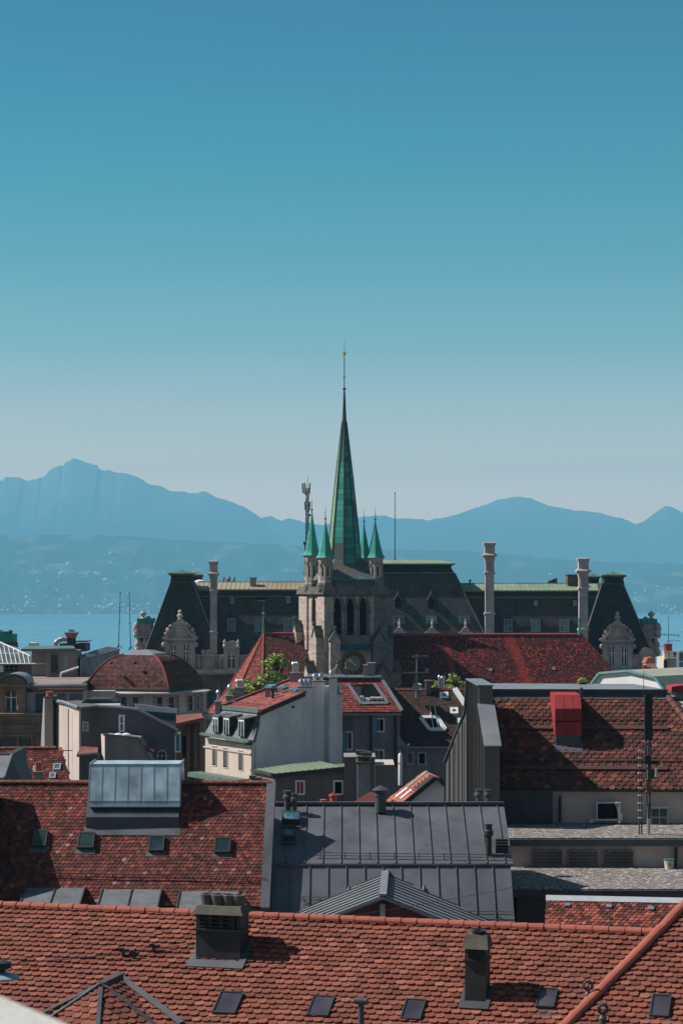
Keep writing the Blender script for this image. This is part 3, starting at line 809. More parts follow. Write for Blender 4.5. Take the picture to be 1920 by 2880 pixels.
# large stone dormers with broken pediments on the pavilions
def scroll(g, cx, s, pts, Y, d):
    g.prism([P(cx + s * a, b, Y) for a, b in pts], (0, d, 0))
def big_dormer(cx, dy):
    Y = YP - .6; y = lambda v: v + dy
    g = MB()
    for a, b in ((-42, -28), (-8, 8), (28, 42)): g.pbox(cx + a, cx + b, y(1810), y(1881), Y, 1.2); g.pbox(cx + a - 1.5, cx + b + 1.5, y(1806), y(1810), Y - .2, 1.5); g.pbox(cx + a - 1, cx + b + 1, y(1873), y(1881), Y - .15, 1.4)
    for a, b in ((-28, -8), (8, 28)): g.pbox(cx + a, cx + b, y(1872), y(1881), Y + .3, .8)
    g.pbox(cx - 42, cx + 42, y(1800), y(1810), Y + .2, 4.0)
    g.pbox(cx - 47, cx + 47, y(1795), y(1800), Y - .5, 4.5)
    g.pbox(cx - 44, cx + 44, y(1798), y(1802), Y - .25, 1.0)
    # dormer body back into the roof
    g.pbox(cx - 40, cx + 40, y(1801), y(1881), Y + 1.2, 3.6)
    for s in (-1, 1):
        scroll(g, cx, s, [(52, y(1795)), (47, y(1790)), (38, y(1786)), (30, y(1779)), (24, y(1769)), (20, y(1766)), (20, y(1771)), (24, y(1783)), (32, y(1791)), (40, y(1795))], Y - .3, 1.6)
        scroll(g, cx, s, [(19, y(1795)), (19, y(1752)), (24, y(1756)), (22, y(1770)), (26, y(1786)), (30, y(1795))], Y + .1, 1.2)
        g.ball((XX(cx + s * 34, Y), Y + .3, ZZ(y(1772), Y)), .4, 8, 1.3); g.ball((XX(cx + s * 27, Y), Y + .2, ZZ(y(1761), Y)), .28, 8)
        g.ball((XX(cx + s * 40, Y), Y + .3, ZZ(y(1782), Y)), .3, 8); g.ball((XX(cx + s * 46, Y), Y, ZZ(y(1813), Y)), .36, 8, 1.4)
    g.pbox(cx - 19, cx + 19, y(1752), y(1795), Y + .1, 1.6)
    g.prism([P(cx - 24, y(1757), Y - .3), P(cx - 20, y(1751), Y - .3), P(cx - 11, y(1748), Y - .3), P(cx - 6, y(1741), Y - .3), P(cx + 6, y(1741), Y - .3), P(cx + 11, y(1748), Y - .3), P(cx + 20, y(1751), Y - .3), P(cx + 24, y(1757), Y - .3)], (0, 1.9, 0))
    # oval shield
    oc = P(cx, y(1773), Y + .08); g.prism([oc + Vector((math.cos(t) * .62, 0, math.sin(t) * .85)) for t in [i * math.pi / 8 for i in range(16)]], (0, -.22, 0))
    g.prism([oc + Vector((math.cos(t) * .85, 0, math.sin(t) * 1.1)) for t in [i * math.pi / 8 for i in range(16)]], (0, -.1, 0))
    g.pbox(cx - 17, cx + 17, y(1788), y(1792), Y - .05, .3)
    zc = lambda v: ZZ(y(v), Y)
    g.lathe((XX(cx, Y), Y + .5), [(.5, zc(1742)), (.3, zc(1738)), (.55, zc(1735)), (.62, zc(1731)), (.35, zc(1727)), (.25, zc(1725)), (.42, zc(1721)), (.3, zc(1717)), (.03, zc(1714))], 10)
    d = g.build('stone_dormer', m_pstone, pal)
    for a, b in ((-26, -9), (9, 26)):
        s = MB(); s.pbox(cx + a, cx + b, y(1811), y(1872), Y + .75, .1); s.use(1)
        Yf = Y + .5; m = (a + b) / 2
        for p, q, t, u in ((a, a + 2.2, 1811, 1872), (b - 2.2, b, 1811, 1872), (m - 1.6, m + 1.6, 1811, 1872)): s.pbox(cx + p, cx + q, y(t), y(u), Yf, .12)
        for t in (1811, 1830, 1869): s.pbox(cx + a + 2.3, cx + b - 2.3, y(t), y(t + 2.8), Yf + .02, .1)
        s.build('window', [m_glass, m_framewhite], d)
    return d
big_dormer(506, 0); big_dormer(1736, 5)

# side dormers of the end pavilions, seen in profile
def side_dormer(s, x, dy):
    Y = YP + 6; y = lambda v: v + dy
    q = lambda a, b: (x + a, x + b) if s > 0 else (x - b, x - a)
    g = MB()
    a, b = q(-14, 20); g.pbox(a, b, y(1792), y(1842), Y, 5)
    a, b = q(-20, 22); g.pbox(a, b, y(1753), y(1787), Y + .3, 4.5)
    a, b = q(-12, 27); g.pbox(a, b, y(1788), y(1794), Y - .3, 5.6)
    a, b = q(-8, 16); g.pbox(a, b, y(1794), y(1806), Y, 5)
    for k, (u, v, r) in enumerate(((22, 1760, .6), (25, 1768, .5), (21, 1776, .65), (24, 1784, .5), (16, 1802, .5), (19, 1812, .6), (17, 1822, .6), (20, 1833, .7), (-2, 1803, .55), (-5, 1812, .6), (8, 1820, .6))):
        g.ball((XX(x + s * u, Y), Y + .2, ZZ(y(v), Y)), r, 8, 1.3)
    z = lambda v: ZZ(y(v), Y)
    g.lathe((XX(x + s * 5, Y), Y + 1), [(.7, z(1739)), (.35, z(1735)), (.3, z(1732)), (.62, z(1729)), (.66, z(1724)), (.3, z(1720)), (.2, z(1718)), (.03, z(1716))], 10)
    g.lathe((XX(x - s * 10, Y), Y + 1.5), [(.6, z(1742)), (.5, z(1736)), (.2, z(1733)), (.03, z(1731))], 8)
    o = g.build('side_dormer', m_pstone, pal)
    c = MB(); a, b = q(-24, 20); c.pbox(a, b, y(1739), y(1752), Y - .2, 5.5); c.build('copper_roof', m_copper, o)
    c = MB(); a, b = q(-10, 12); c.pbox(a, b, y(1826), y(1834), Y - .2, 3); c.build('copper_sill', m_copper, o)
side_dormer(-1, 406, 0); side_dormer(1, 1827, 2)

# smaller pediments on the attic
def arch_pts(cx, cy, rx, ry, n=10, Y=YP): return [P(cx + rx * math.cos(math.pi * i / n), cy - ry * math.sin(math.pi * i / n), Y) for i in range(n + 1)]
g = MB(); Y = YP - .5
g.prism(arch_pts(651, 1822, 21, 20, 12, Y), (0, 3.5, 0)); g.pbox(627, 675, 1817, 1824, Y - .3, 1.2)
for a in (629, 663): g.pbox(a, a + 10, 1826, 1881, Y, 1.2)
g.pbox(633, 669, 1824, 1838, Y + .2, 3); g.pbox(639, 663, 1838, 1881, Y + .8, 2)
for a in (632, 670): g.lathe((XX(a, Y), Y), [(.4, ZZ(1818, Y)), (.25, ZZ(1810, Y)), (.35, ZZ(1806, Y)), (.03, ZZ(1797, Y))], 8)
d = g.build('stone_dormer', m_pstone, pal)
s = MB(); s.pbox(638.5, 663.5, 1840, 1880, Y + .72, .06); s.use(1)
for a, b, t, u in ((638, 640.5, 1838, 1881), (661.5, 664, 1838, 1881), (649.5, 652.5, 1838, 1881)): s.pbox(a, b, t, u, Y + .5, .12)
for t in (1838, 1850, 1879): s.pbox(640.6, 661.4, t, t + 2.4, Y + .52, .1)
s.use(2); s.pbox(641, 649, 1853, 1878.5, Y + .66, .05); s.pbox(653, 661, 1853, 1878.5, Y + .66, .05)
s.build('window', [m_glass, m_framewhite, m_redcloth], d)
def cartouche(cx, w):
    g = MB(); Y = YP - .6
    g.pbox(cx - w, cx + w, 1844, 1881, Y, 1.2); g.pbox(cx - w - 4, cx + w + 4, 1839, 1845, Y - .3, 1.6)
    g.prism([P(cx - w - 2, 1840, Y), P(cx - w * .8, 1834, Y), P(cx - w * .3, 1826, Y), P(cx + w * .3, 1826, Y), P(cx + w * .8, 1834, Y), P(cx + w + 2, 1840, Y)], (0, 1, 0))
    c = P(cx, 1862, Y)
    g.prism([c + Vector((math.cos(t) * .7, 0, math.sin(t) * 1.0)) for t in [i * math.pi / 8 for i in range(16)]], (0, -.2, 0))
    for a in (-w, w): g.ball((XX(cx + a, Y), Y, ZZ(1833, Y)), .45, 8)
    g.build('carved_cartouche', m_pstone, pal)
cartouche(588, 16)
g = MB(); g.prism(arch_pts(1818, 1842, 22, 20, 12, YP - .4), (0, 1.4, 0)); g.pbox(1803, 1833, 1843, 1881, YP - .3, .6); g.build('arched_pediment', m_pstone, pal)

# tall chimneys
def tall_chimney(cx, w, yt, yb, Y):
    m = Y / F; h = w / 2 * m; z = lambda v: ZZ(v, Y); c = (XX(cx, Y), Y)
    pr = [(h, z(yb)), (h, z(yt + 205)), (h * 1.22, z(yt + 204)), (h * 1.22, z(yt + 199)), (h * .97, z(yt + 197)), (h * .97, z(yt + 91)), (h * 1.2, z(yt + 90)), (h * 1.2, z(yt + 84)), (h * .98, z(yt + 80)), (h * .98, z(yt + 58)), (h * 1.12, z(yt + 50)), (h * 1.18, z(yt + 42)),
          (h * 1.62, z(yt + 40)), (h * 1.66, z(yt + 36)), (h * 1.25, z(yt + 32)), (h * 1.12, z(yt + 29)), (h * 1.12, z(yt + 10)), (h * 1.32, z(yt + 8)), (h * 1.36, z(yt + 2)), (h * 1.1, z(yt)), (h * .9, z(yt)), (h * .9, z(yt + 4))]
    g = MB(); g.lathe(c, pr, sq=True)
    for s in (-1, 1):
        for t in (0.0,):
            g.box(c[0] + s * h * .55 - h * .2, c[0] + s * h * .55 + h * .2, c[1] - h * 1.25, c[1] - h * .9, z(yt + 78), z(yt + 45))
    g.box(c[0] - h * .85, c[0] + h * .85, c[1] - h * 1.2, c[1] - h * 1.05, z(yt + 27), z(yt + 12))
    g.build('tall_chimney', m_pchim, pal)
m_pchim = block_mat('chimney_stone', (.56, .47, .43), 1.2, .55, .8, .12, .4)
tall_chimney(601, 19, 1577, 1842, YP + 1.2)
tall_chimney(1375.5, 25, 1525, 1842, YP + 1.0)
tall_chimney(1638.5, 25, 1569, 1842, YP + 1.0)
# small things along the ridges
g = MB(); g.pbox(704, 720, 1626, 1648, YP + 8, 1.5); g.pbox(702.5, 721.5, 1624, 1629, YP + 7.8, 1.9); g.build('roof_vent', m_concrete, pal)
for cx, w in ((629, 3), (643, 5), (658, 3)):
    g = MB(); g.lathe((XX(cx, YP + 12), YP + 12), [(w * .07, ZZ(1640, YP + 12)), (w * .07, ZZ(1630, YP + 12)), (w * .11, ZZ(1628, YP + 12)), (w * .05, ZZ(1622, YP + 12))], 8); g.build('ridge_pot', m_concrete, pal)
g = MB(); g.lathe((XX(562, YP + 13), YP + 13), [(1.2, ZZ(1644, YP + 13)), (1.2, ZZ(1640, YP + 13)), (1.0, ZZ(1634, YP + 13)), (.5, ZZ(1631, YP + 13)), (.05, ZZ(1630, YP + 13))], 14); g.build('dome_light', m_white, pal, True)
g = MB(); g.pbox(1595, 1625, 1618, 1646, YP + 9, 4); g.pbox(1593.5, 1626.5, 1615.5, 1618, YP + 8.8, 4.4); g.build('roof_cabin', m_pstone_dark, pal)
g = MB(); Y = YP + 12; g.prism([P(1541, 1642, Y), P(1541, 1635, Y), P(1566, 1625, Y), P(1566, 1642, Y)], (0, 3, 0)); g.build('roof_hatch', m_zincdark, pal)
g = MB(); Y = YP + 9; g.lathe((XX(1321, Y), Y), [(.15, ZZ(1645, Y)), (.15, ZZ(1635, Y)), (.32, ZZ(1633, Y)), (.1, ZZ(1630, Y))], 8); g.build('ridge_pot', m_iron, pal)
# brown stack that carries the telecom mast
g = MB(); Y = YP - 2
g.pbox(856, 872, 1532, 1700, Y, 1.4); g.pbox(853, 875, 1524, 1532, Y - .25, 1.9); g.pbox(852.5, 875.5, 1560, 1566, Y - .2, 1.8); g.pbox(853, 875, 1610, 1613, Y - .15, 1.7)
g.build('brick_stack', wall_mat('brown_brick', (.20, .10, .075), .25, 1.2), pal)

mast = thing('telecom_mast', 'lattice telecom mast with upright panel aerials on a brown stack beside the church turret', 'mast', P(864, 1524, YP - 1.3))
Y = YP - 1.3
g = MB()
for a, b in ((-.28, -.2), (.28, -.2), (0, .3)): g.tube(P(864, 1524, Y) + Vector((a, b, 0)), P(864.5, 1372, Y) + Vector((a * .8, b * .8, 0)), .10, .09, 5)
zz = [ZZ(1524 - 9 * i, Y) for i in range(17)]; c0 = XX(864, Y)
for i in range(16):
    s = 1 if i % 2 else -1
    g.tube((c0 - .26 * s, Y - .2, zz[i]), (c0 + .26 * s, Y - .2, zz[i + 1]), .075, .075, 4)
    g.tube((c0 + .26 * s, Y - .15, zz[i]), (c0, Y + .28, zz[i + 1]), .075, .075, 4)
g.tube(P(864.5, 1375, Y), P(865.5, 1340, Y), .06, .03, 5)
for a in (-1, 1): g.tube(P(864, 1366 , Y), P(864 + a * 9, 1369, Y), .05, .05, 4); g.tube(P(864, 1390, Y), P(864 + a * 10, 1391, Y), .05, .05, 4); g.tube(P(864, 1416, Y), P(864 + a * 7, 1411, Y), .05, .05, 4)
g.build('lattice_pole', m_iron, mast)
for a, b, t, u, d in ((-16, -11, 1360, 1388, -.5), (-10, -5.5, 1358, 1390, .3), (6, 10, 1359, 1388, -.3), (-9, -5, 1411, 1437, -.2), (6, 10, 1411, 1436, .1)):
    s = 1 if a > 0 else -1
    g = MB(); g.hexa([P(864 + a - s * 2, u, Y + d), P(864 + b - s * 2, u, Y + d), P(864 + b - s * 2, u, Y + d + .3), P(864 + a - s * 2, u, Y + d + .3)], [P(864 + a, t, Y + d), P(864 + b, t, Y + d), P(864 + b, t, Y + d + .3), P(864 + a, t, Y + d + .3)])
    g.build('panel_aerial', simple('aerial_housing', (.55, .49, .40), .6), mast)
g = MB(); g.pbox(868, 874, 1446, 1452, Y - .2, .4); g.build('equipment_box', m_iron, mast)
g = MB(); Y = YP + 9; g.tube(P(1110, 1578, Y), P(1110.5, 1390, Y), .11, .06, 6); g.ball(P(1110.5, 1387, Y), .16); g.lathe((XX(1110, Y), Y), [(.3, ZZ(1580, Y)), (.2, ZZ(1574, Y)), (.1, ZZ(1568, Y))], 8)
meshthing(g, 'flagpole', m_iron, 'bare thin flagpole standing on the central palace roof', 'flagpole', P(1110, 1578, Y))

# ================================================================== the church
YC = 330.0
ch = thing('church', 'sandstone church with red roof, belfry clock tower, corner turrets and green copper spire', 'church', (XX(963, 335), 335, gz(335)))
m_nave = small_tile_mat('church_roof_tiles', (.175, .021, .018), (.36, .045, .036), (.038, .012, .011), streaks=[(6.3, 32.5, -.18, .55), (16.2, 32.5, -.2, .6), (26.2, 33, -.35, 1.3)])
m_apse = small_tile_mat('apse_roof_tiles', (.30, .06, .045), (.42, .11, .085), (.16, .038, .032), speck=.4)
yr = 1785; Yn = 332.0
pn = Pl(P(1300, 1935, Yn), 0, 56)
q = pn.quad([(1000, 1935), (1766, 1935), (1633, yr), (1000, yr)])
g = MB(); slab(g, pn, q, .3)
Yr = q[2].y; zr = q[2].z
bx = XX(1766, Yn)
back = [Vector((p.x, 2 * Yr - p.y, p.z)) for p in q]
g.add([q[1], back[1], q[2]], [(0, 1, 2)]); g.add([back[0], back[1], back[2], q[3]], [(0, 1, 2, 3)])
nr = g.build('roof', m_nave, ch)
g = MB(); g.tube(q[3] + Vector((0, 0, .05)), q[2] + Vector((0, 0, .05)), .22, .22, 6); g.build('ridge', simple('church_ridge_tiles', (.38, .07, .055), .8, 0, .2, .2, 2), nr)
g = MB(); g.tube(q[2], q[1] + Vector((0, 0, .1)), .18, .18, 6); g.build('hip', m_nave, nr)
g = MB(); g.box(XX(640, Yn) , bx - .4, Yn + .5, 2 * Yr - Yn - .5, gz(Yn) - 1, ZZ(1938, Yn)); g.build('wall', m_chstone_grey_shade, ch)
for cx, cy in ((1200, 1885), (1378.5, 1884.5), (1556, 1881)):
    c = pn.hit(cx, cy); g = MB(); g.obox(c, pn.u, pn.v, pn.n, .6, .5, 0, .16); g.build('roof_vent', m_zincpale, nr)
g = MB(); c = q[2]
g.lathe((c.x - .3, c.y), [(.3, c.z - .2), (.22, c.z + .8), (.13, c.z + 1.9), (.1, c.z + 2.2), (.2, c.z + 2.35), (.18, c.z + 2.6), (.05, c.z + 2.8)], 8); g.build('ridge_finial', m_copper, ch)
# chancel roof with its polygonal east end
A = P(741, 1781, Yr + .0); A.z = ZZ(1781, Yr)
r0, z0 = 5.9, ZZ(1945, Yr)
def ring(r, z, ang): return A + Vector((-math.sin(ang) * r, -math.cos(ang) * r, z - A.z))
angs = [math.radians(a) for a in (0, 42, 84, 126, 180)]
g = MB(); g2 = MB()
for a, b in zip(angs[:-1], angs[1:]):
    L = [ring(6.5, ZZ(1952, Yr), a), ring(6.5, ZZ(1952, Yr), b)]
    K = [ring(9.6, ZZ(2012, Yr), a), ring(9.6, ZZ(2012, Yr), b)]
    g.add([L[0], L[1], A], [(0, 1, 2)]); g.add([K[0], K[1], L[1], L[0]], [(0, 1, 2, 3)])
    g.add([K[0] - ZUP * .3, K[1] - ZUP * .3, K[1], K[0]], [(0, 1, 2, 3)])
for a in angs[:-1]:
    g2.tube(A, ring(6.55, ZZ(1951, Yr), a), .13, .17, 5); g2.tube(ring(6.55, ZZ(1951, Yr), a), ring(9.65, ZZ(2011, Yr), a), .17, .17, 5)
ar = g.build('chancel_roof', m_apse, ch); g2.build('hip', simple('chancel_hip_tiles', (.42, .10, .08), .8), ar)
g = MB(); lw = Vector((0, -6.5, ZZ(1952, Yr) - A.z)); lk = Vector((0, -9.6, ZZ(2012, Yr) - A.z)); e = Vector((XX(868, Yr) - A.x, 0, 0))
g.add([A + lw, A + lw + e, A + e, A], [(0, 1, 2, 3)]); g.add([A + lk, A + lk + e, A + lw + e, A + lw], [(0, 1, 2, 3)])
mlw = Vector((0, 6.5, lw.z)); g.add([A + mlw, A + mlw + e, A + e, A], [(0, 1, 2, 3)])
o = g.build('chancel_roof', small_tile_mat('chancel_side_tiles', (.15, .03, .027), (.28, .05, .045), (.05, .022, .02)), ch)
g = MB(); g.tube(A, A + e, .16, .16, 6); g.build('ridge', bpy.data.materials['church_ridge_tiles'], o)
g = MB(); g.lathe((A.x, A.y), [(.3, A.z - .5), (.22, A.z + .1), (.13, A.z + 2.2), (.09, A.z + 2.4), (.09, A.z + 2.9), (.27, A.z + 3.05), (.27, A.z + 3.25), (.05, A.z + 3.45), (.02, A.z + 5.4)], 8); g.build('chancel_finial', m_coppertrim, ch)
g = MB()
for a, b in zip(angs[:-1], angs[1:]): g.add([ring(8.6, gz(Yr) - 1, a), ring(8.6, gz(Yr) - 1, b), ring(8.6, ZZ(2006, Yr), b), ring(8.6, ZZ(2006, Yr), a)], [(0, 1, 2, 3)])
g.build('chancel_wall', m_chstone, ch)

# the tower, turned 20 degrees
PH = math.radians(20); TC = P(963, 1645, 335.0)
ta, tb = Vector((math.cos(PH), math.sin(PH), 0)), Vector((-math.sin(PH), math.cos(PH), 0))
def T(a, b, z=0.0): return Vector((TC.x, TC.y, 0)) + ta * a + tb * b + ZUP * z
def tz(py, Y=329.5): return ZZ(py, Y)
def tbox(g, a0, a1, b0, b1, z0, z1): return g.prism([T(a0, b0, z0), T(a1, b0, z0), T(a1, b1, z0), T(a0, b1, z0)], ZUP * (z1 - z0))
HW, HD = 5.0, 5.9
zb = gz(330) - 1
zc0, zc1 = tz(1668), tz(1650)
lan = [(-3.62, -2.19), (-1.47, -.03), (.69, 2.13)]
zs, zsp, zap = tz(1786), tz(1714), tz(1680)
g = MB()
tbox(g, -HW, HW, -HD, HD, zb, zs - .0)                       # lower stage
g.use(0)
tbox(g, -HW, -HW + 1.0, -HD, HD, zs, zc0)                     # left wall
tbox(g, HW - 1.0, HW, -HD, HD, zs, zc0); tbox(g, -HW + 1, HW - 1, HD - 1, HD, zs, zc0)
px = [-HW + 1.0] + [x for l in lan for x in l] + [HW - 1.0]
for i in range(0, len(px), 2): tbox(g, px[i], px[i + 1], -HD, -HD + 1.0, zs, zsp)
def arch2(a0, a1, z0, z1, n=6):
    """pointed arch, left to right"""
    m = (a0 + a1) / 2; L = []
    for i in range(n + 1): t = i / n; L.append((a0 + (m - a0) * (1 - math.cos(t * math.pi / 2)) , z0 + (z1 - z0) * math.sin(t * math.pi / 2)))
    R = [(2 * m - a, z) for a, z in L[:-1]][::-1]
    return L + R
sp = [(-HW + 1.0, zsp)]
for l in lan: sp += arch2(l[0], l[1], zsp, zap)
sp += [(HW - 1.0, zsp), (HW - 1.0, zc0), (-HW + 1.0, zc0)]
g.prism([T(a, -HD, z) for a, z in sp], tb * 1.0)
tw = g.build('tower_wall', m_chstone, ch)
g = MB(); tbox(g, -HW + 1, HW - 1, -HD + 2.2, HD - 1.1, zs - .1, zc0 - .2); g.build('belfry_interior', m_dark, ch)
g = MB()
for l in lan:
    for k in range(7):
        z = lerp(zs + .5, zsp + .6, k / 6)
        g.prism([T(l[0], -HD + .5, z), T(l[1], -HD + .5, z), T(l[1], -HD + 1.1, z + .45), T(l[0], -HD + 1.1, z + .45)], Vector((0, 0, .06)))
g.build('louvres', m_dark, ch)
g = MB()     # mouldings round the lancets, sills, colonnettes
for l in lan:
    ar_ = arch2(l[0] - .14, l[1] + .14, zsp, zap + .35)
    for (a, z), (b, y) in zip(ar_[:-1], ar_[1:]): g.tube(T(a, -HD - .05, z), T(b, -HD - .05, y), .17, .17, 5)
for a in (-3.8, -1.83, .33, 2.3): g.tube(T(a, -HD - .05, zs), T(a, -HD - .05, zsp), .16, .16, 6); tbox(g, a - .28, a + .28, -HD - .28, -HD, zsp - .35, zsp)
tbox(g, -4.1, 2.6, -HD - .3, -HD, zs - 1.5, zs)
tbox(g, -HW - .15, HW + .15, -HD - .15, HD + .15, zc0 - .55, zc0 - .25)
g.build('moulding', m_chstone_grey_shade, ch)
# corner pilasters of the upper stage
g = MB()
for a0, a1, b0, b1 in ((-HW - .3, -HW + 1.2, -HD - .3, -HD + 3.0), (HW - 1.7, HW + .35, -HD - .3, -HD + 2.2), (-HW - .3, -HW + 1.0, HD - 3.6, HD + .3), (HW - 1.2, HW + .35, HD - 2.2, HD + .3)):
    g = MB(); tbox(g, a0, a1, b0, b1, tz(1830), zc0 - .6); g.build('pilaster', m_chstone if a0 < 0 else m_chstone_grey_shade, ch)  # right-hand pilasters take the darker copy, shade put into their colour
g = MB(); tbox(g, -HW - .62, HW + .62, -HD - .62, HD + .62, zc0 - .2, zc0 + .35); tbox(g, -HW - .4, HW + .4, -HD - .4, HD + .4, zc0 + .35, zc1)
tbox(g, -HW + 1.6, HW - 1.6, -HD + .1, HD - .1, zc1, tz(1630))
for a in [-3.1 + .8 * i for i in range(9)]: tbox(g, a, a + .35, -HD - .2, -HD + .1, tz(1640), tz(1631))
g.build('cornice', m_chstone_grey_shade, ch)
g = MB()     # narrow lancet of the left side
tbox(g, -HW - .1, -HW + .2, -1.2, .4, tz(1760), tz(1690)); g.prism([T(-HW - .1, -1.2, tz(1690)), T(-HW - .1, .4, tz(1690)), T(-HW - .1, -.4, tz(1678))], ta * .3)
g.build('lancet', m_dark, ch)
# roof skirt
g = MB(); ze, zt = tz(1629), tz(1571)
def ringq(a, b, z): return [T(-a, -b, z), T(a, -b, z), T(a, b, z), T(-a, b, z)]
g.hexa(ringq(4.1, 5.2, tz(1613)), ringq(2.3, 2.6, zt)); sk = g.build('tower_roof', m_towerroof if 'm_towerroof' in globals() else wall_mat('tower_slates', (.17, .155, .135), .3, .9, .8, .35, .2, .3), ch)
g = MB(); g.hexa(ringq(4.7, 6.3, ze), ringq(4.12, 5.22, tz(1612.6))); g.hexa(ringq(4.75, 6.35, ze - .18), ringq(4.75, 6.35, ze)); g.build('eaves_sheet', wall_mat('eaves_copper', (.13, .19, .17), .3, .8, .6, .4, .1, .05), sk)
# spire
sc_ = P(968, 1600, 334.0); z = lambda v: ZZ(v, 334.0); k = 334 / F
rot8 = PH + math.pi / 8
prs = [(49, 1586), (47, 1575), (41, 1500), (33.5, 1430), (25, 1346), (15.5, 1265), (6.3, 1186)]
g = MB(); g.lathe((sc_.x, sc_.y), [(r * k, z(v)) for r, v in prs], 8, rot8)
sr = thing_root = None
spo = g.build('spire', m_spire, ch)
# its material counts courses from the spire's own foot
for v in spo.data.vertices: v.co -= Vector((sc_.x, sc_.y, z(1590))) - ori(ch)
spo.location = Vector((sc_.x, sc_.y, z(1590))) - ori(ch); ORI[spo.name] = Vector((sc_.x, sc_.y, z(1590)))
m_rib = simple('brown_copper_rib', (.055, .05, .045), .5, .2, .4)
g = MB()
for i in range(8):
    t = rot8 + i * math.pi / 4
    pp = [Vector((sc_.x + math.cos(t) * r * k, sc_.y + math.sin(t) * r * k, z(v))) for r, v in prs]
    g.path(pp, .10, 5)
g.build('rib', m_rib, spo)
g = MB(); g.lathe((sc_.x, sc_.y), [(6.5 * k, z(1187)), (5.5 * k, z(1170)), (2.6 * k, z(1100))], 8, rot8); g.lathe((sc_.x, sc_.y), [(1.5 * k, z(1098)), (5.4 * k, z(1095.5)), (5.4 * k, z(1093)), (1.5 * k, z(1090))], 10)
g.build('spire_tip', simple('dark_copper', (.055, .06, .055), .5, .2, .4), spo)
g = MB(); g.tube((sc_.x, sc_.y, z(1100)), (sc_.x, sc_.y, z(1003)), .085, .07, 6); g.tube((sc_.x, sc_.y, z(1003)), (sc_.x, sc_.y, z(955)), .06, .015, 6)
for i in range(6): t = i * math.pi / 3; g.tube((sc_.x, sc_.y, z(1062)), (sc_.x + math.cos(t) * .33, sc_.y + math.sin(t) * .33, z(1060)), .03, .03, 4)
g.build('spire_rod', m_iron, spo)
g = MB(); c = (sc_.x, sc_.y, z(996)); g.lathe(c, [(.02, z(1008)), (.14, z(1006)), (.06, z(1003)), (.1, z(1000)), (.24, z(996)), (.2, z(992)), (.06, z(989))], 8)
g.prism([Vector(c) + Vector((-.3, -.04, .2)), Vector(c) + Vector((-.1, -.04, -.1)), Vector(c) + Vector((.25, -.04, .1)), Vector(c) + Vector((.3, -.04, .45)), Vector(c) + Vector((.05, -.04, .2)), Vector(c) + Vector((-.22, -.04, .42))], (0, .08, 0))
g.build('gilded_vane', m_gold, spo)
# four corner turrets
def turret(cx, Y, ybase, yball, ytip, rb, yfoot):
    c = (XX(cx, Y), Y); z = lambda v: ZZ(v, Y); kk = Y / F
    g = MB(); r8 = PH + math.pi / 8
    g.lathe(c, [(rb * .86 * kk, z(yfoot)), (rb * .80 * kk, z(yfoot - 8)), (rb * .76 * kk, z(yfoot - 12)), (rb * .76 * kk, z(ybase + 4)), (rb * .84 * kk, z(ybase + 2)), (rb * .84 * kk, z(ybase - 1))], 8, r8)
    b = g.build('turret', m_chstone, ch)
    g = MB(); h = (yfoot - ybase)
    for i in range(8):
        t = r8 + math.pi / 8 + i * math.pi / 4; n = Vector((math.cos(t), math.sin(t), 0)); u = Vector((-n.y, n.x, 0))
        p = Vector((c[0], c[1], z(ybase + h * .5))) + n * (rb * .76 * kk * math.cos(math.pi / 8))
        g.obox(p, u, ZUP, n, .22, h * .34 * kk, -.1, .02)
    g.build('slit', m_dark, b)
    g = MB()
    for i in range(8):
        t = r8 + math.pi / 8 + i * math.pi / 4; n = Vector((math.cos(t), math.sin(t), 0)); u = Vector((-n.y, n.x, 0))
        p = Vector((c[0], c[1], z(ybase + h * .12))) + n * (rb * .76 * kk * math.cos(math.pi / 8)); w_ = rb * .3 * kk
        for s in (-1, 1): g.tube(p + n * .02, p + u * (s * w_) - ZUP * (h * .2 * kk) + n * .02, .06, .06, 4)
    g.build('hood_mould', m_chstone_grey_shade, b)
    top = ybase - (ybase - yball) * .93
    g = MB(); g.lathe(c, [(rb * 1.0 * kk, z(ybase)), (rb * .82 * kk, z(ybase - 7)), (rb * .72 * kk, z(ybase - 14)), (rb * .45 * kk, z(lerp(ybase, yball, .42))), (rb * .2 * kk, z(lerp(ybase, yball, .72))), (1.6 * kk, z(top))], 8, r8)
    s = g.build('turret_spire', m_turretcopper, b)
    g = MB(); g.tube((*c, z(top)), (*c, z(yball)), .09, .08, 6); g.lathe(c, [(.08, z(yball + 2)), (.2, z(yball + 1)), (.2, z(yball - 1)), (.08, z(yball - 2))], 8); g.tube((*c, z(yball)), (*c, z(ytip)), .07, .015, 6)
    g.build('turret_finial', simple('dark_copper', (.055, .06, .055)), b)
    g = MB(); g.lathe(c, [(rb * .9 * kk, z(yfoot + 14)), (rb * .92 * kk, z(yfoot - 2)), (rb * .8 * kk, z(yfoot - 8))], 8, r8); g.build('turret_base', m_chstone_grey_shade, b)
m_turretcopper = wall_mat('bright_copper_patina', (.05, .34, .26), .12, .8, .6, .3, .06, .03, .3, dirt=(.6, .8, .7))
turret(915, 328.7, 1569, 1459, 1421, 27, 1646)
turret(1055, 331.6, 1569, 1461, 1427, 28, 1644)
turret(877, 335.5, 1562, 1434, 1400, 26, 1650)
turret(1023, 339.5, 1570, 1466, 1432, 24, 1640)
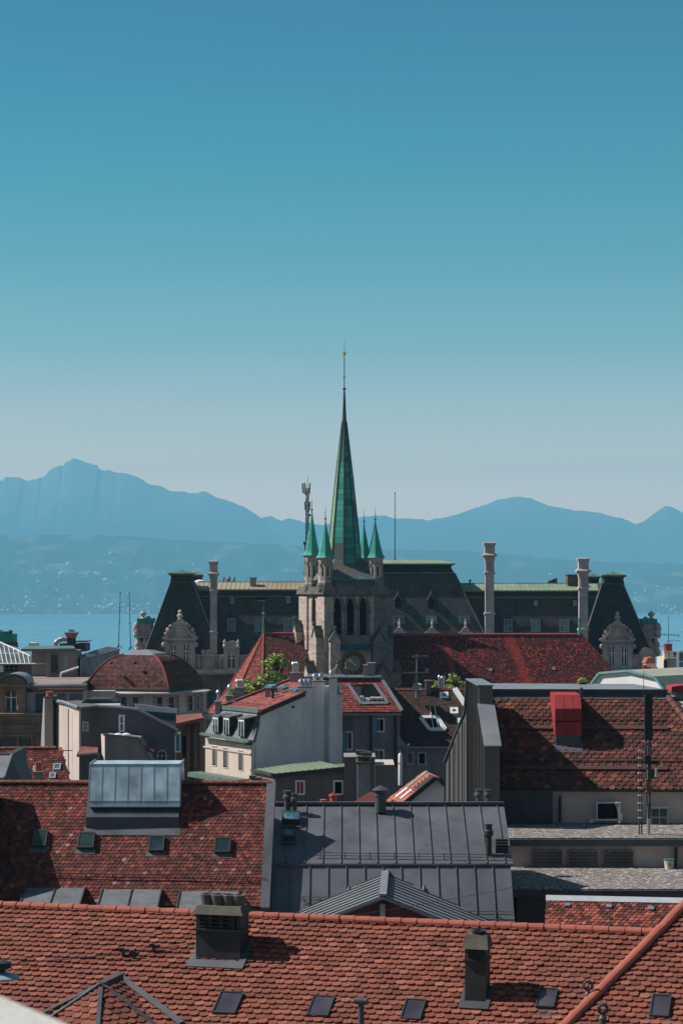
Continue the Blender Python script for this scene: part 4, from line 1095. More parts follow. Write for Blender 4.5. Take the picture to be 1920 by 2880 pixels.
# buttresses with gabled stone caps
def buttress(a0, a1, b0, b1, ytop, yb=2300, along='b', mat=None):
    """gabled buttress head in the tower's frame; the gable faces the side given"""
    z1 = tz(ytop); g = MB(); m = (a0 + a1) / 2; mb_ = (b0 + b1) / 2
    if along == 'b':
        rise = (a1 - a0) * .85; z0 = z1 - rise
        tbox(g, a0, a1, b0, b1, tz(yb), z0); g.prism([T(a0, b0, z0), T(a1, b0, z0), T(m, b0, z1)], tb * (b1 - b0))
        c = MB()
        for s, p in ((-1, a0), (1, a1)):
            q0, q1 = T(p + s * .16, b0 - .15, z0 - .15), T(m, b0 - .15, z1 + .1)
            c.prism([q0, q1, q1 + ZUP * .2, q0 + ZUP * .2 + ta * (s * .05)], tb * (b1 - b0 + .2))
        f = T(m, b0, z1)
    else:
        rise = (b1 - b0) * .85; z0 = z1 - rise
        tbox(g, a0, a1, b0, b1, tz(yb), z0); g.prism([T(a0, b0, z0), T(a0, b1, z0), T(a0, mb_, z1)], ta * (a1 - a0))
        c = MB()
        for s, p in ((-1, b0), (1, b1)):
            q0, q1 = T(a0 - .15, p + s * .16, z0 - .15), T(a0 - .15, mb_, z1 + .1)
            c.prism([q0, q1, q1 + ZUP * .2, q0 + ZUP * .2 + tb * (s * .05)], ta * (a1 - a0 + .2))
        f = T(a0, mb_, z1)
    c.lathe((f.x, f.y), [(.16, z1), (.12, z1 + .3), (.3, z1 + .5), (.24, z1 + .75), (.05, z1 + .95)], 6)
    o = g.build('buttress', mat or m_chstone, ch); c.build('buttress_cap', m_chcap, o)
m_chcap = wall_mat('mossy_cap_stone', (.095, .10, .085), .35, 1.2, .9, .4, .2, .3)
buttress(-HW - 1.5, -HW, -HD + .2, -HD + 1.9, 1764, along='a'); buttress(-HW - 1.5, -HW, HD - 1.9, HD - .2, 1752, along='a')
buttress(-HW + .3, -HW + 2.0, -HD - 1.4, -HD, 1775); buttress(HW - 2.4, HW - .5, -HD - 1.4, -HD, 1776, mat=m_chstone_grey_shade)
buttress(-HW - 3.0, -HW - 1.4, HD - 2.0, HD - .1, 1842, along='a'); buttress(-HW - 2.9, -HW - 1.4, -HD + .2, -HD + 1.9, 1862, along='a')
buttress(-HW + .3, -HW + 2.0, -HD - 2.8, -HD - 1.4, 1870); buttress(HW - 2.4, HW - .4, -HD - 2.8, -HD - 1.4, 1872, mat=m_chstone_grey_shade)
buttress(HW, HW + 1.5, -HD + .2, -HD + 2.0, 1764, along='a', mat=m_chstone_grey_shade); buttress(HW + 1.5, HW + 2.9, -HD + .2, -HD + 2.0, 1862, along='a', mat=m_chstone_grey_shade)
# copper hood over the clock
g = MB(); a0, a1 = -3.6, 3.0
g.prism([T(a0, -HD, tz(1806)), T(a0, -HD - 1.1, tz(1826)), T(a0, -HD - 1.1, tz(1829)), T(a0, -HD, tz(1829))], ta * (a1 - a0))
g.build('clock_hood', wall_mat('dark_teal_copper', (.045, .115, .13), .3, 1, .6, .3), ch)
cc = T(-.35, -HD, tz(1866))
def disc(c, r0, r1, d, n=40):
    """ring (r0=0: disc) facing the tower front"""
    g = MB(); A_ = []
    for i in range(n): t = 2 * math.pi * i / n; A_.append(c + ta * (math.cos(t) * r1) + ZUP * (math.sin(t) * r1))
    if r0 <= 0: g.prism(A_, -tb * d)
    else:
        for i in range(n):
            t, u = 2 * math.pi * i / n, 2 * math.pi * (i + 1) / n
            q = [c + ta * (math.cos(x) * r) + ZUP * (math.sin(x) * r) for x, r in ((t, r0), (u, r0), (u, r1), (t, r1))]
            g.prism(q, -tb * d)
    return g
ck = disc(cc, 1.22, 1.95, .12).build('clock', simple('dark_red_dial', (.12, .028, .022), .6), ch)
disc(cc, 1.95, 2.08, .18).build('clock_rim', simple('dull_gold', (.30, .18, .06), .5, .4), ck)
disc(cc, 0, 1.22, .15).build('dial_centre', simple('grey_dial', (.24, .235, .23), .8, 0, .2, .3, 4), ck)
g = MB()
ROM = ['XII', 'I', 'II', 'III', 'IIII', 'V', 'VI', 'VII', 'VIII', 'IX', 'X', 'XI']
for k, s in enumerate(ROM):
    th = math.pi / 2 - k * math.pi / 6; rd = ta * math.cos(th) + ZUP * math.sin(th); tg = ta * math.sin(th) - ZUP * math.cos(th)
    wd = sum({'I': .11, 'V': .2, 'X': .2}[c] for c in s); x = -wd / 2
    for c in s:
        w = {'I': .11, 'V': .2, 'X': .2}[c]; m_ = x + w / 2
        def st(xa, ra, xb, rb): g.bar(cc - tb * .12 + tg * xa + rd * ra, cc - tb * .12 + tg * xb + rd * rb, -tb, .055, .03)
        if c == 'I': st(m_, 1.36, m_, 1.82)
        if c == 'V': st(m_ - .08, 1.82, m_, 1.36); st(m_ + .08, 1.82, m_, 1.36)
        if c == 'X': st(m_ - .08, 1.82, m_ + .08, 1.36); st(m_ + .08, 1.82, m_ - .08, 1.36)
        x += w
g.build('numerals', simple('dull_gold', (.30, .18, .06)), ck)
for deg, L, w in ((297, 1.55, .16), (318, 1.15, .2)):
    th = math.radians(90 - deg); rd = ta * math.cos(th) + ZUP * math.sin(th); sd = ta * -math.sin(th) + ZUP * math.cos(th)
    g = MB(); b_ = cc - tb * .2
    g.prism([b_ - rd * .5 + sd * w * .4, b_ + rd * L * .55 + sd * w * .35, b_ + rd * L * .7 + sd * w * .9, b_ + rd * L, b_ + rd * L * .7 - sd * w * .9, b_ + rd * L * .55 - sd * w * .35, b_ - rd * .5 - sd * w * .4], -tb * .05)
    g.build('clock_hand', m_gold, ck)

# ================================================================== roofs and houses between the terrace and the church
def body(parent, pl, q, zg, mat, inset=.3, backmat=None, name='wall', backroof=True, drop=.22):
    """walls under a pitched roof (eave L, eave R, ridge R, ridge L) and its far slope"""
    eL, eR, rR, rL = [Vector(p) for p in q]; h = pl.h
    def sec(e, r):
        d = (r - e).dot(h); s = (r.z - e.z) / max(d, .01)
        f = e + h * inset; b = r + h * (d - inset); zt = e.z + inset * s - drop
        return [Vector((f.x, f.y, zg)), Vector((f.x, f.y, zt)), Vector((r.x, r.y, r.z - drop)), Vector((b.x, b.y, zt)), Vector((b.x, b.y, zg))]
    A, B = sec(eL, rL), sec(eR, rR); w = (B[0] - A[0]).normalized() * .12
    g = MB(); g.hexa([p + w for p in A], [p - w for p in B]); o = g.build(name, mat, parent)
    if backroof:
        g = MB(); d = (rL - eL).dot(h); bL = rL + h * d - ZUP * (rL.z - eL.z); d = (rR - eR).dot(h); bR = rR + h * d - ZUP * (rR.z - eR.z)
        g.prism([rL, rR, bR, bL], (0, 0, -.12)); g.build('rear_roof', backmat or m_ridge_old, parent)
    return o
def ridge_tiles(parent, a, b, r, mat, L=.36, name='ridge_tiles'):
    """a row of overlapping half-round ridge tiles"""
    a, b = Vector(a), Vector(b); d = b - a; n = max(1, int(d.length / L)); d.normalize()
    sd = d.cross(ZUP).normalized(); up = sd.cross(d)
    g = MB(); rs = random.Random(3)
    for i in range(n):
        p0 = a + d * (L * i); p1 = p0 + d * (L * 1.06); r0, r1 = r * rs.uniform(.97, 1.0), r * rs.uniform(1.12, 1.18); k = 7
        p0 = p0 + sd * rs.uniform(-.01, .01)
        A = [p0 + sd * (math.cos(t) * r0) + up * (math.sin(t) * r0 * .8) for t in [math.pi * (j / k * 1.1 - .05) for j in range(k + 1)]]
        B = [p1 + sd * (math.cos(t) * r1) + up * (math.sin(t) * r1 * .8) for t in [math.pi * (j / k * 1.1 - .05) for j in range(k + 1)]]
        g.hexa(A, B)
    return g.build(name, mat, parent)
def snow_guard(parent, pl, a, b, name='snow_guard', mat=None):
    g = MB(); a, b = pl.hit(*a), pl.hit(*b)
    for k in (.12, .2): g.tube(a + pl.n * k + pl.v * (k - .12), b + pl.n * k + pl.v * (k - .12), .016, .016, 5)
    n = int((b - a).length / 1.1)
    for i in range(n + 1):
        p = a.lerp(b, (i + .3) / (n + 1)); g.bar(p, p + pl.n * .24 + pl.v * .05, pl.v, .03, .03)
    return g.build(name, mat or m_iron, parent)
m_ironrust = simple('rusty_iron', (.11, .05, .04), .7)

# ---------------- the wide orange roof in the foreground
fgy, fgs = -14.7, 27
FG = Pl(P(960, 2592, 39.6), fgy, fgs)
fg = thing('foreground_house', 'wide orange clay tiled roof in the foreground with two dark chimneys', 'house', (FG.O.x, FG.O.y, gz(39)))
def fg_ridge(px):
    """point on the ridge line at photo column px"""
    k = (px - CX) / F
    t = (FG.O.x - k * FG.O.y) / (k * FG.u.y - FG.u.x)
    return FG.O + FG.u * t
rL, rR = fg_ridge(-70), fg_ridge(1866)
eL, eM = FG.hit(-70, 3010), FG.hit(1478, 3010)
g = MB(); slab(g, FG, [eL, eM, rR, rL], .1); rf = g.build('roof', simple('roof_underlay', (.06, .03, .025), .9), fg)
tiles(FG, [eL, eM, rR, rL], 'roof_tiles', m_tile_fg, rf, .178, .148, .028, seed=2)
ridge_tiles(rf, rL + FG.n * .05, rR + FG.n * .05, .095, m_ridge_fg, .30)
d = 9.0; bk = lambda p, q: Vector(p) + FG.h * d - ZUP * (d * math.tan(math.radians(fgs)))
g = MB(); g.prism([rL, rR, bk(rR, 0), bk(rL, 0)], (0, 0, -.1)); g.build('rear_roof', m_ridge_fg, fg)
g = MB(); w0, w1 = FG.hit(-70, 2960) , FG.hit(1900, 2960)
g.hexa([Vector((p.x, p.y, gz(39) - 1)) for p in (w0, w1, bk(rR, 0) + FG.u * 1.5, bk(rL, 0))], [Vector((p.x, p.y, z)) for p, z in ((w0, w0.z - .6), (w1, w1.z - .6), (bk(rR, 0) + FG.u * 1.5, bk(rR, 0).z - .2), (bk(rL, 0), bk(rL, 0).z - .2))])
g.build('wall', m_beige, fg)
# the wing on the right, a little higher, edged with a row of ridge tiles
FR = Pl(FG.O + FG.n * .16, fgy, fgs)
wg = thing('foreground_wing', 'orange tiled roof wing edged by a diagonal row of ridge tiles', 'house', (FR.hit(1850, 2800).x, FR.hit(1850, 2800).y, gz(39)))
q = [FR.hit(1475, 3010), FR.hit(2010, 3010), FR.hit(2010, 2480), FR.hit(1958, 2520), FR.hit(1857, 2636)]
g = MB(); slab(g, FR, q, .12); rw = g.build('roof', bpy.data.materials['roof_underlay'], wg)
tiles(FR, q, 'roof_tiles', m_tile_fg, rw, .178, .148, .028, seed=5)
ridge_tiles(rw, q[0] + FR.n * .08, q[3] + FR.n * .08, .095, m_ridge_fg, .40, 'verge_tiles')
g = MB(); a, b = FG.hit(1462, 3000), FG.hit(1838, 2640); s_ = (b - a).normalized().cross(FG.n).normalized()
g.prism([a + FG.n * .035, b + FG.n * .035, b + FG.n * .035 + s_ * .2, a + FG.n * .035 + s_ * .3], FG.n * .01); g.build('valley_gutter', m_dark, rw)
g = MB(); g.hexa([Vector((p.x, p.y, gz(39))) for p in (q[0], q[1], q[2], q[3])], [Vector((p.x, p.y, p.z - .4)) for p in (q[0], q[1], q[2], q[3])]); g.build('wall', m_beige, wg)
# roof windows
for x0, x1, y0, y1 in ((610, 676, 2801, 2862), (873, 935, 2812, 2869), (1134, 1192, 2822, 2879), (1511, 1564, 2792, 2845)):
    roof_window(fg, FG, x0, x1, y0, y1, up=.12, apron=.16, fr=.025, glass=m_glassroof2 if 'm_glassroof2' in globals() else glass_mat('dim_roof_glass', (.07, .06, .075), .04, .8))
roof_window(wg, FR, 1829, 1884, 2810, 2871, up=.12, apron=.16, fr=.025, glass=MATS['dim_roof_glass'])
def onroof(pl, base_px, w, dp, name, parent):
    """frame of an upright object standing on a roof: base point plus box helper in the roof's own directions"""
    c = pl.hit(*base_px)
    def bx(g, a0, a1, b0, b1, z0, z1):
        p = [c + pl.u * a + pl.h * b for a, b in ((a0, b0), (a1, b0), (a1, b1), (a0, b1))]
        return g.prism([Vector((q.x, q.y, c.z + z0)) for q in p], ZUP * (z1 - z0))
    return c, bx
# chimney with four pots
c, bx = onroof(FG, (613, 2712), 1, 1, '', fg)
g = MB(); bx(g, -.43, .43, 0, .55, -.3, .62); g.build('x', m_tar, fg).name = 'chimney'; ch1 = bpy.data.objects['chimney'] if 'chimney' in bpy.data.objects else COL.objects[-1]
ch1 = [o for o in fg.children if o.name.startswith('chimney')][-1]; ORI[ch1.name] = ori(fg)
g = MB(); bx(g, -.47, .47, -.04, .59, .62, .66); bx(g, -.41, .41, .06, .5, .66, .9)
for a in (-.43, -.19, .03, .25, .36): bx(g, a, a + .07, 0, .55, .66, .9)
for k in range(3):
    for a in (-.36, -.12, .1): bx(g, a, a + .17, -.01, .05, .69 + k * .075, .715 + k * .075)
bx(g, -.45, .45, -.02, .57, .9, .93); g.build('louvre_stage', m_tar, ch1)
g = MB(); p = [c + FG.u * a + FG.h * b for a, b in ((-.5, -.07), (.5, -.07), (.5, .62), (-.5, .62))]; p2 = [c + FG.u * a + FG.h * b for a, b in ((-.42, .05), (.42, .05), (.42, .5), (-.42, .5))]
g.hexa([Vector((q.x, q.y, c.z + .93)) for q in p], [Vector((q.x, q.y, c.z + 1.07)) for q in p2]); g.build('cap', m_lichen, ch1)
for a, r in ((-.30, .13), (-.08, .15), (.14, .14), (.33, .13)):
    q = c + FG.u * a + FG.h * .27; z = c.z + 1.02
    g = MB(); g.lathe((q.x, q.y), [(r * .75, z), (r * .9, z + .12), (r, z + .24), (r * .92, z + .25), (r * .7, z + .25), (r * .6, z + .1)], 12); g.build('chimney_pot', wall_mat('sooty_clay', (.17, .15, .135), .4, 4, .9, .4), ch1, True)
g = MB()
a0, b0 = FG.uv(c)
for (u0, u1, v0, v1) in ((-.55, .55, -.22, .0), (-.55, -.43, 0, .62), (.43, .55, 0, .62)):
    g.obox(FG.at(a0 + (u0 + u1) / 2, b0 + (v0 + v1) / 2), FG.u, FG.v, FG.n, u1 - u0, v1 - v0, .085, .1)
g.build('apron', m_zinc, ch1)
# slim chimney
c, bx = onroof(FG, (1336, 2828), 1, 1, '', fg)
g = MB(); bx(g, -.19, .19, 0, .4, -.3, .78); ch2 = g.build('chimney', m_tar, fg)
g = MB(); bx(g, -.215, .215, -.025, .425, .78, .81); bx(g, -.15, .15, .04, .36, .81, 1.0)
for a in (-.19, .12): bx(g, a, a + .07, 0, .4, .81, 1.0)
for k in range(3): bx(g, -.12, .12, 0, .05, .83 + k * .06, .85 + k * .06)
g.build('louvre_stage', m_tar, ch2)
g = MB(); p = [c + FG.u * a + FG.h * b for a, b in ((-.235, -.05), (.235, -.05), (.235, .45), (-.235, .45))]; p2 = [c + FG.u * a + FG.h * b for a, b in ((-.19, .1), (.19, .1), (.19, .36), (-.19, .36))]
g.hexa([Vector((q.x, q.y, c.z + 1.0)) for q in p], [Vector((q.x, q.y, c.z + 1.24)) for q in p2]); g.build('cap', m_lichen, ch2)
q = c + FG.u * .02 + FG.h * .22; g = MB(); g.lathe((q.x, q.y), [(.12, c.z + 1.2), (.125, c.z + 1.28), (.14, c.z + 1.3), (.1, c.z + 1.3), (.09, c.z + 1.2)], 12); g.build('chimney_pot', m_iron, ch2, True)
a0, b0 = FG.uv(c); g = MB()
for (u0, u1, v0, v1) in ((-.27, .27, -.2, 0), (-.27, -.19, 0, .44), (.19, .27, 0, .44)): g.obox(FG.at(a0 + (u0 + u1) / 2, b0 + (v0 + v1) / 2), FG.u, FG.v, FG.n, u1 - u0, v1 - v0, .085, .1)
g.build('apron', m_zincdark, ch2)
# vent pipes
def vent(parent, pl, px, py, h, r, kind, mat=None):
    c = pl.hit(px, py); g = MB()
    if kind == 'tee':
        g.tube(c, c + ZUP * h, r, r, 10); g.tube(c + ZUP * h - pl.u * r * 2.1, c + ZUP * h + pl.u * r * 2.1, r * 1.15, r * 1.15, 10)
    elif kind == 'ring':
        g.tube(c, c + ZUP * h * .55, r, r, 10); g.tube(c + ZUP * h * .55, c + ZUP * h * .68, r * 1.25, r * .5, 10)
        o = c + ZUP * (h * .84); n = 12; R = h * .15
        for i in range(n):
            t, u = 2 * math.pi * i / n, 2 * math.pi * (i + 1) / n
            g.tube(o + UX * (math.cos(t) * R) + ZUP * (math.sin(t) * R), o + UX * (math.cos(u) * R) + ZUP * (math.sin(u) * R), r * .5, r * .5, 6)
    elif kind == 'cowl':
        g.tube(c, c + ZUP * h * .62, r, r, 10); g.lathe((c.x, c.y), [(r * 1.0, c.z + h * .6), (r * 1.5, c.z + h * .64), (r * 1.5, c.z + h * .78), (r * 1.05, c.z + h * .82), (r * 1.1, c.z + h * .9), (r * 1.25, c.z + h), (r * .3, c.z + h)], 10)
    elif kind == 'cone':
        g.tube(c, c + ZUP * h * .8, r, r, 14); g.lathe((c.x, c.y), [(r * 1.55, c.z + h * .84), (r * .25, c.z + h)], 14); g.lathe((c.x, c.y), [(r * 1.15, c.z + h * .62), (r * 1.1, c.z + h * .68)], 14); g.tube(c + ZUP * h * .78, c + ZUP * h * .86, r * .5, r * .5, 8)
    return g.build('vent_pipe', mat or m_zincdark, parent, True)
vent(fg, FG, 1015, 2905, .56, .055, 'tee'); vent(fg, FG, 1652, 2842, .52, .05, 'ring'); vent(wg, FR, 1694, 2910, .52, .06, 'ring')

# ---------------- polygonal bay dormer at the lower left of the orange roof
Ad = FG.hit(341, 2748); By = Ad.y * (2748 - HOR) / (2774 - HOR)
Bd = P(285, 2774, By); Bd.z = Ad.z
dirs = [(-.86, -.5), (.06, -1), (.86, -.5)]
r0, dr = 1.9, 1.0
base = [Bd + Vector((a * r0, b * r0, -dr)) for a, b in dirs]
bk4 = (Ad - Bd) * 3.2
facets = [[base[0], base[1], Bd], [base[1], base[2], Bd], [base[2], base[2] + bk4, Bd + bk4, Bd], [base[0] + bk4, base[0], Bd, Bd + bk4]]
g = MB()
for f in facets: g.add(f, [tuple(range(len(f)))])
dm = g.build('dormer_roof', bpy.data.materials['roof_underlay'], fg)
for i, f in enumerate(facets):
    tiles(pl3(f[0], f[1], f[2]), f, 'roof_tiles', m_tile_fg, dm, .178, .148, .018, seed=20 + i)
m_hipmetal = simple('grey_hip_metal', (.11, .11, .112), .5, .2, .4)
g = MB()
for b in base: g.bar(Bd + ZUP * .04, b + ZUP * .04, ZUP, .075, .04)
g.bar(Ad + (Ad - Bd) * .3 + ZUP * .04, Bd + ZUP * .03, ZUP, .15, .05); g.build('hip_strip', m_hipmetal, dm)
g = MB()
for e, s_w in ((FG.hit(520, 2885), .12), (FG.hit(112, 2862), -.07)):
    a, b = Ad + FG.n * .1, e + FG.n * .1; sd = (b - a).cross(FG.n).normalized() * s_w
    g.prism([a, b, b + sd, a + sd], FG.n * .015)
g.build('valley_strip', m_hipmetal, dm)
g = MB(); 
for a, b in zip(base[:-1], base[1:]):
    a, b = a.lerp(Bd, .15), b.lerp(Bd, .15); g.prism([Vector((a.x, a.y, base[0].z + .05)), Vector((b.x, b.y, base[0].z + .05)), Vector((b.x, b.y, base[0].z - 2)), Vector((a.x, a.y, base[0].z - 2))], ((Bd.x - a.x) * .2, (Bd.y - a.y) * .2, 0))
g.build('dormer_wall', m_beige, dm)

# ---------------- the old dark red roof with the glass lantern
J = Pl(P(420, 2548, 81.9), -1.2, 45)
jr = thing('tiled_house', 'old dark red tiled roof with a glass lantern and three lead covered dormers', 'house', (J.O.x, J.O.y, gz(87)))
q = [J.hit(-90, 2556), J.hit(742, 2552), J.hit(762, 2206), J.hit(-90, 2204)]
q[2] = J.at(J.uv(q[1])[0], J.uv(q[2])[1]); q[3] = J.at(J.uv(q[3])[0], J.uv(q[2])[1])
g = MB(); slab(g, J, q, .15); rf = g.build('roof', bpy.data.materials['roof_underlay'], jr)
tiles(J, q, 'roof_tiles', m_tile_old, rf, .18, .172, .017, seed=8)
ridge_tiles(rf, q[3] + ZUP * .05, q[2] + ZUP * .05, .13, m_ridge_old, .38)
body(jr, J, q, gz(90) - 1, m_beige)
g = MB(); u1, (v0, v1) = J.uv(q[1])[0], (J.uv(q[1])[1], J.uv(q[2])[1])
g.obox(J.at(u1 + .05, (v0 + v1) / 2), J.u, J.v, J.n, .36, v1 - v0 + .2, -.3, .14); g.build('verge_strip', m_zinc, rf)
for x0, x1, y0, y1 in ((94, 134, 2341, 2386), (221, 267, 2347, 2391), (420, 463, 2357, 2399), (604, 649, 2362, 2403)): roof_window(jr, J, x0, x1, y0, y1, up=.2, apron=.22, fr=.06, glass=glass_mat('teal_roof_glass', (.03, .055, .055), .08, .7))
snow_guard(rf, J, (70, 2466), (748, 2481), mat=m_ironrust)
# lead covered dormers along the eave
m_lead = wall_mat('crinkled_lead', (.175, .185, .187), .3, 1.6, .55, .3, .1, .6, .4)
for bx0, bx1 in ((75, 240), (289, 455), (507, 672)):
    yb = 2499 + (bx0 - 75) * .022
    A, B = J.hit(bx0, yb), J.hit(bx1, yb)
    A += J.n * .06; B += J.n * .06
    dz = -.62; f = Vector((0, -2.55, dz))
    g = MB(); g.prism([A, B, B + f, A + f], (0, 0, -.07)); m_ = (A + B) / 2
    o = g.build('dormer', m_lead, jr)
    t = MB()
    for p in (A, m_, B): t.bar(p + ZUP * .0, p + f, ZUP, .05, .05)
    t.bar(A + f + Vector((-.05, -.05, -.1)), B + f + Vector((.05, -.05, -.1)), ZUP, .08, .1); t.build('edge_strip', m_zincdark, o)
    w = MB(); w.prism([A + f * .9 - ZUP * .08, B + f * .9 - ZUP * .08, B + f * .9 - ZUP * 1.3, A + f * .9 - ZUP * 1.3], (0, .15, 0))
    for p, s in ((A, .1), (B, -.1)): w.prism([p - ZUP * .08 + Vector((s, 0, 0)), p + f * .9 + Vector((s, 0, -.08)), p + f * .9 + Vector((s, 0, -1.3)), p + Vector((s, 0, -1.3))], (-s * .4, 0, 0))
    w.build('cheek', m_mauve, o)
# block past its left end, out of view, shaped to shade the left tiles
g = MB(); ul = J.uv(J.hit(-22, 2380))[0]; v0, v1 = J.uv(q[0])[1] - .6, J.uv(q[3])[1]
pw = [J.at(ul, v0, 0) - ZUP * 3, J.at(ul, v0, 1.5), J.at(ul, v1 * .55 + v0 * .45, 1.9), J.at(ul, v1, .9), J.at(ul, v1, .5) - ZUP * 6]
g.prism(pw, J.u * -2.5); g.build('party_wall', m_tar, jr)
# glass lantern
c = J.hit(375, 2334); Yl = c.y
lan_ = MB(); lan_.pbox(243, 503, 2298, 2352, Yl, 4.2); lan_.prism([P(243, 2298, Yl), P(503, 2298, Yl), P(503, 2270, Yl + .5), P(243, 2270, Yl + .5)], (0, 3.3, 0))
lo = lan_.build('lantern', m_zincdark, jr)
m_palesky = glass_mat('sky_pale_lantern_glass', (.46, .58, .62), .16, .5)  # paleness put into the colour for sky mirrored in the panes
a0, a1, b1, b0 = P(249, 2268, Yl + .25), P(506, 2268, Yl + .25), P(507, 2150, Yl + .85), P(253, 2150, Yl + .85)
g = MB(); g.hexa([a0, a1, a1 + Vector((0, 3.2, 0)), a0 + Vector((0, 3.2, 0))], [b0, b1, b1 + Vector((0, 2.0, 0)), b0 + Vector((0, 2.0, 0))]); g.build('lantern_glass', m_palesky, lo)
g = MB(); nn = Vector((0, -1, .3)).normalized()
for i in range(8):
    t = i / 7; g.bar(a0.lerp(a1, t), b0.lerp(b1, t), nn, .045, .007)
g.bar(a0 + nn * .02, a1 + nn * .02, nn, .07, .015); g.bar(b0, b1, nn, .05, .02)
for s, e in ((a0, b0), (a1, b1)): g.bar(s, s + Vector((0, 3.2, 0)), ZUP, .05, .05); g.bar(e, e + Vector((0, 2, 0)), ZUP, .05, .05)
g.build('glazing_bar', m_greysteel, lo)
g = MB(); g.pbox(249, 506, 2252, 2254, Yl + .3, .05); g.build('glazing_rail', m_greysteel, lo)
g = MB(); g.prism([J.hit(238, 2352) + J.n * .06, J.hit(508, 2352) + J.n * .06, J.hit(508, 2330) + J.n * .06, J.hit(238, 2330) + J.n * .06], J.n * .02); g.build('apron', m_zinc, lo)

# ---------------- the standing seam zinc roof
KU = Pl(P(1095, 2428.7, 84), 0, 22); KL = Pl(P(1095, 2432.5, 83.95), 0, 44)
kz = thing('zinc_house', 'grey standing seam zinc roof with a small gable facing the viewer', 'house', (KU.O.x, KU.O.y, gz(84)))
qu = KU.quad([(752, 2428.7), (1441, 2428.7), (1432, 2263), (778, 2263)])
qu[2] = KU.at(KU.uv(qu[1])[0] - .0, KU.uv(qu[2])[1]); qu[3] = KU.at(KU.uv(qu[0])[0], KU.uv(qu[2])[1])
g = MB(); slab(g, KU, qu, .12); us = [KU.uv(qu[0])[0] + .02 + .735 * i for i in range(14)]
seams(g, KU, qu, us, .035, .05); zr_ = g.build('roof', m_zinc, kz)
top = KL.hit(1095, 2432).z
ql = [KL.hit(740, 2640), KL.hit(1450, 2640), KL.hit(1441, 2433), KL.hit(752, 2433)]
ql[2] = KL.at(KL.uv(ql[1])[0], KL.uv(ql[2])[1]); ql[3] = KL.at(KL.uv(ql[0])[0], KL.uv(ql[2])[1])
g = MB(); slab(g, KL, ql, .12); us = [KL.uv(ql[0])[0] + .3 + .735 * i for i in range(14)]
seams(g, KL, ql, us, .035, .05); g.build('roof', m_zinc, kz)
g = MB(); g.bar(qu[0] + Vector((0, -.1, -.1)), qu[1] + Vector((0, -.1, -.1)), ZUP, .12, .09); g.bar(qu[3] + ZUP * .0, qu[2] + ZUP * .0, ZUP, .3, .12); g.build('roof_edge', m_zincdark, zr_)
body(kz, KU, qu, gz(84) - 1, m_mauve, backmat=m_zinc)
g = MB(); g.box(ql[0].x + .2, ql[1].x - .2, ql[0].y + .4, 84.5, gz(84) - 1, ql[0].z + .2); g.build('wall', m_mauve, kz)
snow_guard(zr_, KU, (880, 2413), (1436, 2419), mat=m_ironrust); snow_guard(zr_, KL, (1302, 2576), (1447, 2578), mat=m_ironrust); snow_guard(zr_, KL, (842, 2536), (932, 2537), mat=m_ironrust)
# its small front gable
Bk = P(1083, 2452, 84.0); Fr = P(1076, 2522, 84.0 * (2452 - HOR) / (2522 - HOR)); Fr.z = Bk.z; Bk = Bk + (Bk - Fr) * .15
hw, dz = 4.1, 1.62
for s in (-1, 1):
    e = Vector((s * hw, 0, -dz)); qq = [Fr, Fr + e, Bk + e, Bk]
    p = pl3(*( (Fr + e, Bk + e, Fr) )); g = MB(); sm = MB(); g.prism([x for x in qq], (0, 0, -.1))
    L = (Bk - Fr).length; n = int(L / .72)
    for i in range(n + 1):
        o = Fr + (Bk - Fr) * ((i + .1) / (n + .5)); sm.bar(o, o + e, p.n, .05, .05)
    gr = g.build('gable_roof', m_zincpale, kz); sm.build('seam', m_zinc, gr)
g = MB(); g.bar(Fr + ZUP * .03, Bk + ZUP * .03, ZUP, .28, .07); g.build('ridge_strip', m_zincpale, gr)
g = MB(); f = Fr + Vector((0, .7, -.2)); g.prism([f, f + Vector((-hw * .95, 0, -dz * .95)), f + Vector((-hw * .95, 0, -dz - 3)), f + Vector((hw * .95, 0, -dz - 3)), f + Vector((hw * .95, 0, -dz * .95))], (0, 5, 0)); gw = g.build('gable_wall', m_darkred, kz)
g = MB(); g.bar(f + Vector((0, -.06, -2.6)), f + Vector((0, -.06, -.15)), Vector((0, -1, 0)), .2, .08); g.build('post', m_frame, gw)
vent(kz, KU, 1069, 2284, 1.12, .24, 'cone'); vent(kz, KU, 808, 2287, .95, .13, 'cowl'); vent(kz, KU, 827, 2291, .90, .12, 'cowl')
vent(kz, KU, 1373, 2404, 1.25, .13, 'cowl', m_iron)
g = MB(); 
for k in range(4): c = KU.hit(1372, 2378 + k * 8); g.obox(c + KU.u * .55, KU.u, KU.v, KU.n, .5, .05, .05, .3)
g.build('flue_shadow_strip', m_iron, zr_)  # iron strips added in place of the flue's striped shadow
for px, py in ((981, 2499), (1191, 2497)):
    c = KL.hit(px, py); g = MB(); g.add([c + Vector((-.16, -.02, -.12)), c + Vector((.16, -.02, -.12)), c + Vector((0, -.28, .02)), c + KL.v * .2, c + Vector((0, -.24, -.12))], [(0, 2, 3), (2, 1, 3), (0, 4, 2), (4, 1, 2)]); g.build('air_vent', m_zinc, kz)
for x0, x1, y0, y1 in ((793, 843, 2297, 2322), (796, 828, 2346, 2368)): roof_window(kz, KU, x0, x1, y0, y1, up=.3, apron=.2, glass=m_glassblue)

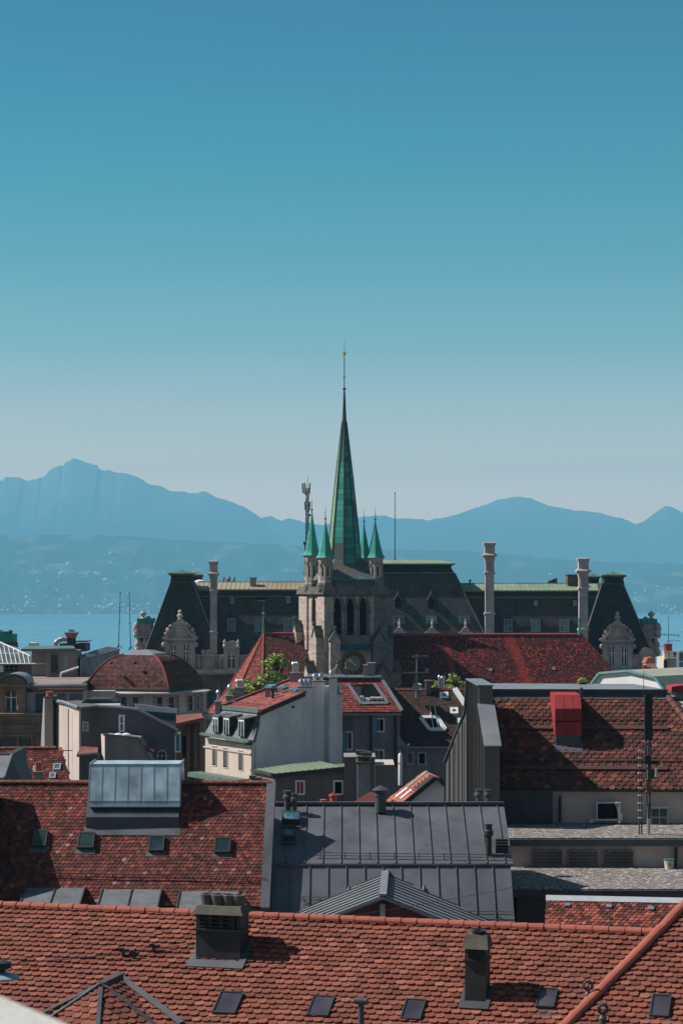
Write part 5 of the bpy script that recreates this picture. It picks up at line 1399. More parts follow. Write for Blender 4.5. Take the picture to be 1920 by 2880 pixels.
# ---------------- right: flat gravel roofs stepping up to the mossy tiled house
gb = thing('stepped_house', 'low building with two flat gravel roofs and three grey louvre grilles', 'house', (XX(1700, 92), 92, gz(92)))
zg1 = H - (2318 - HOR) / F * 100.0; zg2 = H - (2440 - HOR) / F * 94.3
xl, xr = XX(1396, 97), XX(2010, 97)
g = MB(); g.box(xl + .3, xr, 94.3, 100.3, gz(92) - 1, zg1 - .3); g.build('wall', m_beige, gb)
g = MB(); g.box(xl, xr + .3, 93.95, 100.35, zg1 - .3, zg1); g.build('roof', m_zincdark, gb)
g = MB(); g.box(xl + .15, xr, 94.15, 100.2, zg1 + .004, zg1 + .05); o = g.build('gravel', m_gravel, gb)
xl2 = XX(1420, 90)
g = MB(); g.box(xl2 + .3, xr, 87.6, 94.2, gz(90) - 1, zg2 - .28); g.build('wall', m_darkgrey, gb)
g = MB(); g.box(xl2, xr, 87.2, 94.25, zg2 - .28, zg2); g.build('roof', m_zincdark, gb)
g = MB(); g.box(xl2 + .15, xr - .1, 87.35, 94.15, zg2 + .004, zg2 + .05); g.build('gravel', m_gravel, gb)
m_dwhite = m_greysteel
for a, b in ((1495, 1581), (1595, 1681), (1695, 1781)):
    g = MB(); g.pbox(a + 1, b - 1, 2398, 2434, 94.22, .1); o = g.build('louvre_grille', m_dark, gb)
    g = MB()
    for k in range(9): g.pbox(a + 2, b - 2, 2399 + k * 4.0, 2400.6 + k * 4.0, 94.12, .12)
    for x in (a, b - 2.5): g.pbox(x, x + 2.5, 2396, 2436, 94.1, .16)
    g.pbox(a, b, 2394.5, 2396.5, 94.08, .18); g.pbox(a, b, 2434.5, 2436.5, 94.08, .18)
    for x in (a + 14, b - 22): g.pbox(x, x + 9, 2392, 2395, 94.0, .2)
    g.build('slats', m_oldgrey, o)
g = MB(); g.tube(P(1900, 2383, 94.1), P(1898, 2440, 94.1), .07, .07, 8); g.build('downpipe', m_iron, gb)
bk_ = MB(); c = P(1880, 2446, 93.6); c.z = zg2 + .05
bk_.lathe((c.x, c.y), [(.19, c.z), (.235, c.z + .4), (.245, c.z + .42)], 16); bkt = thing('bucket', 'small pale plastic bucket with green rim on the lower gravel roof', 'bucket', c)
bk_.build('bucket_body', m_white_plastic, bkt, True)
g = MB(); g.lathe((c.x, c.y), [(.25, c.z + .38), (.25, c.z + .43), (.21, c.z + .43)], 16); g.build('rim', simple('teal_plastic', (.05, .15, .14)), bkt)
g = MB(); g.obox((c.x + .03, c.y - .222, c.z + .19), UX, ZUP, NF, .2, .2, 0, .012); g.build('sticker', simple('orange_sticker', (.5, .27, .10)), bkt)

I = Pl(P(1560, 2219, 100), -3, 42)
ih = thing('mossy_house', 'steep mossy tiled roof behind a grey metal clad fire wall, with a red dormer box', 'house', (I.O.x, I.O.y + 3, gz(100)))
u_ = lambda px, py: I.uv(I.hit(px, py))
ue, vr = I.uv(I.O)[1], u_(1600, 1958)[1]
pts = [I.hit(1368, 2219), I.hit(2010, 2219), I.hit(2010, 2300) , I.hit(1875, 1957), I.hit(1340, 1957)]
uL = u_(1372, 2219)[0]; uR = u_(1875, 1957)[0]
pts = [I.at(uL, ue), I.at(uR + 1.6, ue), I.at(uR + 1.6, lerp(ue, vr, .45)), I.at(uR, vr), I.at(uL - .3, vr)]
g = MB(); slab(g, I, pts, .15); rf = g.build('roof', bpy.data.materials['roof_underlay'], ih)
tiles(I, pts, 'roof_tiles', m_tile_hex, rf, .345, .255, .03, hexed=True, seed=11)
ridge_tiles(rf, pts[3] + I.n * .05, I.at(uR + 1.6, lerp(ue, vr, .45)) + I.n * .05, .17, m_ridge_old, .45, 'hip_tiles')
body(ih, I, [I.at(uL, ue), I.at(uR + 1.6, ue), I.at(uR + 1.2, vr), I.at(uL, vr)], gz(100) - 1, m_beige, backmat=m_zinc)
# flat zinc top
rl, rr_ = I.at(uL - .3, vr), I.at(uR, vr); zt = rl.z + .28
g = MB(); g.prism([(rl.x, rl.y - .05, zt), (rr_.x, rr_.y - .05, zt), (rr_.x - .8, rr_.y + 6, zt), (rl.x, rl.y + 6.4, zt)], (0, 0, .06)); tp = g.build('flat_top', m_zincpale, ih)
g = MB(); g.prism([(rl.x, rl.y, rl.z - .1), (rr_.x, rr_.y, rr_.z - .1), (rr_.x, rr_.y, zt), (rl.x, rl.y, zt)], (0, .3, 0)); g.bar((rl.x, rl.y - .1, zt - .03), (rr_.x, rr_.y - .1, zt - .03), ZUP, .1, .11); g.build('roof_edge', m_zincdark, tp)
g = MB(); g.prism([I.at(uL - .3, vr - .28, .07), I.at(uR, vr - .28, .07), I.at(uR, vr, .07), I.at(uL - .3, vr, .07)], I.n * .02)
for i in range(9): g.bar(I.at(uL + i * 1.05, vr - .28, .09), I.at(uL + i * 1.05, vr, .09), I.n, .03, .03)
g.build('flashing', m_zinc, tp)
for a, b in (((1410, 2027), (1870, 2030)), ((1405, 2142), (1920, 2146))): snow_guard(rf, I, a, b, mat=m_ironrust)
for py in (2050, 2163):
    a, b = u_(1425, py), u_(1875, py); g = MB(); g.bar(I.at(a[0], a[1], .1), I.at(b[0], a[1], .1), I.n, .22, .06); g.build('walkway_shadow_bar', m_ironrust, rf)  # bars laid in for the walkway's shadow lines
g = MB(); g.bar(I.at(uL, ue - .06, -.1), I.at(uR + 1.6, ue - .06, -.1), ZUP, .16, .14); g.build('gutter', m_iron, rf)
g = MB(); g.tube(P(1574, 2240, 100.1), P(1573, 2312, 100.1), .07, .07, 8); g.build('downpipe', m_iron, ih)
pwin(ih, 1826, 1879, 2270, 2327, 99.45, nx=2, ny=2, fr=.09, bar=.05, frame=m_framegreen)
g = MB(); g.pbox(1372, 1553, 2224, 2330, 99.6, .6); g.build('shadow_wall', m_tar, ih)  # near-black sheet on the wall, standing in for shade under the eaves
# red dormer box
c = I.hit(1597, 2096); Y0 = c.y - .1; xa, xb = XX(1560, Y0), XX(1634, Y0)
zz_ = lambda py: ZZ(py, Y0)
sec = [(Y0, zz_(2068)), (Y0, zz_(2029)), (Y0 - .02, zz_(1993)), (Y0 + .55, zz_(1956)), (Y0 + 4.2, zz_(1950)), (Y0 + 4.2, zz_(2068))]
g = MB(); g.prism([(xa, y, z) for y, z in sec], (xb - xa, 0, 0)); rd = g.build('red_dormer', m_red, ih)
g = MB(); g.box(xa + .04, xb - .04, Y0 + .03, Y0 + 3.6, zz_(2100), zz_(2068.3)); g.build('dormer_base', m_zincdark, rd)
g = MB()
for t_ in (.34, .67):
    x_ = lerp(xa, xb, t_); g.bar((x_, Y0 - .02, zz_(1993)), (x_, Y0 + .55, zz_(1956)), Vector((0, -1, 1)), .02, .012); g.box(x_ - .012, x_ + .012, Y0 - .025, Y0, zz_(2066), zz_(2031)); g.box(x_ - .012, x_ + .012, Y0 - .035, Y0, zz_(2027), zz_(1995))
g.build('standing_seam', m_red, rd)
g = MB(); g.box(xa - .015, xb + .015, Y0 - .03, Y0 + .05, zz_(2030), zz_(2027.5)); g.build('joint_strip', m_dark, rd)
g = MB(); v_ = I.uv(c); g.obox(I.at(v_[0], v_[1] - .25), I.u, I.v, I.n, xb - xa + .1, .55, .05, .08); g.build('apron', m_zinc, rd)
# fire wall with vertical cladding
fw = MB()
R0, R1, R2 = P(1362, 2330, 98.2), P(1357, 2100, 98.2), P(1345, 1981, 100.3)
R3, R4, R5 = P(1345, 1929, 100.35), P(1313, 1911, 104.2), P(1313, 2330, 104.2)
pr_ = [R0, R1, R2, R3, R4, R5]
pr_ = [Vector((lerp(6.79, 6.28, (p.y - 98.2) / 6.0), p.y, p.z)) for p in pr_]
fw.prism(pr_, (.66, .05, 0)); fo = fw.build('fire_wall', wall_mat('brown_zinc_cladding', (.125, .115, .108), .12, .5, .5, .15, .05, .03, .4), ih)
g = MB(); dd = (pr_[5] - pr_[0]); nb = 13
for i in range(nb + 1):
    t = i / nb; y = lerp(98.25, 104.15, t); x = lerp(6.79, 6.28, t) - .05
    zt_ = pr_[1].z + (pr_[2].z - pr_[1].z) * min(1, (y - 98.2) / 2.1) if y < 100.3 else lerp(pr_[3].z, pr_[4].z, (y - 100.35) / 3.85)
    g.box(x, x + .08, y - .03, y + .03, gz(100), zt_ - .05)
Lp = [(1313, 1911, 104.2), (1308, 2002, 104.5), (1286, 2056, 105.4), (1251, 2144, 106.6)]
wl = [P(*p) for p in Lp]; wl += [Vector((wl[-1].x, wl[-1].y, gz(105))), Vector((wl[0].x, wl[0].y, gz(105)))]
s2 = MB(); s2.prism(wl, (.35, .55, 0)); s2.build('fire_wall', MATS['brown_zinc_cladding'], ih)
a, b = wl[0], wl[3]
for i in range(1, 6):
    t = i / 5.0; x, y = lerp(a.x, b.x, t), lerp(a.y, b.y, t)
    z = prof([(p.x, p.z) for p in [wl[3], wl[2], wl[1], wl[0]]], x)
    g.box(x - .05, x, y - .08, y - .02, gz(100), z - .03)
g.build('cladding_seam', m_iron, fo)
g = MB(); g.path([p + Vector((-.03, -.03, .03)) for p in wl[:4]], .07, 6); g.build('verge_strip', m_zincdark, fo)
g = MB(); up = Vector((0, 0, .05))
for a, b, e in ((pr_[3], pr_[4], .1), (pr_[1], pr_[2], .08)):
    a, b = a + Vector((-.08, -.06, 0)), b + Vector((-.08, .02, 0)); g.prism([a, b, b + Vector((.82, 0, 0)), a + Vector((.82, 0, 0))], up)
g.build('coping', m_zincpale, fo)
vent(ih, Pl(P(1345, 2268, 92), 0, 1), 1345, 2272, .82, .13, 'cowl'); vent(ih, Pl(P(1370, 2268, 92), 0, 1), 1371, 2270, .78, .12, 'cowl')
# air conditioner on the cream wall
ac = thing('air_conditioner', 'white outdoor air conditioner unit with round corner hanging on the cream wall', 'air conditioner', P(1712, 2306, 99.5))
Y = 99.5
g = MB(); g.pbox(1677, 1744, 2257, 2306, Y, .42); g.build('casing', m_white_plastic, ac)
g = MB(); s = Y / F; pts = [P(1680, 2260, Y - .02), P(1727, 2260, Y - .02), P(1733, 2272, Y - .02), P(1736, 2288, Y - .02), P(1736, 2303, Y - .02), P(1680, 2303, Y - .02)]
g.prism(pts, (0, .04, 0)); gr_ = g.build('fan_grille', m_dark, ac)
g = MB(); cc_ = P(1706, 2282, Y - .035)
for r in (.08, .16, .24, .31):
    for i in range(20):
        t, u = 2 * math.pi * i / 20, 2 * math.pi * (i + 1) / 20; g.bar(cc_ + UX * (r * math.cos(t)) + ZUP * (r * math.sin(t)), cc_ + UX * (r * math.cos(u)) + ZUP * (r * math.sin(u)), NF, .012, .012)
g.build('guard_rings', m_iron, gr_)
g = MB(); g.pbox(1731, 1740, 2262, 2264.5, Y - .01, .02); g.pbox(1732, 1740, 2267, 2269, Y - .01, .02); g.build('badge', m_red, ac)
g = MB(); g.pbox(1744, 1749, 2286, 2304, Y + .05, .3); g.build('valve_cover', m_white_plastic, ac)
g = MB()
for x in (1660, 1738): g.pbox(x, x + 4, 2307, 2309, Y - .1, 1.0); g.ball(P(x + 2, 2311, Y - .15), .07)
g.pbox(1664, 1750, 2306.2, 2307.6, Y, .42); g.build('bracket', m_white, ac)
# aerial mast and its thin companion pole
ms = thing('aerial_mast', 'black mobile phone aerial on a cabled pole standing on the upper gravel roof', 'mast', (XX(1822, 95.5), 95.5, zg1))
Y = 95.5; x_ = XX(1822, Y)
g = MB(); g.tube((x_, Y, zg1), (x_, Y, ZZ(1962, Y)), .075, .06, 10); g.build('pole', m_greysteel, ms)
g = MB(); g.pbox(1812, 1834, 1957, 2082, Y - .3, .2); g.pbox(1816, 1830, 1950, 1957, Y - .26, .12); g.build('panel_aerial', simple('black_housing', (.022, .023, .025), .5), ms)
for k in range(6): g = MB(); g.pbox(1815, 1831, 2088 + k * 34, 2092 + k * 34, Y - .12, .24); g.build('clamp', m_greysteel, ms)
g = MB(); rc_ = random.Random(4)
for k in range(5):
    x0 = 1816 + k * 3.2; g.path([P(x0 + rc_.uniform(-2, 2), 2082 + 20 * i, Y - .1 - .02 * k) for i in range(12)], .022, 5)
g.build('cable', m_iron, ms)
g = MB(); g.pbox(1812, 1826, 2126, 2150, Y - .22, .14); g.build('radio_unit', simple('black_housing', (.022, .023, .025)), ms); g = MB(); g.pbox(1829, 1846, 2168, 2190, Y - .2, .25); g.build('radio_unit', simple('black_housing', (.022, .023, .025)), ms)
g = MB(); g.pbox(1841, 1847, 2161, 2186, Y - .35, .1); g.build('small_unit', m_white_plastic, ms)
g = MB(); g.pbox(1827, 1834, 2112, 2117, Y - .2, .1); g.pbox(1821, 1828, 2218, 2236, Y - .16, .03); g.build('warning_mark', m_red, ms)
lp = thing('cable_pole', 'thin speckled cable ladder pole left of the black aerial mast', 'pole', (XX(1799, 95.6), 95.6, zg1))
Y = 95.6; g = MB(); g.tube((XX(1796, Y), Y, zg1), P(1797, 2108, Y), .03, .03, 6); g.tube((XX(1803, Y), Y, zg1), P(1803, 2104, Y), .03, .03, 6); g.build('rail', m_ironrust, lp)
g = MB()
for k in range(10): g.pbox(1794, 1805, 2110 + k * 21, 2113 + k * 21, Y - .06, .12)
g.build('rung', m_white, lp)
# small mixed tile roof below the gravel roofs
L = Pl(P(1740, 2660, 79), -8, 35)
lh = thing('low_tiled_house', 'small mottled red tile roof with three pale vents below the gravel roofs', 'house', (L.O.x, L.O.y, gz(80)))
lr = L.hit(1534, 2529); vv = L.uv(lr)[1]; u0 = L.uv(lr)[0]; ve = L.uv(L.hit(1700, 2690))[1]; u1 = L.uv(L.hit(2010, 2600))[0]
q = [L.at(u0 + .05, ve), L.at(u1, ve), L.at(u1, vv), L.at(u0, vv)]
g = MB(); slab(g, L, q, .12); rf = g.build('roof', bpy.data.materials['roof_underlay'], lh)
tiles(L, q, 'roof_tiles', m_tile_small, rf, .20, .15, .02, hexed=True, seed=14)
body(lh, L, q, gz(80) - 1, m_darkgrey)
g = MB(); g.bar(q[3] + L.n * .03, q[2] + L.n * .03, L.n, .3, .06); g.build('ridge_strip', m_frame, rf)
for px, py in ((1594, 2549), (1711, 2553), (1829, 2559)):
    c = L.hit(px, py); g = MB(); g.obox(c, L.u, L.v, L.n, .22, .16, .05, .12); g.build('tile_vent', m_zincpale, lh)

# ---------------- metal roofed house at the left edge
lm = thing('metal_roofed_house', 'grey metal roofed stair tower at the left edge beside the dark red roof', 'house', (XX(-60, 92), 92, gz(92)))
Y = 91.0
A = [P(-260, 2187, Y), P(11, 2187, Y), P(33, 2122, Y + 1.6), P(-260, 2122, Y + 1.6)]
g = MB(); g.prism(A, (0, .1, -.12)); g.build('roof', m_zincpale, lm)
g = MB(); g.prism([A[1], A[2], Vector((A[2].x, Y + 6, A[2].z)), Vector((A[2].x + .3, Y + 6, gz(92))), Vector((A[1].x, Y + .1, gz(92)))], (-.3, .2, 0)); g.prism([P(34, 2126, Y + 1.7), P(62, 2196, Y + 2.2), P(63, 2300, Y + 2.2), P(12, 2300, Y + .2), P(12, 2190, Y + .2)], (0, 3, 0)); g.build('gable_wall', m_tar, lm)
g = MB(); g.box(XX(-260, Y), A[1].x - .05, Y + .12, Y + 5, gz(92) - 1, A[0].z - .1); g.build('wall', m_zincdark, lm)
g = MB(); g.bar(A[1] + Vector((.02, -.03, 0)), A[2] + Vector((.02, -.03, 0)), Vector((0, -1, 1)), .08, .06); g.bar(A[3], A[2], ZUP, .1, .06); g.bar(A[1] + Vector((0, -.02, -1.6)), A[1] + Vector((0, -.02, 0)), NF, .08, .05); g.build('edge_strip', m_zincpale, lm)
g = MB(); g.prism([P(45, 2154, Y + 4), P(55, 2136, Y + 4.2), P(64, 2168, Y + 4.6), P(64, 2230, Y + 4.6), P(45, 2230, Y + 4)], (0, 1.5, 0)); g.build('side_gable', m_zinc, lm)

# ---------------- small dark red roof between it and the grey house
S = Pl(P(100, 2215, 117), 0, 45)
sh = thing('small_red_house', 'small dark red tiled roof tucked against the cream side wall of the grey house', 'house', (S.O.x, S.O.y, gz(117)))
q = S.quad([(-60, 2215), (203, 2215), (173, 2104), (-60, 2106)])
g = MB(); slab(g, S, q, .15); rf = g.build('roof', bpy.data.materials['roof_underlay'], sh)
m_tile_dr = tile_mat('dark_red_tiles', [(0, (.08, .025, .022)), (.5, (.19, .042, .036)), (.9, (.27, .06, .05)), (1, (.42, .22, .2))], soil_amt=.5, patch=.3)
tiles(S, q, 'roof_tiles', m_tile_dr, rf, .2, .18, .018, seed=31); ridge_tiles(rf, q[3], q[2], .13, m_ridge_old, .4)
body(sh, S, q, gz(117) - 1, m_oldgrey)
for x0, x1, y0, y1 in ((151, 172, 2150, 2167), (140, 158, 2176, 2191), (94, 108, 2157, 2170)): roof_window(sh, S, x0, x1, y0, y1, up=.12, apron=.15, frame=m_frame, glass=m_glassblue)
stack(sh, 97, 118, 2176, 2200, 116, .5, m_oldgrey, pots=(.3, .6), poth=.5)

# ---------------- grey plastered house with the cream side wall
YG = 134.0
def cg(x, y): return x / 2.8, 1640 + y / 2.8
gh = thing('grey_house', 'grey plastered house with stepped outline, cream side wall and pale curved roof edge', 'house', (XX(330, YG), YG + 4, gz(YG)))
zg = gz(YG) - 1
out = [(625, 985), (760, 972), (950, 985), (1085, 1000), (1398, 1165), (1378, 1200), (1378, 1600), (625, 1600)]
g = MB(); pts = [P(*cg(*p), YG) for p in out[:-2]]; pts += [Vector((pts[-1].x, YG, zg)), Vector((pts[0].x, YG, zg))]
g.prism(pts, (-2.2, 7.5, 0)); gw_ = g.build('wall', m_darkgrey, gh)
# lit side wall
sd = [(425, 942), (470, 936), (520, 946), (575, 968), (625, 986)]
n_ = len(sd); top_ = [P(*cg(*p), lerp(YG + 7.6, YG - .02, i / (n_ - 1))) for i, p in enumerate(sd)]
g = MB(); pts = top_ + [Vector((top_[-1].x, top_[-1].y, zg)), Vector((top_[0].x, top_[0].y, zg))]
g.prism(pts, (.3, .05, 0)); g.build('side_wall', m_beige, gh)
g = MB(); g.path([p + Vector((-.05, -.05, .05)) for p in top_], .12, 6); g.path([P(*cg(*p), YG - .05) + Vector((0, 0, .05)) for p in out[:5]], .11, 6); g.path([P(*cg(*p), YG - .05) for p in out[4:6]], .09, 6); g.build('roof_edge', m_zincpale, gw_)
g = MB(); q = [P(*cg(1085, 1003), YG + .1), P(*cg(1388, 1026), YG + 3.5), P(*cg(1388, 1150), YG + 3.5), P(*cg(1395, 1166), YG + .1)]; g.prism(q, (-.1, .4, -.1)); g.build('lower_roof', m_tar, gh)
g = MB(); a, b = P(*cg(1070, 985), YG + 3), P(*cg(1385, 1022), YG + 3.6)
for i in range(22): p = a.lerp(b, i / 21); g.box(p.x - .09, p.x + .09, p.y, p.y + .1, p.z - .15, p.z + .28)
g.bar(a - ZUP * .1, b - ZUP * .1, ZUP, .12, .12); g.build('snow_fence', m_white, gh)
# dark roof dome light and pale roof rim behind the edge
g = MB(); Y = YG + 4; g.prism([P(*cg(x, y), Y) for x, y in ((628, 972), (650, 935), (690, 914), (860, 914), (900, 935), (925, 972))], (0, 3, 0)); g.build('roof_hood', m_tar, gh)
g = MB(); g.tube(P(*cg(640, 968), YG + 3.6), P(*cg(950, 965), YG + 3.6), .14, .14, 8); g.build('roof_rim', m_white, gh)
pwin(gh, *(cg(936, 0)[0], cg(984, 0)[0]), cg(0, 1037)[1], cg(0, 1172)[1], YG - .02, nx=1, ny=2, fr=.12, frame=m_framewhite, glass=m_blind)
pwin(gh, *(cg(652, 0)[0], cg(700, 0)[0]), cg(0, 1090)[1], cg(0, 1168)[1], YG - .02, nx=2, ny=2, fr=.1, frame=m_frame)
oc = P(*cg(1275, 1365), YG - .03); g = MB(); ovl = [oc + Vector((math.cos(t) * .3, 0, math.sin(t) * .4)) for t in [i * math.pi / 10 for i in range(20)]]; g.prism(ovl, (0, .05, 0)); ow = g.build('oval_window', m_glass, gh)
g = MB(); g.path(ovl + [ovl[0]], .05, 5); g.bar(oc + Vector((0, -.03, -.38)), oc + Vector((0, -.03, .38)), NF, .04, .03); g.bar(oc + Vector((-.28, -.03, .05)), oc + Vector((.28, -.03, .05)), NF, .06, .03); g.build('frame', m_frame, ow)
# wing with slanting roof in front
Y = YG - 3
g = MB(); pts = [P(*cg(x, y), Y) for x, y in ((826, 1202), (1090, 1226), (1186, 1410), (1186, 1600), (826, 1600))]; pts[3].z = zg; pts[4].z = zg
g.prism(pts, (0, 2.9, 0)); g.build('wing_wall', m_oldgrey, gh)
g = MB(); pts = [P(*cg(797, 1188), Y + 1.4), P(*cg(826, 1202), Y - .04), P(*cg(826, 1420), Y - .04), P(*cg(806, 1420), Y + 1.4)]; g.prism(pts, (.1, .1, 0)); g.build('wing_side_wall', m_beige, gh)
g = MB(); g.bar(P(*cg(815, 1200), Y - .1), P(*cg(1094, 1226), Y - .1), ZUP, .25, .12); g.bar(P(*cg(1092, 1226), Y - .06), P(*cg(1188, 1410), Y - .06), Vector((1, 0, .5)), .2, .08); g.build('wing_roof_edge', m_coppertrim, gh)
for x in (935, 995): g = MB(); c = P(*cg(x, 1205), Y + .5); g.lathe((c.x, c.y), [(.3, c.z), (.3, c.z + .12), (.1, c.z + .2)], 10); g.build('roof_dome', m_white, gh)
g = MB(); pts = [P(*cg(x, y), Y + .2) for x, y in ((1135, 1280), (1210, 1330), (1150, 1330))]; g.prism(pts, (0, 1, 0)); g.build('small_roof', m_ridge_old, gh)
# bay on the left with small tiled hood
g = MB(); g.pbox(*(cg(625, 0)[0], cg(770, 0)[0]), cg(0, 1345)[1], cg(0, 1700)[1], YG - 2.2, 2.3, z0=zg); g.build('bay_wall', m_darkgrey, gh)
g = MB(); a = [P(*cg(x, y), Yy) for x, y, Yy in ((606, 1345, YG - 2.6), (772, 1330, YG - 2.6), (772, 1290, YG - .1), (640, 1285, YG - .1))]; g.prism(a, (0, 0, -.2)); hd = g.build('hood_roof', m_ridge_old, gh)
g = MB(); g.tube(P(*cg(612, 1355), YG - 2.7), P(*cg(770, 1342), YG - 2.7), .12, .12, 8); g.build('gutter', m_zinc, hd)
g = MB(); g.path([P(*cg(570, y), YG + 2.0) + Vector((-.25, 0, 0)) for y in (990, 1150, 1320, 1480, 1570)], .035, 5); g.path([P(*cg(x, 1318), YG + 2.0) + Vector((-.25, 0, 0)) for x in (520, 600)], .03, 5); g.build('cable_line', m_iron, gh)
an = MB(); an.tube(P(*cg(605, 1020), YG + 1), P(*cg(603, 985), YG + 1), .03, .03, 5); an.tube(P(*cg(575, 992), YG + 1), P(*cg(680, 990), YG + 1), .025, .025, 5)
for k in range(4): an.tube(P(*cg(580 + k * 8, 985), YG + 1), P(*cg(580 + k * 8, 1000), YG + 1), .02, .02, 4)
meshthing(an, 'tv_antenna', m_white, 'small white television antenna on the cream side wall of the grey house', 'antenna', P(*cg(604, 1020), YG + 1))
# tall plastered chimney with red pot, left of it
g = MB(); Y = YG + 6; c0, c1 = cg(350, 0)[0], cg(415, 0)[0]
st_ = thing('chimney_stack', 'tall narrow plastered chimney with one red pot beside the cream side wall', 'chimney', (XX(136, Y), Y, gz(Y)))
g.hexa([P(115, 2110, Y + 3), P(126, 2110, Y), P(150, 2110, Y), P(150, 2110, Y + 3)], [P(123, 1962, Y + 3), P(126, 1962, Y), P(148, 1962, Y), P(148, 1962, Y + 3)]); g.box(XX(118, Y), XX(150, Y), Y + .05, Y + 2.8, gz(Y), ZZ(2110, Y)); g.build('shaft', m_concrete, st_)
g = MB(); g.pbox(124, 149.5, 1959, 1963, Y - .1, 2.6); g.build('cap', m_zincdark, st_)
g = MB(); g.lathe((XX(137, Y), Y + .6), [(.24, ZZ(1960, Y)), (.24, ZZ(1949, Y)), (.28, ZZ(1947, Y)), (.2, ZZ(1946, Y))], 10); g.build('chimney_pot', m_redpot, st_, True)

# ---------------- brown stone building with the arched dormer, far left
YB = 205.0
bb = thing('stone_building', 'brown stone building with an arched dormer and flat terrace roof at far left', 'building', (XX(100, YB), YB + 5, gz(YB)))
def bz(x, y, Y=YB): return P(x / 2.8, 1640 + y / 2.8, Y)
m_brownstone = block_mat('brown_stone', (.33, .22, .155), 1.4, .5, .75, .2, .5)
g = MB(); g.box(XX(-120, YB), XX(122, YB), YB, YB + 14, gz(YB) - 1, ZZ(2007, YB)); g.build('wall', m_brownstone, bb)
g = MB(); g.pbox(-120, 124, 2007, 2014, YB - .9, 1.5); g.pbox(-120, 123, 2015, 2024, YB - .5, .6); g.pbox(-120, 122, 2040, 2046, YB - .25, .3); g.pbox(-120, 122, 2066, 2071, YB - .3, .35); g.build('cornice', m_brownstone, bb)
for x0, x1 in ((-28, 9), (13, 47), (52, 86)): pwin(bb, x0, x1, 2077, 2112, YB - .02, nx=3, ny=1, fr=.15, frame=m_framedark, glass=m_blind if x0 > 0 else m_glass, bar=.12)
g = MB(); 
for x in (48, 88, 104): g.pbox(x, x + 5, 2072, 2115, YB - .3, .35)
g.build('pilaster', m_brownstone, bb)
# arched stone dormer
Y = YB + .2
g = MB(); arc = [P(37 + 38 * math.cos(math.pi * i / 12), 1925 - 24 * math.sin(math.pi * i / 12), Y) for i in range(13)]; g.prism([P(-1, 1930, Y)] + arc[::-1] + [P(75, 1930, Y)], (0, 4, 0))
g.pbox(-6, 80, 1926, 1932, Y - .5, 4.5)
for a, b in ((-3, 13), (51, 71)): g.pbox(a, b, 1932, 2008, Y - .1, 3)
g.prism([P(13, 1932, Y), P(51, 1932, Y), P(51, 1955, Y)] + [P(32 + 16 * math.cos(math.pi * i / 8), 1957 - 16 * math.sin(math.pi * i / 8), Y) for i in range(9)] + [P(13, 1955, Y)], (0, .8, 0)); g.pbox(13, 51, 2000, 2008, Y, .8)
d = g.build('arched_dormer', m_brownstone, bb)
g = MB(); g.pbox(15, 49, 1941, 2001, Y + .5, .1); g.use(1)
for x in (15, 30.5, 46): g.pbox(x, x + 3, 1943, 2001, Y + .4, .08)
g.pbox(15, 49, 1960, 1963, Y + .38, .08); g.build('window', [m_glass, m_framewhite], d)
g = MB(); ar2 = [P(37 + 41 * math.cos(math.pi * i / 12), 1925 - 27 * math.sin(math.pi * i / 12), Y - .3) for i in range(13)]
for a, b in zip(ar2[:-1], ar2[1:]): g.prism([a, b, b + Vector((0, 4.4, 0)), a + Vector((0, 4.4, 0))], (0, 0, .12))
g.build('arched_roof', m_zincpale, d)
# attic with grey panels and red copper gutter
g = MB(); g.pbox(72, 235, 1946, 2010, YB + 1.5, 3); g.build('attic_wall', m_frame, bb)
for a, b in ((101, 140), (144, 187), (195, 232)):
    g = MB(); g.pbox(a, b, 1951, 2006, YB + 1.4, .12); g.build('panel', m_glass if a < 120 else m_mauve, bb)
g = MB(); g.pbox(92, 234, 1937, 1944, YB + 1.0, 3.5); g.build('copper_gutter', m_copperred, bb)
g = MB(); g.tube(P(72, 1930, YB + .9), P(245, 1928, YB + .9), .2, .2, 8); g.build('roof_rail', m_zincpale, bb)
# terrace
zt = H - (1924 - HOR) / F * (YB + 1.5)
g = MB(); g.prism([P(-40, 1924, YB + 1.5), P(225, 1924, YB + 1.5), P(225, 1924, YB + 1.5) + Vector((-.8, 24, 0)), P(-40, 1924, YB + 1.5) + Vector((0, 24, 0))], (0, 0, -.5)); g.build('terrace_roof', wall_mat('terrace_felt', (.33, .25, .21), .2, .3), bb)
# penthouse with green flat roof
Y = YB + 18
g = MB(); g.pbox(130, 211, 1831, 1925, Y, 6); g.pbox(90, 132, 1831, 1900, Y + 1, 5); g.build('penthouse_wall', m_oldgrey, bb)
g = MB(); g.prism([P(60, 1832, Y - .6), P(213, 1830, Y - .6), P(206, 1822, Y + 5), P(75, 1823, Y + 5)], (0, 0, .25)); g.build('penthouse_roof', m_coppertrim, bb)
g = MB(); g.pbox(143, 165, 1841, 1893, Y - .04, .06); o = g.build('glass_door', m_glass, bb); g = MB()
for x in (141, 164): g.pbox(x, x + 2.5, 1838, 1894, Y - .1, .1)
g.pbox(143.6, 163.9, 1838, 1841, Y - .1, .1); g.build('frame', m_zincpale, o)
g = MB(); g.pbox(182, 191, 1843, 1890, Y - .04, .06); g.build('side_window', m_framegreen, bb)
g = MB(); g.pbox(82, 100, 1808, 1824, Y + 6, 2); g.prism([P(100, 1808, Y + 6), P(110, 1823, Y + 6), P(100, 1823, Y + 6)], (0, 2, 0)); g.build('roof_cabin', m_white, bb)
g = MB(); g.pbox(168, 242, 1810, 1832, Y + 8, 4); g.pbox(212, 246, 1803, 1806, Y + 7.6, 4); g.build('roof_cabin', m_zincdark, bb)
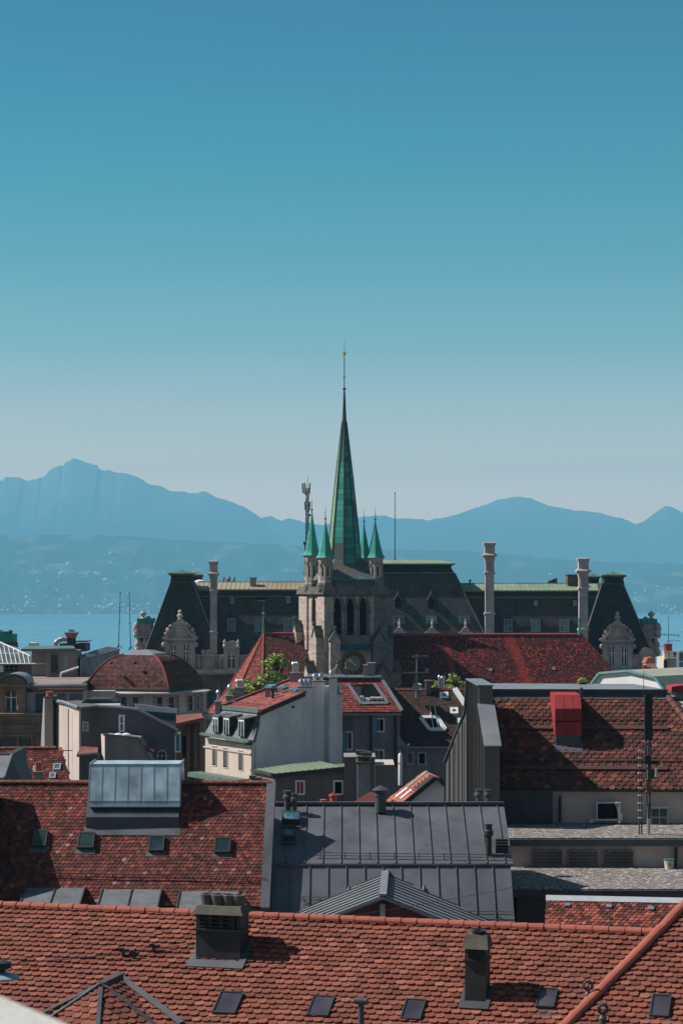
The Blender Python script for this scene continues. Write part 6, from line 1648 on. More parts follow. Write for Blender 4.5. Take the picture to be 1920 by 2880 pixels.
# big extractor
ex = thing('roof_extractor', 'dark roof extractor with orange band and a bent silver duct on the left terrace', 'extractor', P(202, 1822, Y + 7))
Y7 = Y + 7; c = (XX(202, Y7), Y7); k = Y7 / F; z = lambda y: ZZ(1640 + y / 2.8, Y7)
g = MB(); g.lathe(c, [(11 * k, z(520)), (11 * k, z(430))], sq=True); g.build('base', m_iron, ex)
g = MB(); g.lathe(c, [(11.5 * k, z(430)), (16 * k, z(402))], sq=True); g.build('orange_band', simple('orange_paint', (.42, .12, .05)), ex)
g = MB(); g.lathe(c, [(17 * k, z(402)), (18 * k, z(388)), (8 * k, z(384)), (6 * k, z(366)), (4 * k, z(362))], sq=True); g.build('cap', m_zincpale, ex)
g = MB(); g.path([P(190, 1640 + 440 / 2.8, Y7 - .2), P(176, 1640 + 440 / 2.8, Y7 - .2), P(164, 1640 + 452 / 2.8, Y7 - .2), P(157, 1640 + 470 / 2.8, Y7 - .2), P(156, 1640 + 505 / 2.8, Y7 - .2)], .28, 10); g.build('duct', m_greysteel, ex)
g = MB(); g.path([P(172, 1904, YB + 14), P(172, 1893, YB + 14), P(222, 1876, YB + 14)], .1, 8); meshthing(g, 'roof_pipe', m_white, 'white bent pipe running up from the left terrace to the glasshouse', 'pipe', P(172, 1904, YB + 14), None, True)
# glass shed on the terrace
gs = thing('glass_shed', 'white glazed lean-to shed with metal sheet roof beside the brown dome', 'shed', P(250, 1900, YB + 23))
Y = YB + 22
A = [P(210, 1848, Y - .2), P(230, 1852, Y - 1.2), P(338, 1824, Y + 7), P(298, 1818, Y + 8)]
g = MB(); g.prism(A, (0, 0, -.15))
for t in (.2, .4, .6, .8): g.bar(A[0].lerp(A[1], t), A[3].lerp(A[2], t), ZUP, .12, .08)
g.build('roof', m_zincpale, gs)
g = MB(); g.prism([P(230, 1855, Y - 1.1), P(335, 1828, Y + 6.8), P(335, 1908, Y + 6.8), P(231, 1906, Y - 1.1)], (.05, .1, 0)); g.build('wall', wall_mat('blue_grey_panel', (.27, .31, .33), .3, .8), gs)
g = MB(); g.prism([P(211, 1852, Y - .2), P(230, 1856, Y - 1.1), P(230, 1906, Y - 1.1), P(211, 1896, Y - .2)], (.05, .1, 0)); o = g.build('glazing', m_glass, gs)
g = MB()
for t in (0, .5, 1): g.bar(P(211, 1850, Y - .2).lerp(P(230, 1855, Y - 1.1), t) + Vector((-.05, -.05, 0)), P(211, 1897, Y - .2).lerp(P(230, 1908, Y - 1.1), t) + Vector((-.05, -.05, 0)), Vector((-1, -1, 0)), .16, .08)
g.build('frame', m_white, o)
# hipped glass roof far left
gp = thing('glass_roof', 'hipped glass roof with white glazing bars at the left edge', 'glass roof', (XX(-20, 226), 228, gz(224)))
Y = 224.0
ap, b0, b1 = P(-6, 1804, Y + 5), P(-160, 1868, Y), P(133, 1867, Y)
g = MB(); bL2, bR2 = b0 + Vector((0, 10, 0)), b1 + Vector((0, 10, 0)); ap2 = P(-120, 1804, Y + 5)
g.add([b0, b1, ap, ap2], [(0, 1, 2, 3)]); g.add([b1, bR2, ap], [(0, 1, 2)]); g.add([bL2, bR2, ap, ap2], [(0, 3, 2, 1)]); g.build('glazing', glass_mat('grey_roof_glazing', (.12, .155, .15), .15, .6), gp)
g = MB(); nn = Vector((0, -.75, .65))
pn_ = pl3(b0, b1, ap); 
for i in range(24):
    x = -150 + i * 12.3
    p0 = pn_.hit(x, 1867); t = (x - (-6)) / (133 + 6)
    yt = 1804 if x < -6 else lerp(1804, 1867, t)
    p1 = pn_.hit(lerp(x, x - 12, 0) - (0 if x < -6 else 0) - 14 * (1867 - yt) / 63, yt + (0 if x < -6 else -2))
    g.bar(p0, p1, nn, .07, .06)
g.bar(b1, ap, nn, .14, .1); g.bar(b0, b1, nn, .1, .1); a, b = pn_.hit(-60, 1838), pn_.hit(60, 1838); g.bar(a, b, nn, .07, .07); g.build('glazing_bar', m_white, gp)
g = MB(); g.pbox(-150, 130, 1868, 1892, Y + .3, 9.5, z0=gz(224)); g.build('wall', m_darkgrey, gp)
g = MB(); g.pbox(14, 52, 1873, 1888, Y + .2, .1); o = g.build('grille', m_dark, gp)
g = MB(); 
for x in (14, 26, 39, 51): g.pbox(x, x + 1, 1872, 1889, Y + .1, .1)
g.pbox(15.5, 50.5, 1880, 1881, Y + .12, .1); g.build('grille_bar', m_zincpale, o)
g = MB(); g.pbox(0, 10, 1871, 1890, Y + .25, .1); g.build('white_panel', m_white, gp)
# copper gable sculpture beyond
YS = 330.0
cs = thing('copper_gable', 'green copper gable with stone urns peeping above the left glass roof', 'gable', P(15, 1815, YS))
g = MB(); g.pbox(-40, 38, 1783, 1808, YS, 4); g.pbox(-6, 24, 1776, 1786, YS - .3, 4); g.build('copper_body', m_copper, cs)
g = MB(); g.pbox(-40, 41, 1808, 1960, YS + .3, 4); g.pbox(20, 40, 1806, 1816, YS - .2, 3)
for px in (0, 27): g.lathe((XX(px, YS), YS + 1), [(.45, ZZ(1784, YS)), (.25, ZZ(1780, YS)), (.42, ZZ(1777, YS)), (.3, ZZ(1774, YS)), (.04, ZZ(1771, YS))], 8)
g.build('stonework', m_pstone_dark, cs)
# two tall thin rods on the terrace
for i, (xa, ya, xb, yb) in enumerate(((339, 1667, 334, 1822), (364, 1667, 368, 1826))):
    g = MB(); Yr_ = YB + 26; a, b = P(xb, yb, Yr_), P(xa, ya, Yr_); g.tube(a, b, .055, .035, 5); g.tube(a.lerp(b, .45), a.lerp(b, .47), .09, .09, 5); g.ball(b, .08)
    for t in (0, 2.1, 4.2): g.tube(a + Vector((math.cos(t) * .45, math.sin(t) * .45, -.1)), a.lerp(b, .05), .04, .04, 4)
    meshthing(g, 'antenna_rod', m_iron, ('left of two tall thin antenna rods standing above the brown dome', 'right of two tall thin antenna rods standing above the brown dome')[i], 'antenna', a, 'antenna rods above the dome')

# ---------------- the domed stone building
YD = 212.0; kd = YD / F; dc = (XX(391, YD), YD + 6.5)
db = thing('domed_building', 'round stone building under a square brown tiled dome with red ribs', 'building', (dc[0], dc[1], gz(YD)))
zd = lambda y: ZZ(y, YD)
m_domet = small_tile_mat('dome_tiles', (.12, .042, .034), (.16, .06, .048), (.065, .028, .024), cell=(4.5, 4.5), speck=.5)
prd = [(182, 1938), (174, 1921), (160, 1901), (140, 1881), (114, 1862), (88, 1851), (66, 1845.5)]
R63 = math.radians(-63)
dprof = [(r * kd, zd(y)) for r, y in prd]
g = MB(); g.lathe(dc, dprof, 4, R63); do = g.build('dome', m_domet, db)
for i in range(4):
    g = MB(); t = R63 + i * math.pi / 2; g.path([Vector((dc[0] + math.cos(t) * r, dc[1] + math.sin(t) * r, z)) for r, z in dprof], .11, 6)
    g.build('rib', simple('red_rib_tiles', (.22, .05, .04), .8), do)
g = MB(); g.lathe(dc, [(70 * kd, zd(1847)), (66 * kd, zd(1843)), (30 * kd, zd(1834)), (2 * kd, zd(1832))], 4, R63); g.build('dome_cap', m_zincpale, do)
g = MB(); g.lathe(dc, [(187 * kd, zd(1948)), (187 * kd, zd(1940)), (180 * kd, zd(1937.5))], 4, R63); g.build('dome_gutter', simple('dark_green_metal', (.03, .045, .04)), do)
for x, y in ((313, 1864), (380, 1863), (420, 1900), (352, 1905)):
    c = P(x, y, YD + 2.4); g = MB(); g.ball(c, .2); g.build('dome_vent', m_iron, do)
g = MB(); rw_ = 6.35; g.lathe(dc, [(rw_, gz(YD) - 1), (rw_, zd(1968)), (rw_, zd(1950))], 40); g.build('drum_wall', m_pstone, db)
g = MB(); g.lathe(dc, [(rw_ + .35, zd(1956)), (rw_ + .5, zd(1950)), (rw_ + .2, zd(1948))], 40); g.lathe(dc, [(rw_ + .2, zd(2014)), (rw_ + .35, zd(2008)), (rw_ + .05, zd(2006))], 40); g.lathe(dc, [(rw_ + .9, zd(2032)), (rw_ + 1.3, zd(2024)), (rw_ + .3, zd(2018))], 40); g.build('drum_cornice', m_pstone, db)
for k, an in enumerate(range(-80, 86, 11)):
    t = math.radians(an - 90); n = Vector((math.cos(t), math.sin(t), 0)); u = Vector((-n.y, n.x, 0)); c = Vector((dc[0], dc[1], zd(1982))) + n * (rw_ + .02)
    if k % 3 < 2: window(db, c, u, ZUP, n, .78, 1.7, nx=1, ny=2, fr=.1, out=.08, frame=m_pstone)
    else:
        g = MB(); g.obox(c, u, ZUP, n, .9, 1.9, -.2, .3); g.build('pilaster', m_pstone, db)
g = MB(); g.pbox(231, 322, 1943, 1970, YD - 1.2, 1.5); g.build('white_band', m_beige, db)
# strip of stone facade right of it, in shade
sf = thing('stone_facade', 'narrow shaded stone facade between the domed building and the cream fronted house', 'building', (XX(535, 175), 178, gz(175)))
Y = 175.0
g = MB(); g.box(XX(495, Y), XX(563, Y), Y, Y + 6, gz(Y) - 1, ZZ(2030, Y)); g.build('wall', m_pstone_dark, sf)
g = MB(); g.prism([P(488, 2036, Y - .8), P(572, 2018, Y - .8), P(566, 2005, Y + 3), P(494, 2012, Y + 3)], (0, 0, -.25)); g.build('roof', m_ridge_old, sf)
g = MB(); g.pbox(492, 508, 2060, 2116, Y - .3, .35); o = g.build('bay_window', m_white, sf); g = MB(); g.pbox(495, 505, 2066, 2112, Y - .36, .05); g.build('pane', m_glassblue, o)
g = MB(); g.pbox(514, 522, 2070, 2130, Y - .1, .12); g.build('dark_window', m_dark, sf)
for px in (526, 546): g = MB(); g.pbox(px, px + 8, 2040, 2200, Y - .3, .35); g.build('pilaster', m_pstone_dark, sf)

# ---------------- the house with cream front and big grey party wall
def cf(x, y): return 540 + x / 2.529, 1860 + y / 2.529
def PF(x, y, Y): return P(*cf(x, y), Y)
fh = thing('cream_fronted_house', 'cream fronted house with slate mansard, red roof and large blue grey party wall', 'house', (XX(700, 160), 160, gz(160)))
zg = gz(160) - 1
nb, fb = 157.0, 163.5     # depth of the front's near and far ends
C0, C1, C2, C3 = PF(95, 545, fb), PF(422, 600, nb), PF(418, 850, nb), PF(78, 832, fb)
fu = (Vector((C1.x, C1.y, 0)) - Vector((C0.x, C0.y, 0))).normalized(); fn = Vector((fu.y, -fu.x, 0))
g = MB(); g.prism([C0, C1, Vector((C1.x, C1.y, zg)), Vector((C0.x, C0.y, zg))], -fn * .4); fr_ = g.build('front_wall', m_cream, fh)
def onfront(x, y):
    a, b = cf(x, y); d = Vector(((a - CX) / F, 1, -(b - HOR) / F)); k = (C0 - Vector((0, 0, H))).dot(fn) / d.dot(fn); return Vector((0, 0, H)) + d * k
for x0, x1, y0, y1 in ((145, 178, 600, 745), (222, 256, 613, 760), (331, 365, 630, 778)):
    a, b = onfront(x0, (y0 + y1) / 2), onfront(x1, (y0 + y1) / 2); t, u_2 = onfront((x0 + x1) / 2, y0), onfront((x0 + x1) / 2, y1)
    c = (a + b) / 2; c.z = (t.z + u_2.z) / 2; w, h = (b - a).length, t.z - u_2.z
    o = window(fh, c, fu, ZUP, fn, w, h, nx=1, ny=1, fr=.06, frame=m_cream, glass=m_dark, out=.05)
    g = MB()
    for i in range(16): g.obox(c + ZUP * (-h / 2 + .2 + (h - .3) * i / 16), fu, ZUP, fn, w - .18, .06, .02, .05)
    g.build('blind', m_blind, o)
g = MB()
for y0, y1 in ((608, 655),): g.bar(onfront(85, 606) + fn * .02, onfront(420, 658) + fn * .02, fn, .12, .06)
g.build('string_course', m_beige, fr_)
g = MB(); a, b = PF(62, 782, fb), PF(410, 838, nb - .3); g.prism([a + fn * 1.1, b + fn * 1.1, b, a], (0, 0, -.15)); g.prism([a + fn * 1.15 + ZUP * -.1, b + fn * 1.15 + ZUP * -.1, b + fn * 1.15 - ZUP * .35, a + fn * 1.15 - ZUP * .35], -fn * .1); g.build('front_ledge', m_coppertrim, fr_)
# mansard
M0, M1 = PF(190, 338, fb + .7), PF(482, 368, nb + .9); E0, E1 = PF(86, 522, fb - .2), PF(432, 578, nb - .3)
g = MB(); g.prism([E0, E1, M1, M0], -fn * .25); ma = g.build('mansard', wall_mat('mansard_slate', (.19, .195, .205), .3, .8, .55, .3, .15, .2, .3), fh)
g = MB(); g.bar(E0 + fn * .15, E1 + fn * .15, ZUP, .5, .18); g.bar(M0, M1, ZUP, .3, .3); g.build('mansard_edge', m_coppertrim, ma)
mn = pl3(E0, E1, M0)
for x0, x1, y0, y1 in ((176, 206, 400, 505), (254, 284, 405, 520), (360, 390, 418, 535)):
    b_ = mn.hit(*cf((x0 + x1) / 2, y1)); t_z = mn.hit(*cf((x0 + x1) / 2, y1)).z + (y1 - y0) / 2.529 / F * 159
    w = 1.0; dd = -fn; g = MB()
    p = [b_ + fu * (s * w / 2) for s in (-1, 1)]; up = ZUP * (t_z - b_.z + .1); f0 = fn * .25
    g.hexa([p[0] + f0, p[1] + f0, p[1] + dd * 2.2, p[0] + dd * 2.2], [p[0] + f0 + up, p[1] + f0 + up, p[1] + dd * 2.2 + up, p[0] + dd * 2.2 + up]); o = g.build('dormer', m_slate_dark, fh)
    c = b_ + f0 + up * .48; s = MB(); s.obox(c, fu, ZUP, fn, w * .8, up.z * .84, 0, .03); s.use(1)
    for e in (-1, 0, 1): s.obox(c + fu * (e * w * .42), fu, ZUP, fn, .05, up.z * .9, 0, .07)
    s.obox(c + up * .42, fu, ZUP, fn, w * .9, .12, 0, .065); s.build('window', [m_blind if x0 < 200 else m_glass, m_framewhite], o)
    s = MB(); t0 = b_ + up + ZUP * .02; s.prism([t0 + fu * (-w * .6) + fn * .35 - ZUP * .05, t0 + fu * (w * .6) + fn * .35 - ZUP * .05, t0 + fu * (w * .6) + dd * 1.3 + ZUP * .2, t0 + fu * (-w * .6) + dd * 1.3 + ZUP * .2], ZUP * .1); s.build('dormer_roof', m_zinc, o)
    s = MB(); s.bar(b_ + fu * -.5 + fn * .3 + ZUP * .5, b_ + fu * .5 + fn * .3 + ZUP * .5, ZUP, .04, .04); [s.bar(b_ + fu * (-.5 + k * .2) + fn * .3, b_ + fu * (-.5 + k * .2) + fn * .3 + ZUP * .5, fn, .03, .03) for k in range(6)]; s.build('railing', m_iron, o)
# upper red roof
U0, U1 = PF(200, 326, fb + .5), PF(486, 358, nb + .6); U2 = PF(842, 205, 160.5); U3, U4 = PF(860, 122, 170.5), PF(700, 132, 171.0)
m_redroof = small_tile_mat('fine_red_roof', (.30, .085, .07), (.34, .10, .085), (.22, .06, .05), cell=(3.2, 5), speck=.4)
g = MB(); g.add([U0, U1, U2, U3, U4], [(0, 1, 2), (0, 2, 3), (0, 3, 4)]); dn = Vector((0, 0, -.25)); g.add([U0, U1, U1 + dn, U0 + dn], [(0, 1, 2, 3)]); g.add([U1, U2, U2 + dn, U1 + dn], [(0, 1, 2, 3)])
ur = g.build('roof', m_redroof, fh)
rp = pl3(U0, U1, U2)
g = MB(); g.bar(U1 + ZUP * .02, U2 + ZUP * .02, ZUP, .3, .1); g.bar(U0 + ZUP * .02, U4 + ZUP * .02, ZUP, .25, .12); g.build('verge_strip', m_darkred, ur)
snow = MB(); a, b = rp.hit(*cf(250, 300)), rp.hit(*cf(520, 328)); snow.tube(a + rp.n * .2, b + rp.n * .2, .05, .05, 5); snow.build('snow_guard', m_ironrust, ur)
for x, y in ((645, 200), (735, 210), (565, 186)): c = rp.hit(*cf(x, y)); g = MB(); g.obox(c, rp.u, rp.v, rp.n, 1.2, .5, 0, .2); g.build('roof_window', m_glassblue, fh)
# grey party wall under the verge
V1, V2 = Vector((U1.x + .05, nb + .75, U1.z - .3)), Vector((U2.x, 160.6, U2.z - .3))
W1 = PF(428, 600, nb + .35); W0 = Vector((W1.x, nb + .35, zg)); V3 = PF(1066, 560, 161.0)
g = MB(); B1 = PF(462, 598, nb + .5)
g.prism([Vector((C1.x + .02, nb + .1, C1.z)), Vector((E1.x, E1.y + .3, E1.z)), Vector((M1.x, M1.y, M1.z)), V1, V2, Vector((V2.x, V2.y, zg)), Vector((C1.x + .02, nb + .1, zg))], (.15, 4.5, 0)); pw_ = g.build('party_wall', m_greywall, fh)
g = MB(); g.bar(V1 + Vector((0, -.12, .02)), V2 + Vector((0, -.12, .02)), ZUP, .14, .32); g.bar(PF(440, 596, nb + .2), PF(492, 368, nb + .7), Vector((-1, 0, 0)), .3, .28); g.build('wall_edge', m_tar, pw_)
g = MB(); g.pbox(*(cf(710, 0)[0], cf(727, 0)[0]), cf(0, 318)[1], cf(0, 334)[1], 157.6, .4); g.build('wall_vent', m_dark, pw_)
# massive grey stacks
def slab_stack(x0, x1, y0, Y, D, nm='chimney', pots=(), mat=None):
    a, b = cf(x0, y0); c, _ = cf(x1, y0)
    g = MB(); g.box(XX(a, Y), XX(c, Y), Y, Y + D, zg, ZZ(b, Y)); o = g.build(nm, mat or m_greywall, fh)
    g = MB(); z = ZZ(b, Y); g.box(XX(a, Y) - .08, XX(c, Y) + .08, Y - .08, Y + D + .08, z, z + .1); g.build('cap', m_oldgrey, o)
    for f in pots:
        x = lerp(XX(a, Y), XX(c, Y), f); g = MB(); g.lathe((x, Y + D / 2), [(.16, z + .1), (.16, z + .42)], 10); g.lathe((x, Y + D / 2), [(.27, z + .45), (.2, z + .62), (.03, z + .7)], 10); g.tube((x, Y + D / 2, z + .4), (x, Y + D / 2, z + .47), .1, .1, 6); g.build('chimney_pot', m_steel, o, True)
    return o
slab_stack(757, 852, 188, 160.1, 1.0, pots=(.2, .5, .8)); slab_stack(852, 942, 148, 160.3, 1.0, pots=(.25, .7)); slab_stack(974, 1032, 122, 159.9, 1.0, pots=(.35,)); slab_stack(1032, 1068, 234, 160.2, 1.2, pots=(.3,))
g = MB(); a, b = cf(945, 0)[0], cf(975, 0)[0]; g.box(XX(a, 160.5), XX(b, 160.5), 160.5, 162, zg, ZZ(cf(0, 180)[1], 160.5)); g.build('stack_recess', m_greywall, fh)
stack(fh, *(cf(165, 0)[0], cf(204, 0)[0]), cf(0, 294)[1], cf(0, 420)[1], 163.5, .7, m_concrete, pots=(.5,), cowl=True, poth=.9)
stack(fh, *(cf(242, 0)[0], cf(288, 0)[0]), cf(0, 254)[1], cf(0, 330)[1], 167.5, .7, m_concrete, pots=(.5,), cowl=True, poth=.9)
stack(fh, *(cf(305, 0)[0], cf(370, 0)[0]), cf(0, 196)[1], cf(0, 280)[1], 168.5, .8, m_concrete, pots=(.3, .55, .8), cowl=True, poth=.7)
stack(fh, *(cf(520, 0)[0], cf(556, 0)[0]), cf(0, 196)[1], cf(0, 280)[1], 163.0, .7, m_oldgrey)
stack(fh, *(cf(700, 0)[0], cf(768, 0)[0]), cf(0, 90)[1], cf(0, 160)[1], 170.0, .9, m_concrete, pots=(.3, .5, .7), cowl=True, poth=.9)
g = MB(); c = rp.hit(*cf(574, 262)); g.tube(c, c + ZUP * .7, .12, .12, 8); g.tube(c + ZUP * .7 - UX * .2, c + ZUP * .7 + UX * .35, .13, .13, 8); g.build('vent_pipe', m_iron, fh)
# right wing: red roof with a cut-in terrace
Rw = Pl(PF(1280, 357, 163.0), 0, 46)
qr = [Rw.hit(*cf(1063, 360)), Rw.hit(*cf(1492, 357)), Rw.hit(*cf(1347, 132)), Rw.hit(*cf(1033, 132))]
m_wingroof = tile_mat('wing_red_tiles', [(0, (.20, .05, .042)), (.5, (.30, .075, .06)), (1, (.38, .11, .09))], soil_amt=.5, patch=.25)
c4 = [cf(1112, 168), cf(1296, 163), cf(1394, 300), cf(1202, 304)]
hole = [Rw.hit(*p) for p in c4]
g = MB(); bbq = [qr[0], qr[1], hole[2], hole[3]]; slab(g, Rw, bbq, .2); slab(g, Rw, [qr[1], qr[2], hole[1], hole[2]], .2); slab(g, Rw, [qr[2], qr[3], hole[0], hole[1]], .2); slab(g, Rw, [qr[3], qr[0], hole[3], hole[0]], .2); rwf = g.build('roof', m_wingroof, fh)
tiles(Rw, qr, 'roof_tiles', m_wingroof, rwf, .26, .24, .025, seed=41, holes=[hole])
# terrace well
fz = ZZ(cf(0, 318)[1], 163.2)
g = MB(); pts = [hole[3], hole[2], Vector((hole[2].x, hole[1].y, hole[2].z)), Vector((hole[3].x, hole[0].y, hole[3].z))]
pts = [Vector((p.x, p.y, hole[3].z - .3)) for p in pts]; g.prism(pts, (0, 0, -.1)); tr = g.build('terrace_floor', m_dark, fh)
g = MB(); g.prism([pts[3], pts[2], hole[1], Vector((pts[3].x, hole[0].y, hole[0].z))], (0, .15, 0)); g.build('terrace_wall', m_tar, fh)
g = MB()
for a, b in ((hole[0], hole[3]), (hole[1], hole[2]), (hole[3], hole[2])): g.bar(a + Rw.n * .02, b + Rw.n * .02, Rw.n, .22, .12)
g.build('terrace_kerb', m_zincpale, tr)
g = MB(); g.prism([Rw.hit(*cf(840, 100)) + Vector((0, 3, 0)), PF(1345, 100, Rw.hit(*cf(1347, 132)).y + 5), PF(1345, 112, Rw.hit(*cf(1347, 132)).y - .2), PF(790, 112, Rw.hit(*cf(1347, 132)).y - .2)], (0, 0, -.12)); ft = g.build('flat_top', m_zinc, fh)
g = MB(); yy = Rw.hit(*cf(1347, 132)).y; g.pbox(*(cf(850, 0)[0], cf(1346, 0)[0]), cf(0, 114)[1], cf(0, 136)[1], yy, 1.0); g.build('roof_edge', m_tar, ft)
g = MB(); g.bar(qr[1] + Rw.n * .05, qr[2] + Rw.n * .05, Rw.n, .25, .12); g.build('verge_strip', m_zincpale, rwf)
stack(fh, *(cf(1087, 0)[0], cf(1110, 0)[0]), cf(0, 60)[1], cf(0, 104)[1], yy + 2, .6, m_mauve, pots=(.5,), potmat=m_zinc, poth=.5)
stack(fh, *(cf(1222, 0)[0], cf(1250, 0)[0]), cf(0, 36)[1], cf(0, 104)[1], yy + 2, .8, m_oldgrey); stack(fh, *(cf(1252, 0)[0], cf(1298, 0)[0]), cf(0, 20)[1], cf(0, 104)[1], yy + 2.2, .9, m_concrete)
YW = 163.4
g = MB(); g.box(PF(1060, 400, YW).x, PF(1478, 400, YW).x, YW, YW + 9, zg, ZZ(cf(0, 372)[1], YW)); g.build('wing_wall', m_oldgrey, fh)
g = MB(); g.pbox(*(cf(1063, 0)[0], cf(1486, 0)[0]), cf(0, 369)[1], cf(0, 386)[1], YW - .5, .6); g.build('eaves_board', m_concrete, fh)
def fwin(x0, x1, y0, y1, glass=m_glass, frame=m_framewhite, nx=2, ny=1, sh=None):
    o = pwin(fh, *(cf(x0, 0)[0], cf(x1, 0)[0]), cf(0, y0)[1], cf(0, y1)[1], YW - .02, nx=nx, ny=ny, fr=.1, glass=glass, frame=frame)
    if sh:
        g = MB(); g.pbox(*(cf(sh[0], 0)[0], cf(sh[1], 0)[0]), cf(0, y0 + 4)[1], cf(0, y1 - 2)[1], YW - .1, .06); g.build('shutter', m_shutblue, o)
g = MB(); g.pbox(*(cf(1070, 0)[0], cf(1146, 0)[0]), cf(0, 402)[1], cf(0, 498)[1], YW - .08, .1); g.build('niche_panel', m_mauve, fh)
fwin(1070, 1142, 498, 632, glass=m_glassroof, sh=(1072, 1096)); fwin(1292, 1368, 403, 504, glass=m_dark, sh=(1294, 1318)); fwin(1290, 1366, 626, 724, sh=(1292, 1316))
g = MB()
for x, y0, y1 in ((1270, 388, 650), (1446, 372, 745)): g.tube(PF(x, y0, YW - .15), PF(x, y1, YW - .15), .1, .1, 8)
g.build('downpipe', m_iron, fh)
# terrace furniture
tf = thing('garden_furniture', 'white covered table and seats in the cut-in roof terrace', 'furniture', Vector((hole[3].x + 2, hole[3].y + .5, hole[3].z - .3)))
g = MB(); zf_ = hole[3].z - .3; yf_ = hole[3].y + .35
for x0, x1, h in ((1186, 1225, .9), (1228, 1262, .75)):
    a, b = PF(x0, 0, yf_).x, PF(x1, 0, yf_).x; g.lathe(((a + b) / 2, yf_ + .5), [((b - a) * .42, zf_), ((b - a) * .5, zf_ + h * .9), ((b - a) * .4, zf_ + h)], 10)
g.build('seat', m_white, tf, True)
g = MB(); a, b = PF(1266, 0, yf_).x, PF(1362, 0, yf_).x; g.box(a, b, yf_ + .1, yf_ + 1.2, zf_ + .62, zf_ + .8); 
for x in (a + .1, (a + b) / 2, b - .2): g.box(x, x + .1, yf_ + .15, yf_ + 1.1, zf_, zf_ + .62)
g.build('table', m_white, tf)

# ---------------- low annexe with green copper roof in front of it
YA = 149.0
ax = thing('low_annexe', 'low grey brown annexe with green copper lean-to roof below the party wall', 'house', (XX(830, YA), YA + 3, gz(YA)))
a = [PF(575, 800, YA), PF(1085, 748, YA), PF(920, 712, YA + 7.0), PF(722, 727, YA + 7.2), PF(428, 770, YA + 6.5)]
g = MB(); g.prism(a, (0, 0, -.15)); ar_ = g.build('roof', wall_mat('pale_green_copper', (.19, .225, .155), .3, .3, .6, .3, .06, .04, .3, dirt=(.6, .7, .6)), ax)
g = MB(); g.bar(a[0] + Vector((0, -.05, -.3)), a[1] + Vector((0, -.05, -.3)), ZUP, .15, .3); g.bar(a[4] + Vector((-.05, 0, -.15)), a[0] + Vector((-.05, 0, -.15)), ZUP, .15, .2); g.build('fascia', m_tar, ar_)
s3 = pl3(a[0], a[1], a[3]); g = MB()
for i in range(1, 12): t = i / 12; p = a[0].lerp(a[1], t); r_ = a[4].lerp(a[2], min(1, t * 1.05)); g.bar(p, r_, ZUP, .06, .05)
g.build('seam', m_leadgreen, ar_)
x0, x1 = PF(585, 0, YA).x, PF(1082, 0, YA).x
g = MB(); pts = [Vector((x0, YA + .15, a[0].z - .3)), Vector((x1, YA + .15, a[1].z - .3)), Vector((x1, YA + .15, gz(YA) - 1)), Vector((x0, YA + .15, gz(YA) - 1))]; g.prism(pts, (0, 6, 0)); g.build('wall', m_mauve, ax)
g = MB(); p0, p1 = a[0] + Vector((.1, .1, -.3)), a[4] + Vector((.1, .1, -.2)); g.prism([p0, p1, p1 - ZUP * .6, p0 - ZUP * .6], (.1, .1, 0)); g.prism([p0 - ZUP * .6 + Vector((.5, .5, 0)), p1 - ZUP * .6 + Vector((.5, .5, 0)), Vector((p1.x + .5, p1.y + .5, gz(YA))), Vector((p0.x + .5, p0.y + .5, gz(YA)))], (.1, .1, 0)); g.build('side_wall', m_copperred, ax)
for t in (.12, .42, .72):
    p = p0.lerp(p1, 1 - t); g = MB(); g.box(p.x - .5, p.x + .45, p.y - .3, p.y + .3, p.z - .5, p.z - .2); g.box(p.x - .35, p.x + .25, p.y - .2, p.y + .2, p.z - 3, p.z - .5); g.build('green_bracket', m_coppertrim, ax)
for x_0, x_1, gl in ((734, 803, m_redcloth), (1003, 1076, m_dark)): pwin(ax, *(cf(x_0, 0)[0], cf(x_1, 0)[0]), cf(0, 845)[1], cf(0, 951)[1], YA + .12, nx=2 if x_0 < 900 else 1, ny=1, fr=.12, frame=m_framewhite, glass=gl)
# chimney block to its right
cb = thing('chimney_block', 'plain grey brown chimney block with a square stack capped by broken stones', 'chimney', (XX(1020, 146), 147, gz(146)))
g = MB(); g.box(PF(1085, 0, 147).x, PF(1300, 0, 147).x, 147, 150, gz(146) - 1, ZZ(cf(0, 690)[1], 147)); g.build('block_wall', m_mauve, cb)
g = MB(); g.pbox(*(cf(1078, 0)[0], cf(1303, 0)[0]), cf(0, 679)[1], cf(0, 690)[1], 146.8, 3.4); g.build('coping', m_concrete, cb)
g = MB(); g.box(PF(1304, 0, 148).x, PF(1436, 0, 148).x, 148, 152, gz(146) - 1, ZZ(cf(0, 742)[1], 148)); g.build('block_wall', m_oldgrey, cb); g = MB(); g.pbox(*(cf(1302, 0)[0], cf(1438, 0)[0]), cf(0, 735)[1], cf(0, 742)[1], 147.8, 4.4); g.build('coping', m_beige, cb)
g = MB(); g.box(PF(1176, 0, 140).x, PF(1264, 0, 140).x, 140, 142, gz(140) - 1, ZZ(cf(0, 728)[1], 140)); g.build('shaft', m_concrete, cb)
g = MB(); g.pbox(*(cf(1166, 0)[0], cf(1274, 0)[0]), cf(0, 716)[1], cf(0, 728)[1], 139.7, 2.6); g.pbox(*(cf(1178, 0)[0], cf(1262, 0)[0]), cf(0, 690)[1], cf(0, 716)[1], 140.1, 1.8); g.pbox(*(cf(1176, 0)[0], cf(1266, 0)[0]), cf(0, 676)[1], cf(0, 686)[1], 139.9, 2.2)
rs_ = random.Random(2)
for i in range(9): c = PF(1182 + i * 9.5, 668 - rs_.uniform(0, 22), 140.4 + rs_.uniform(0, 1.2)); g.obox(c, Vector((1, rs_.uniform(-.3, .3), rs_.uniform(-.3, .3))).normalized(), ZUP, NF, .4, .3, -.3, .2)
g.build('cap', m_lichen, cb)
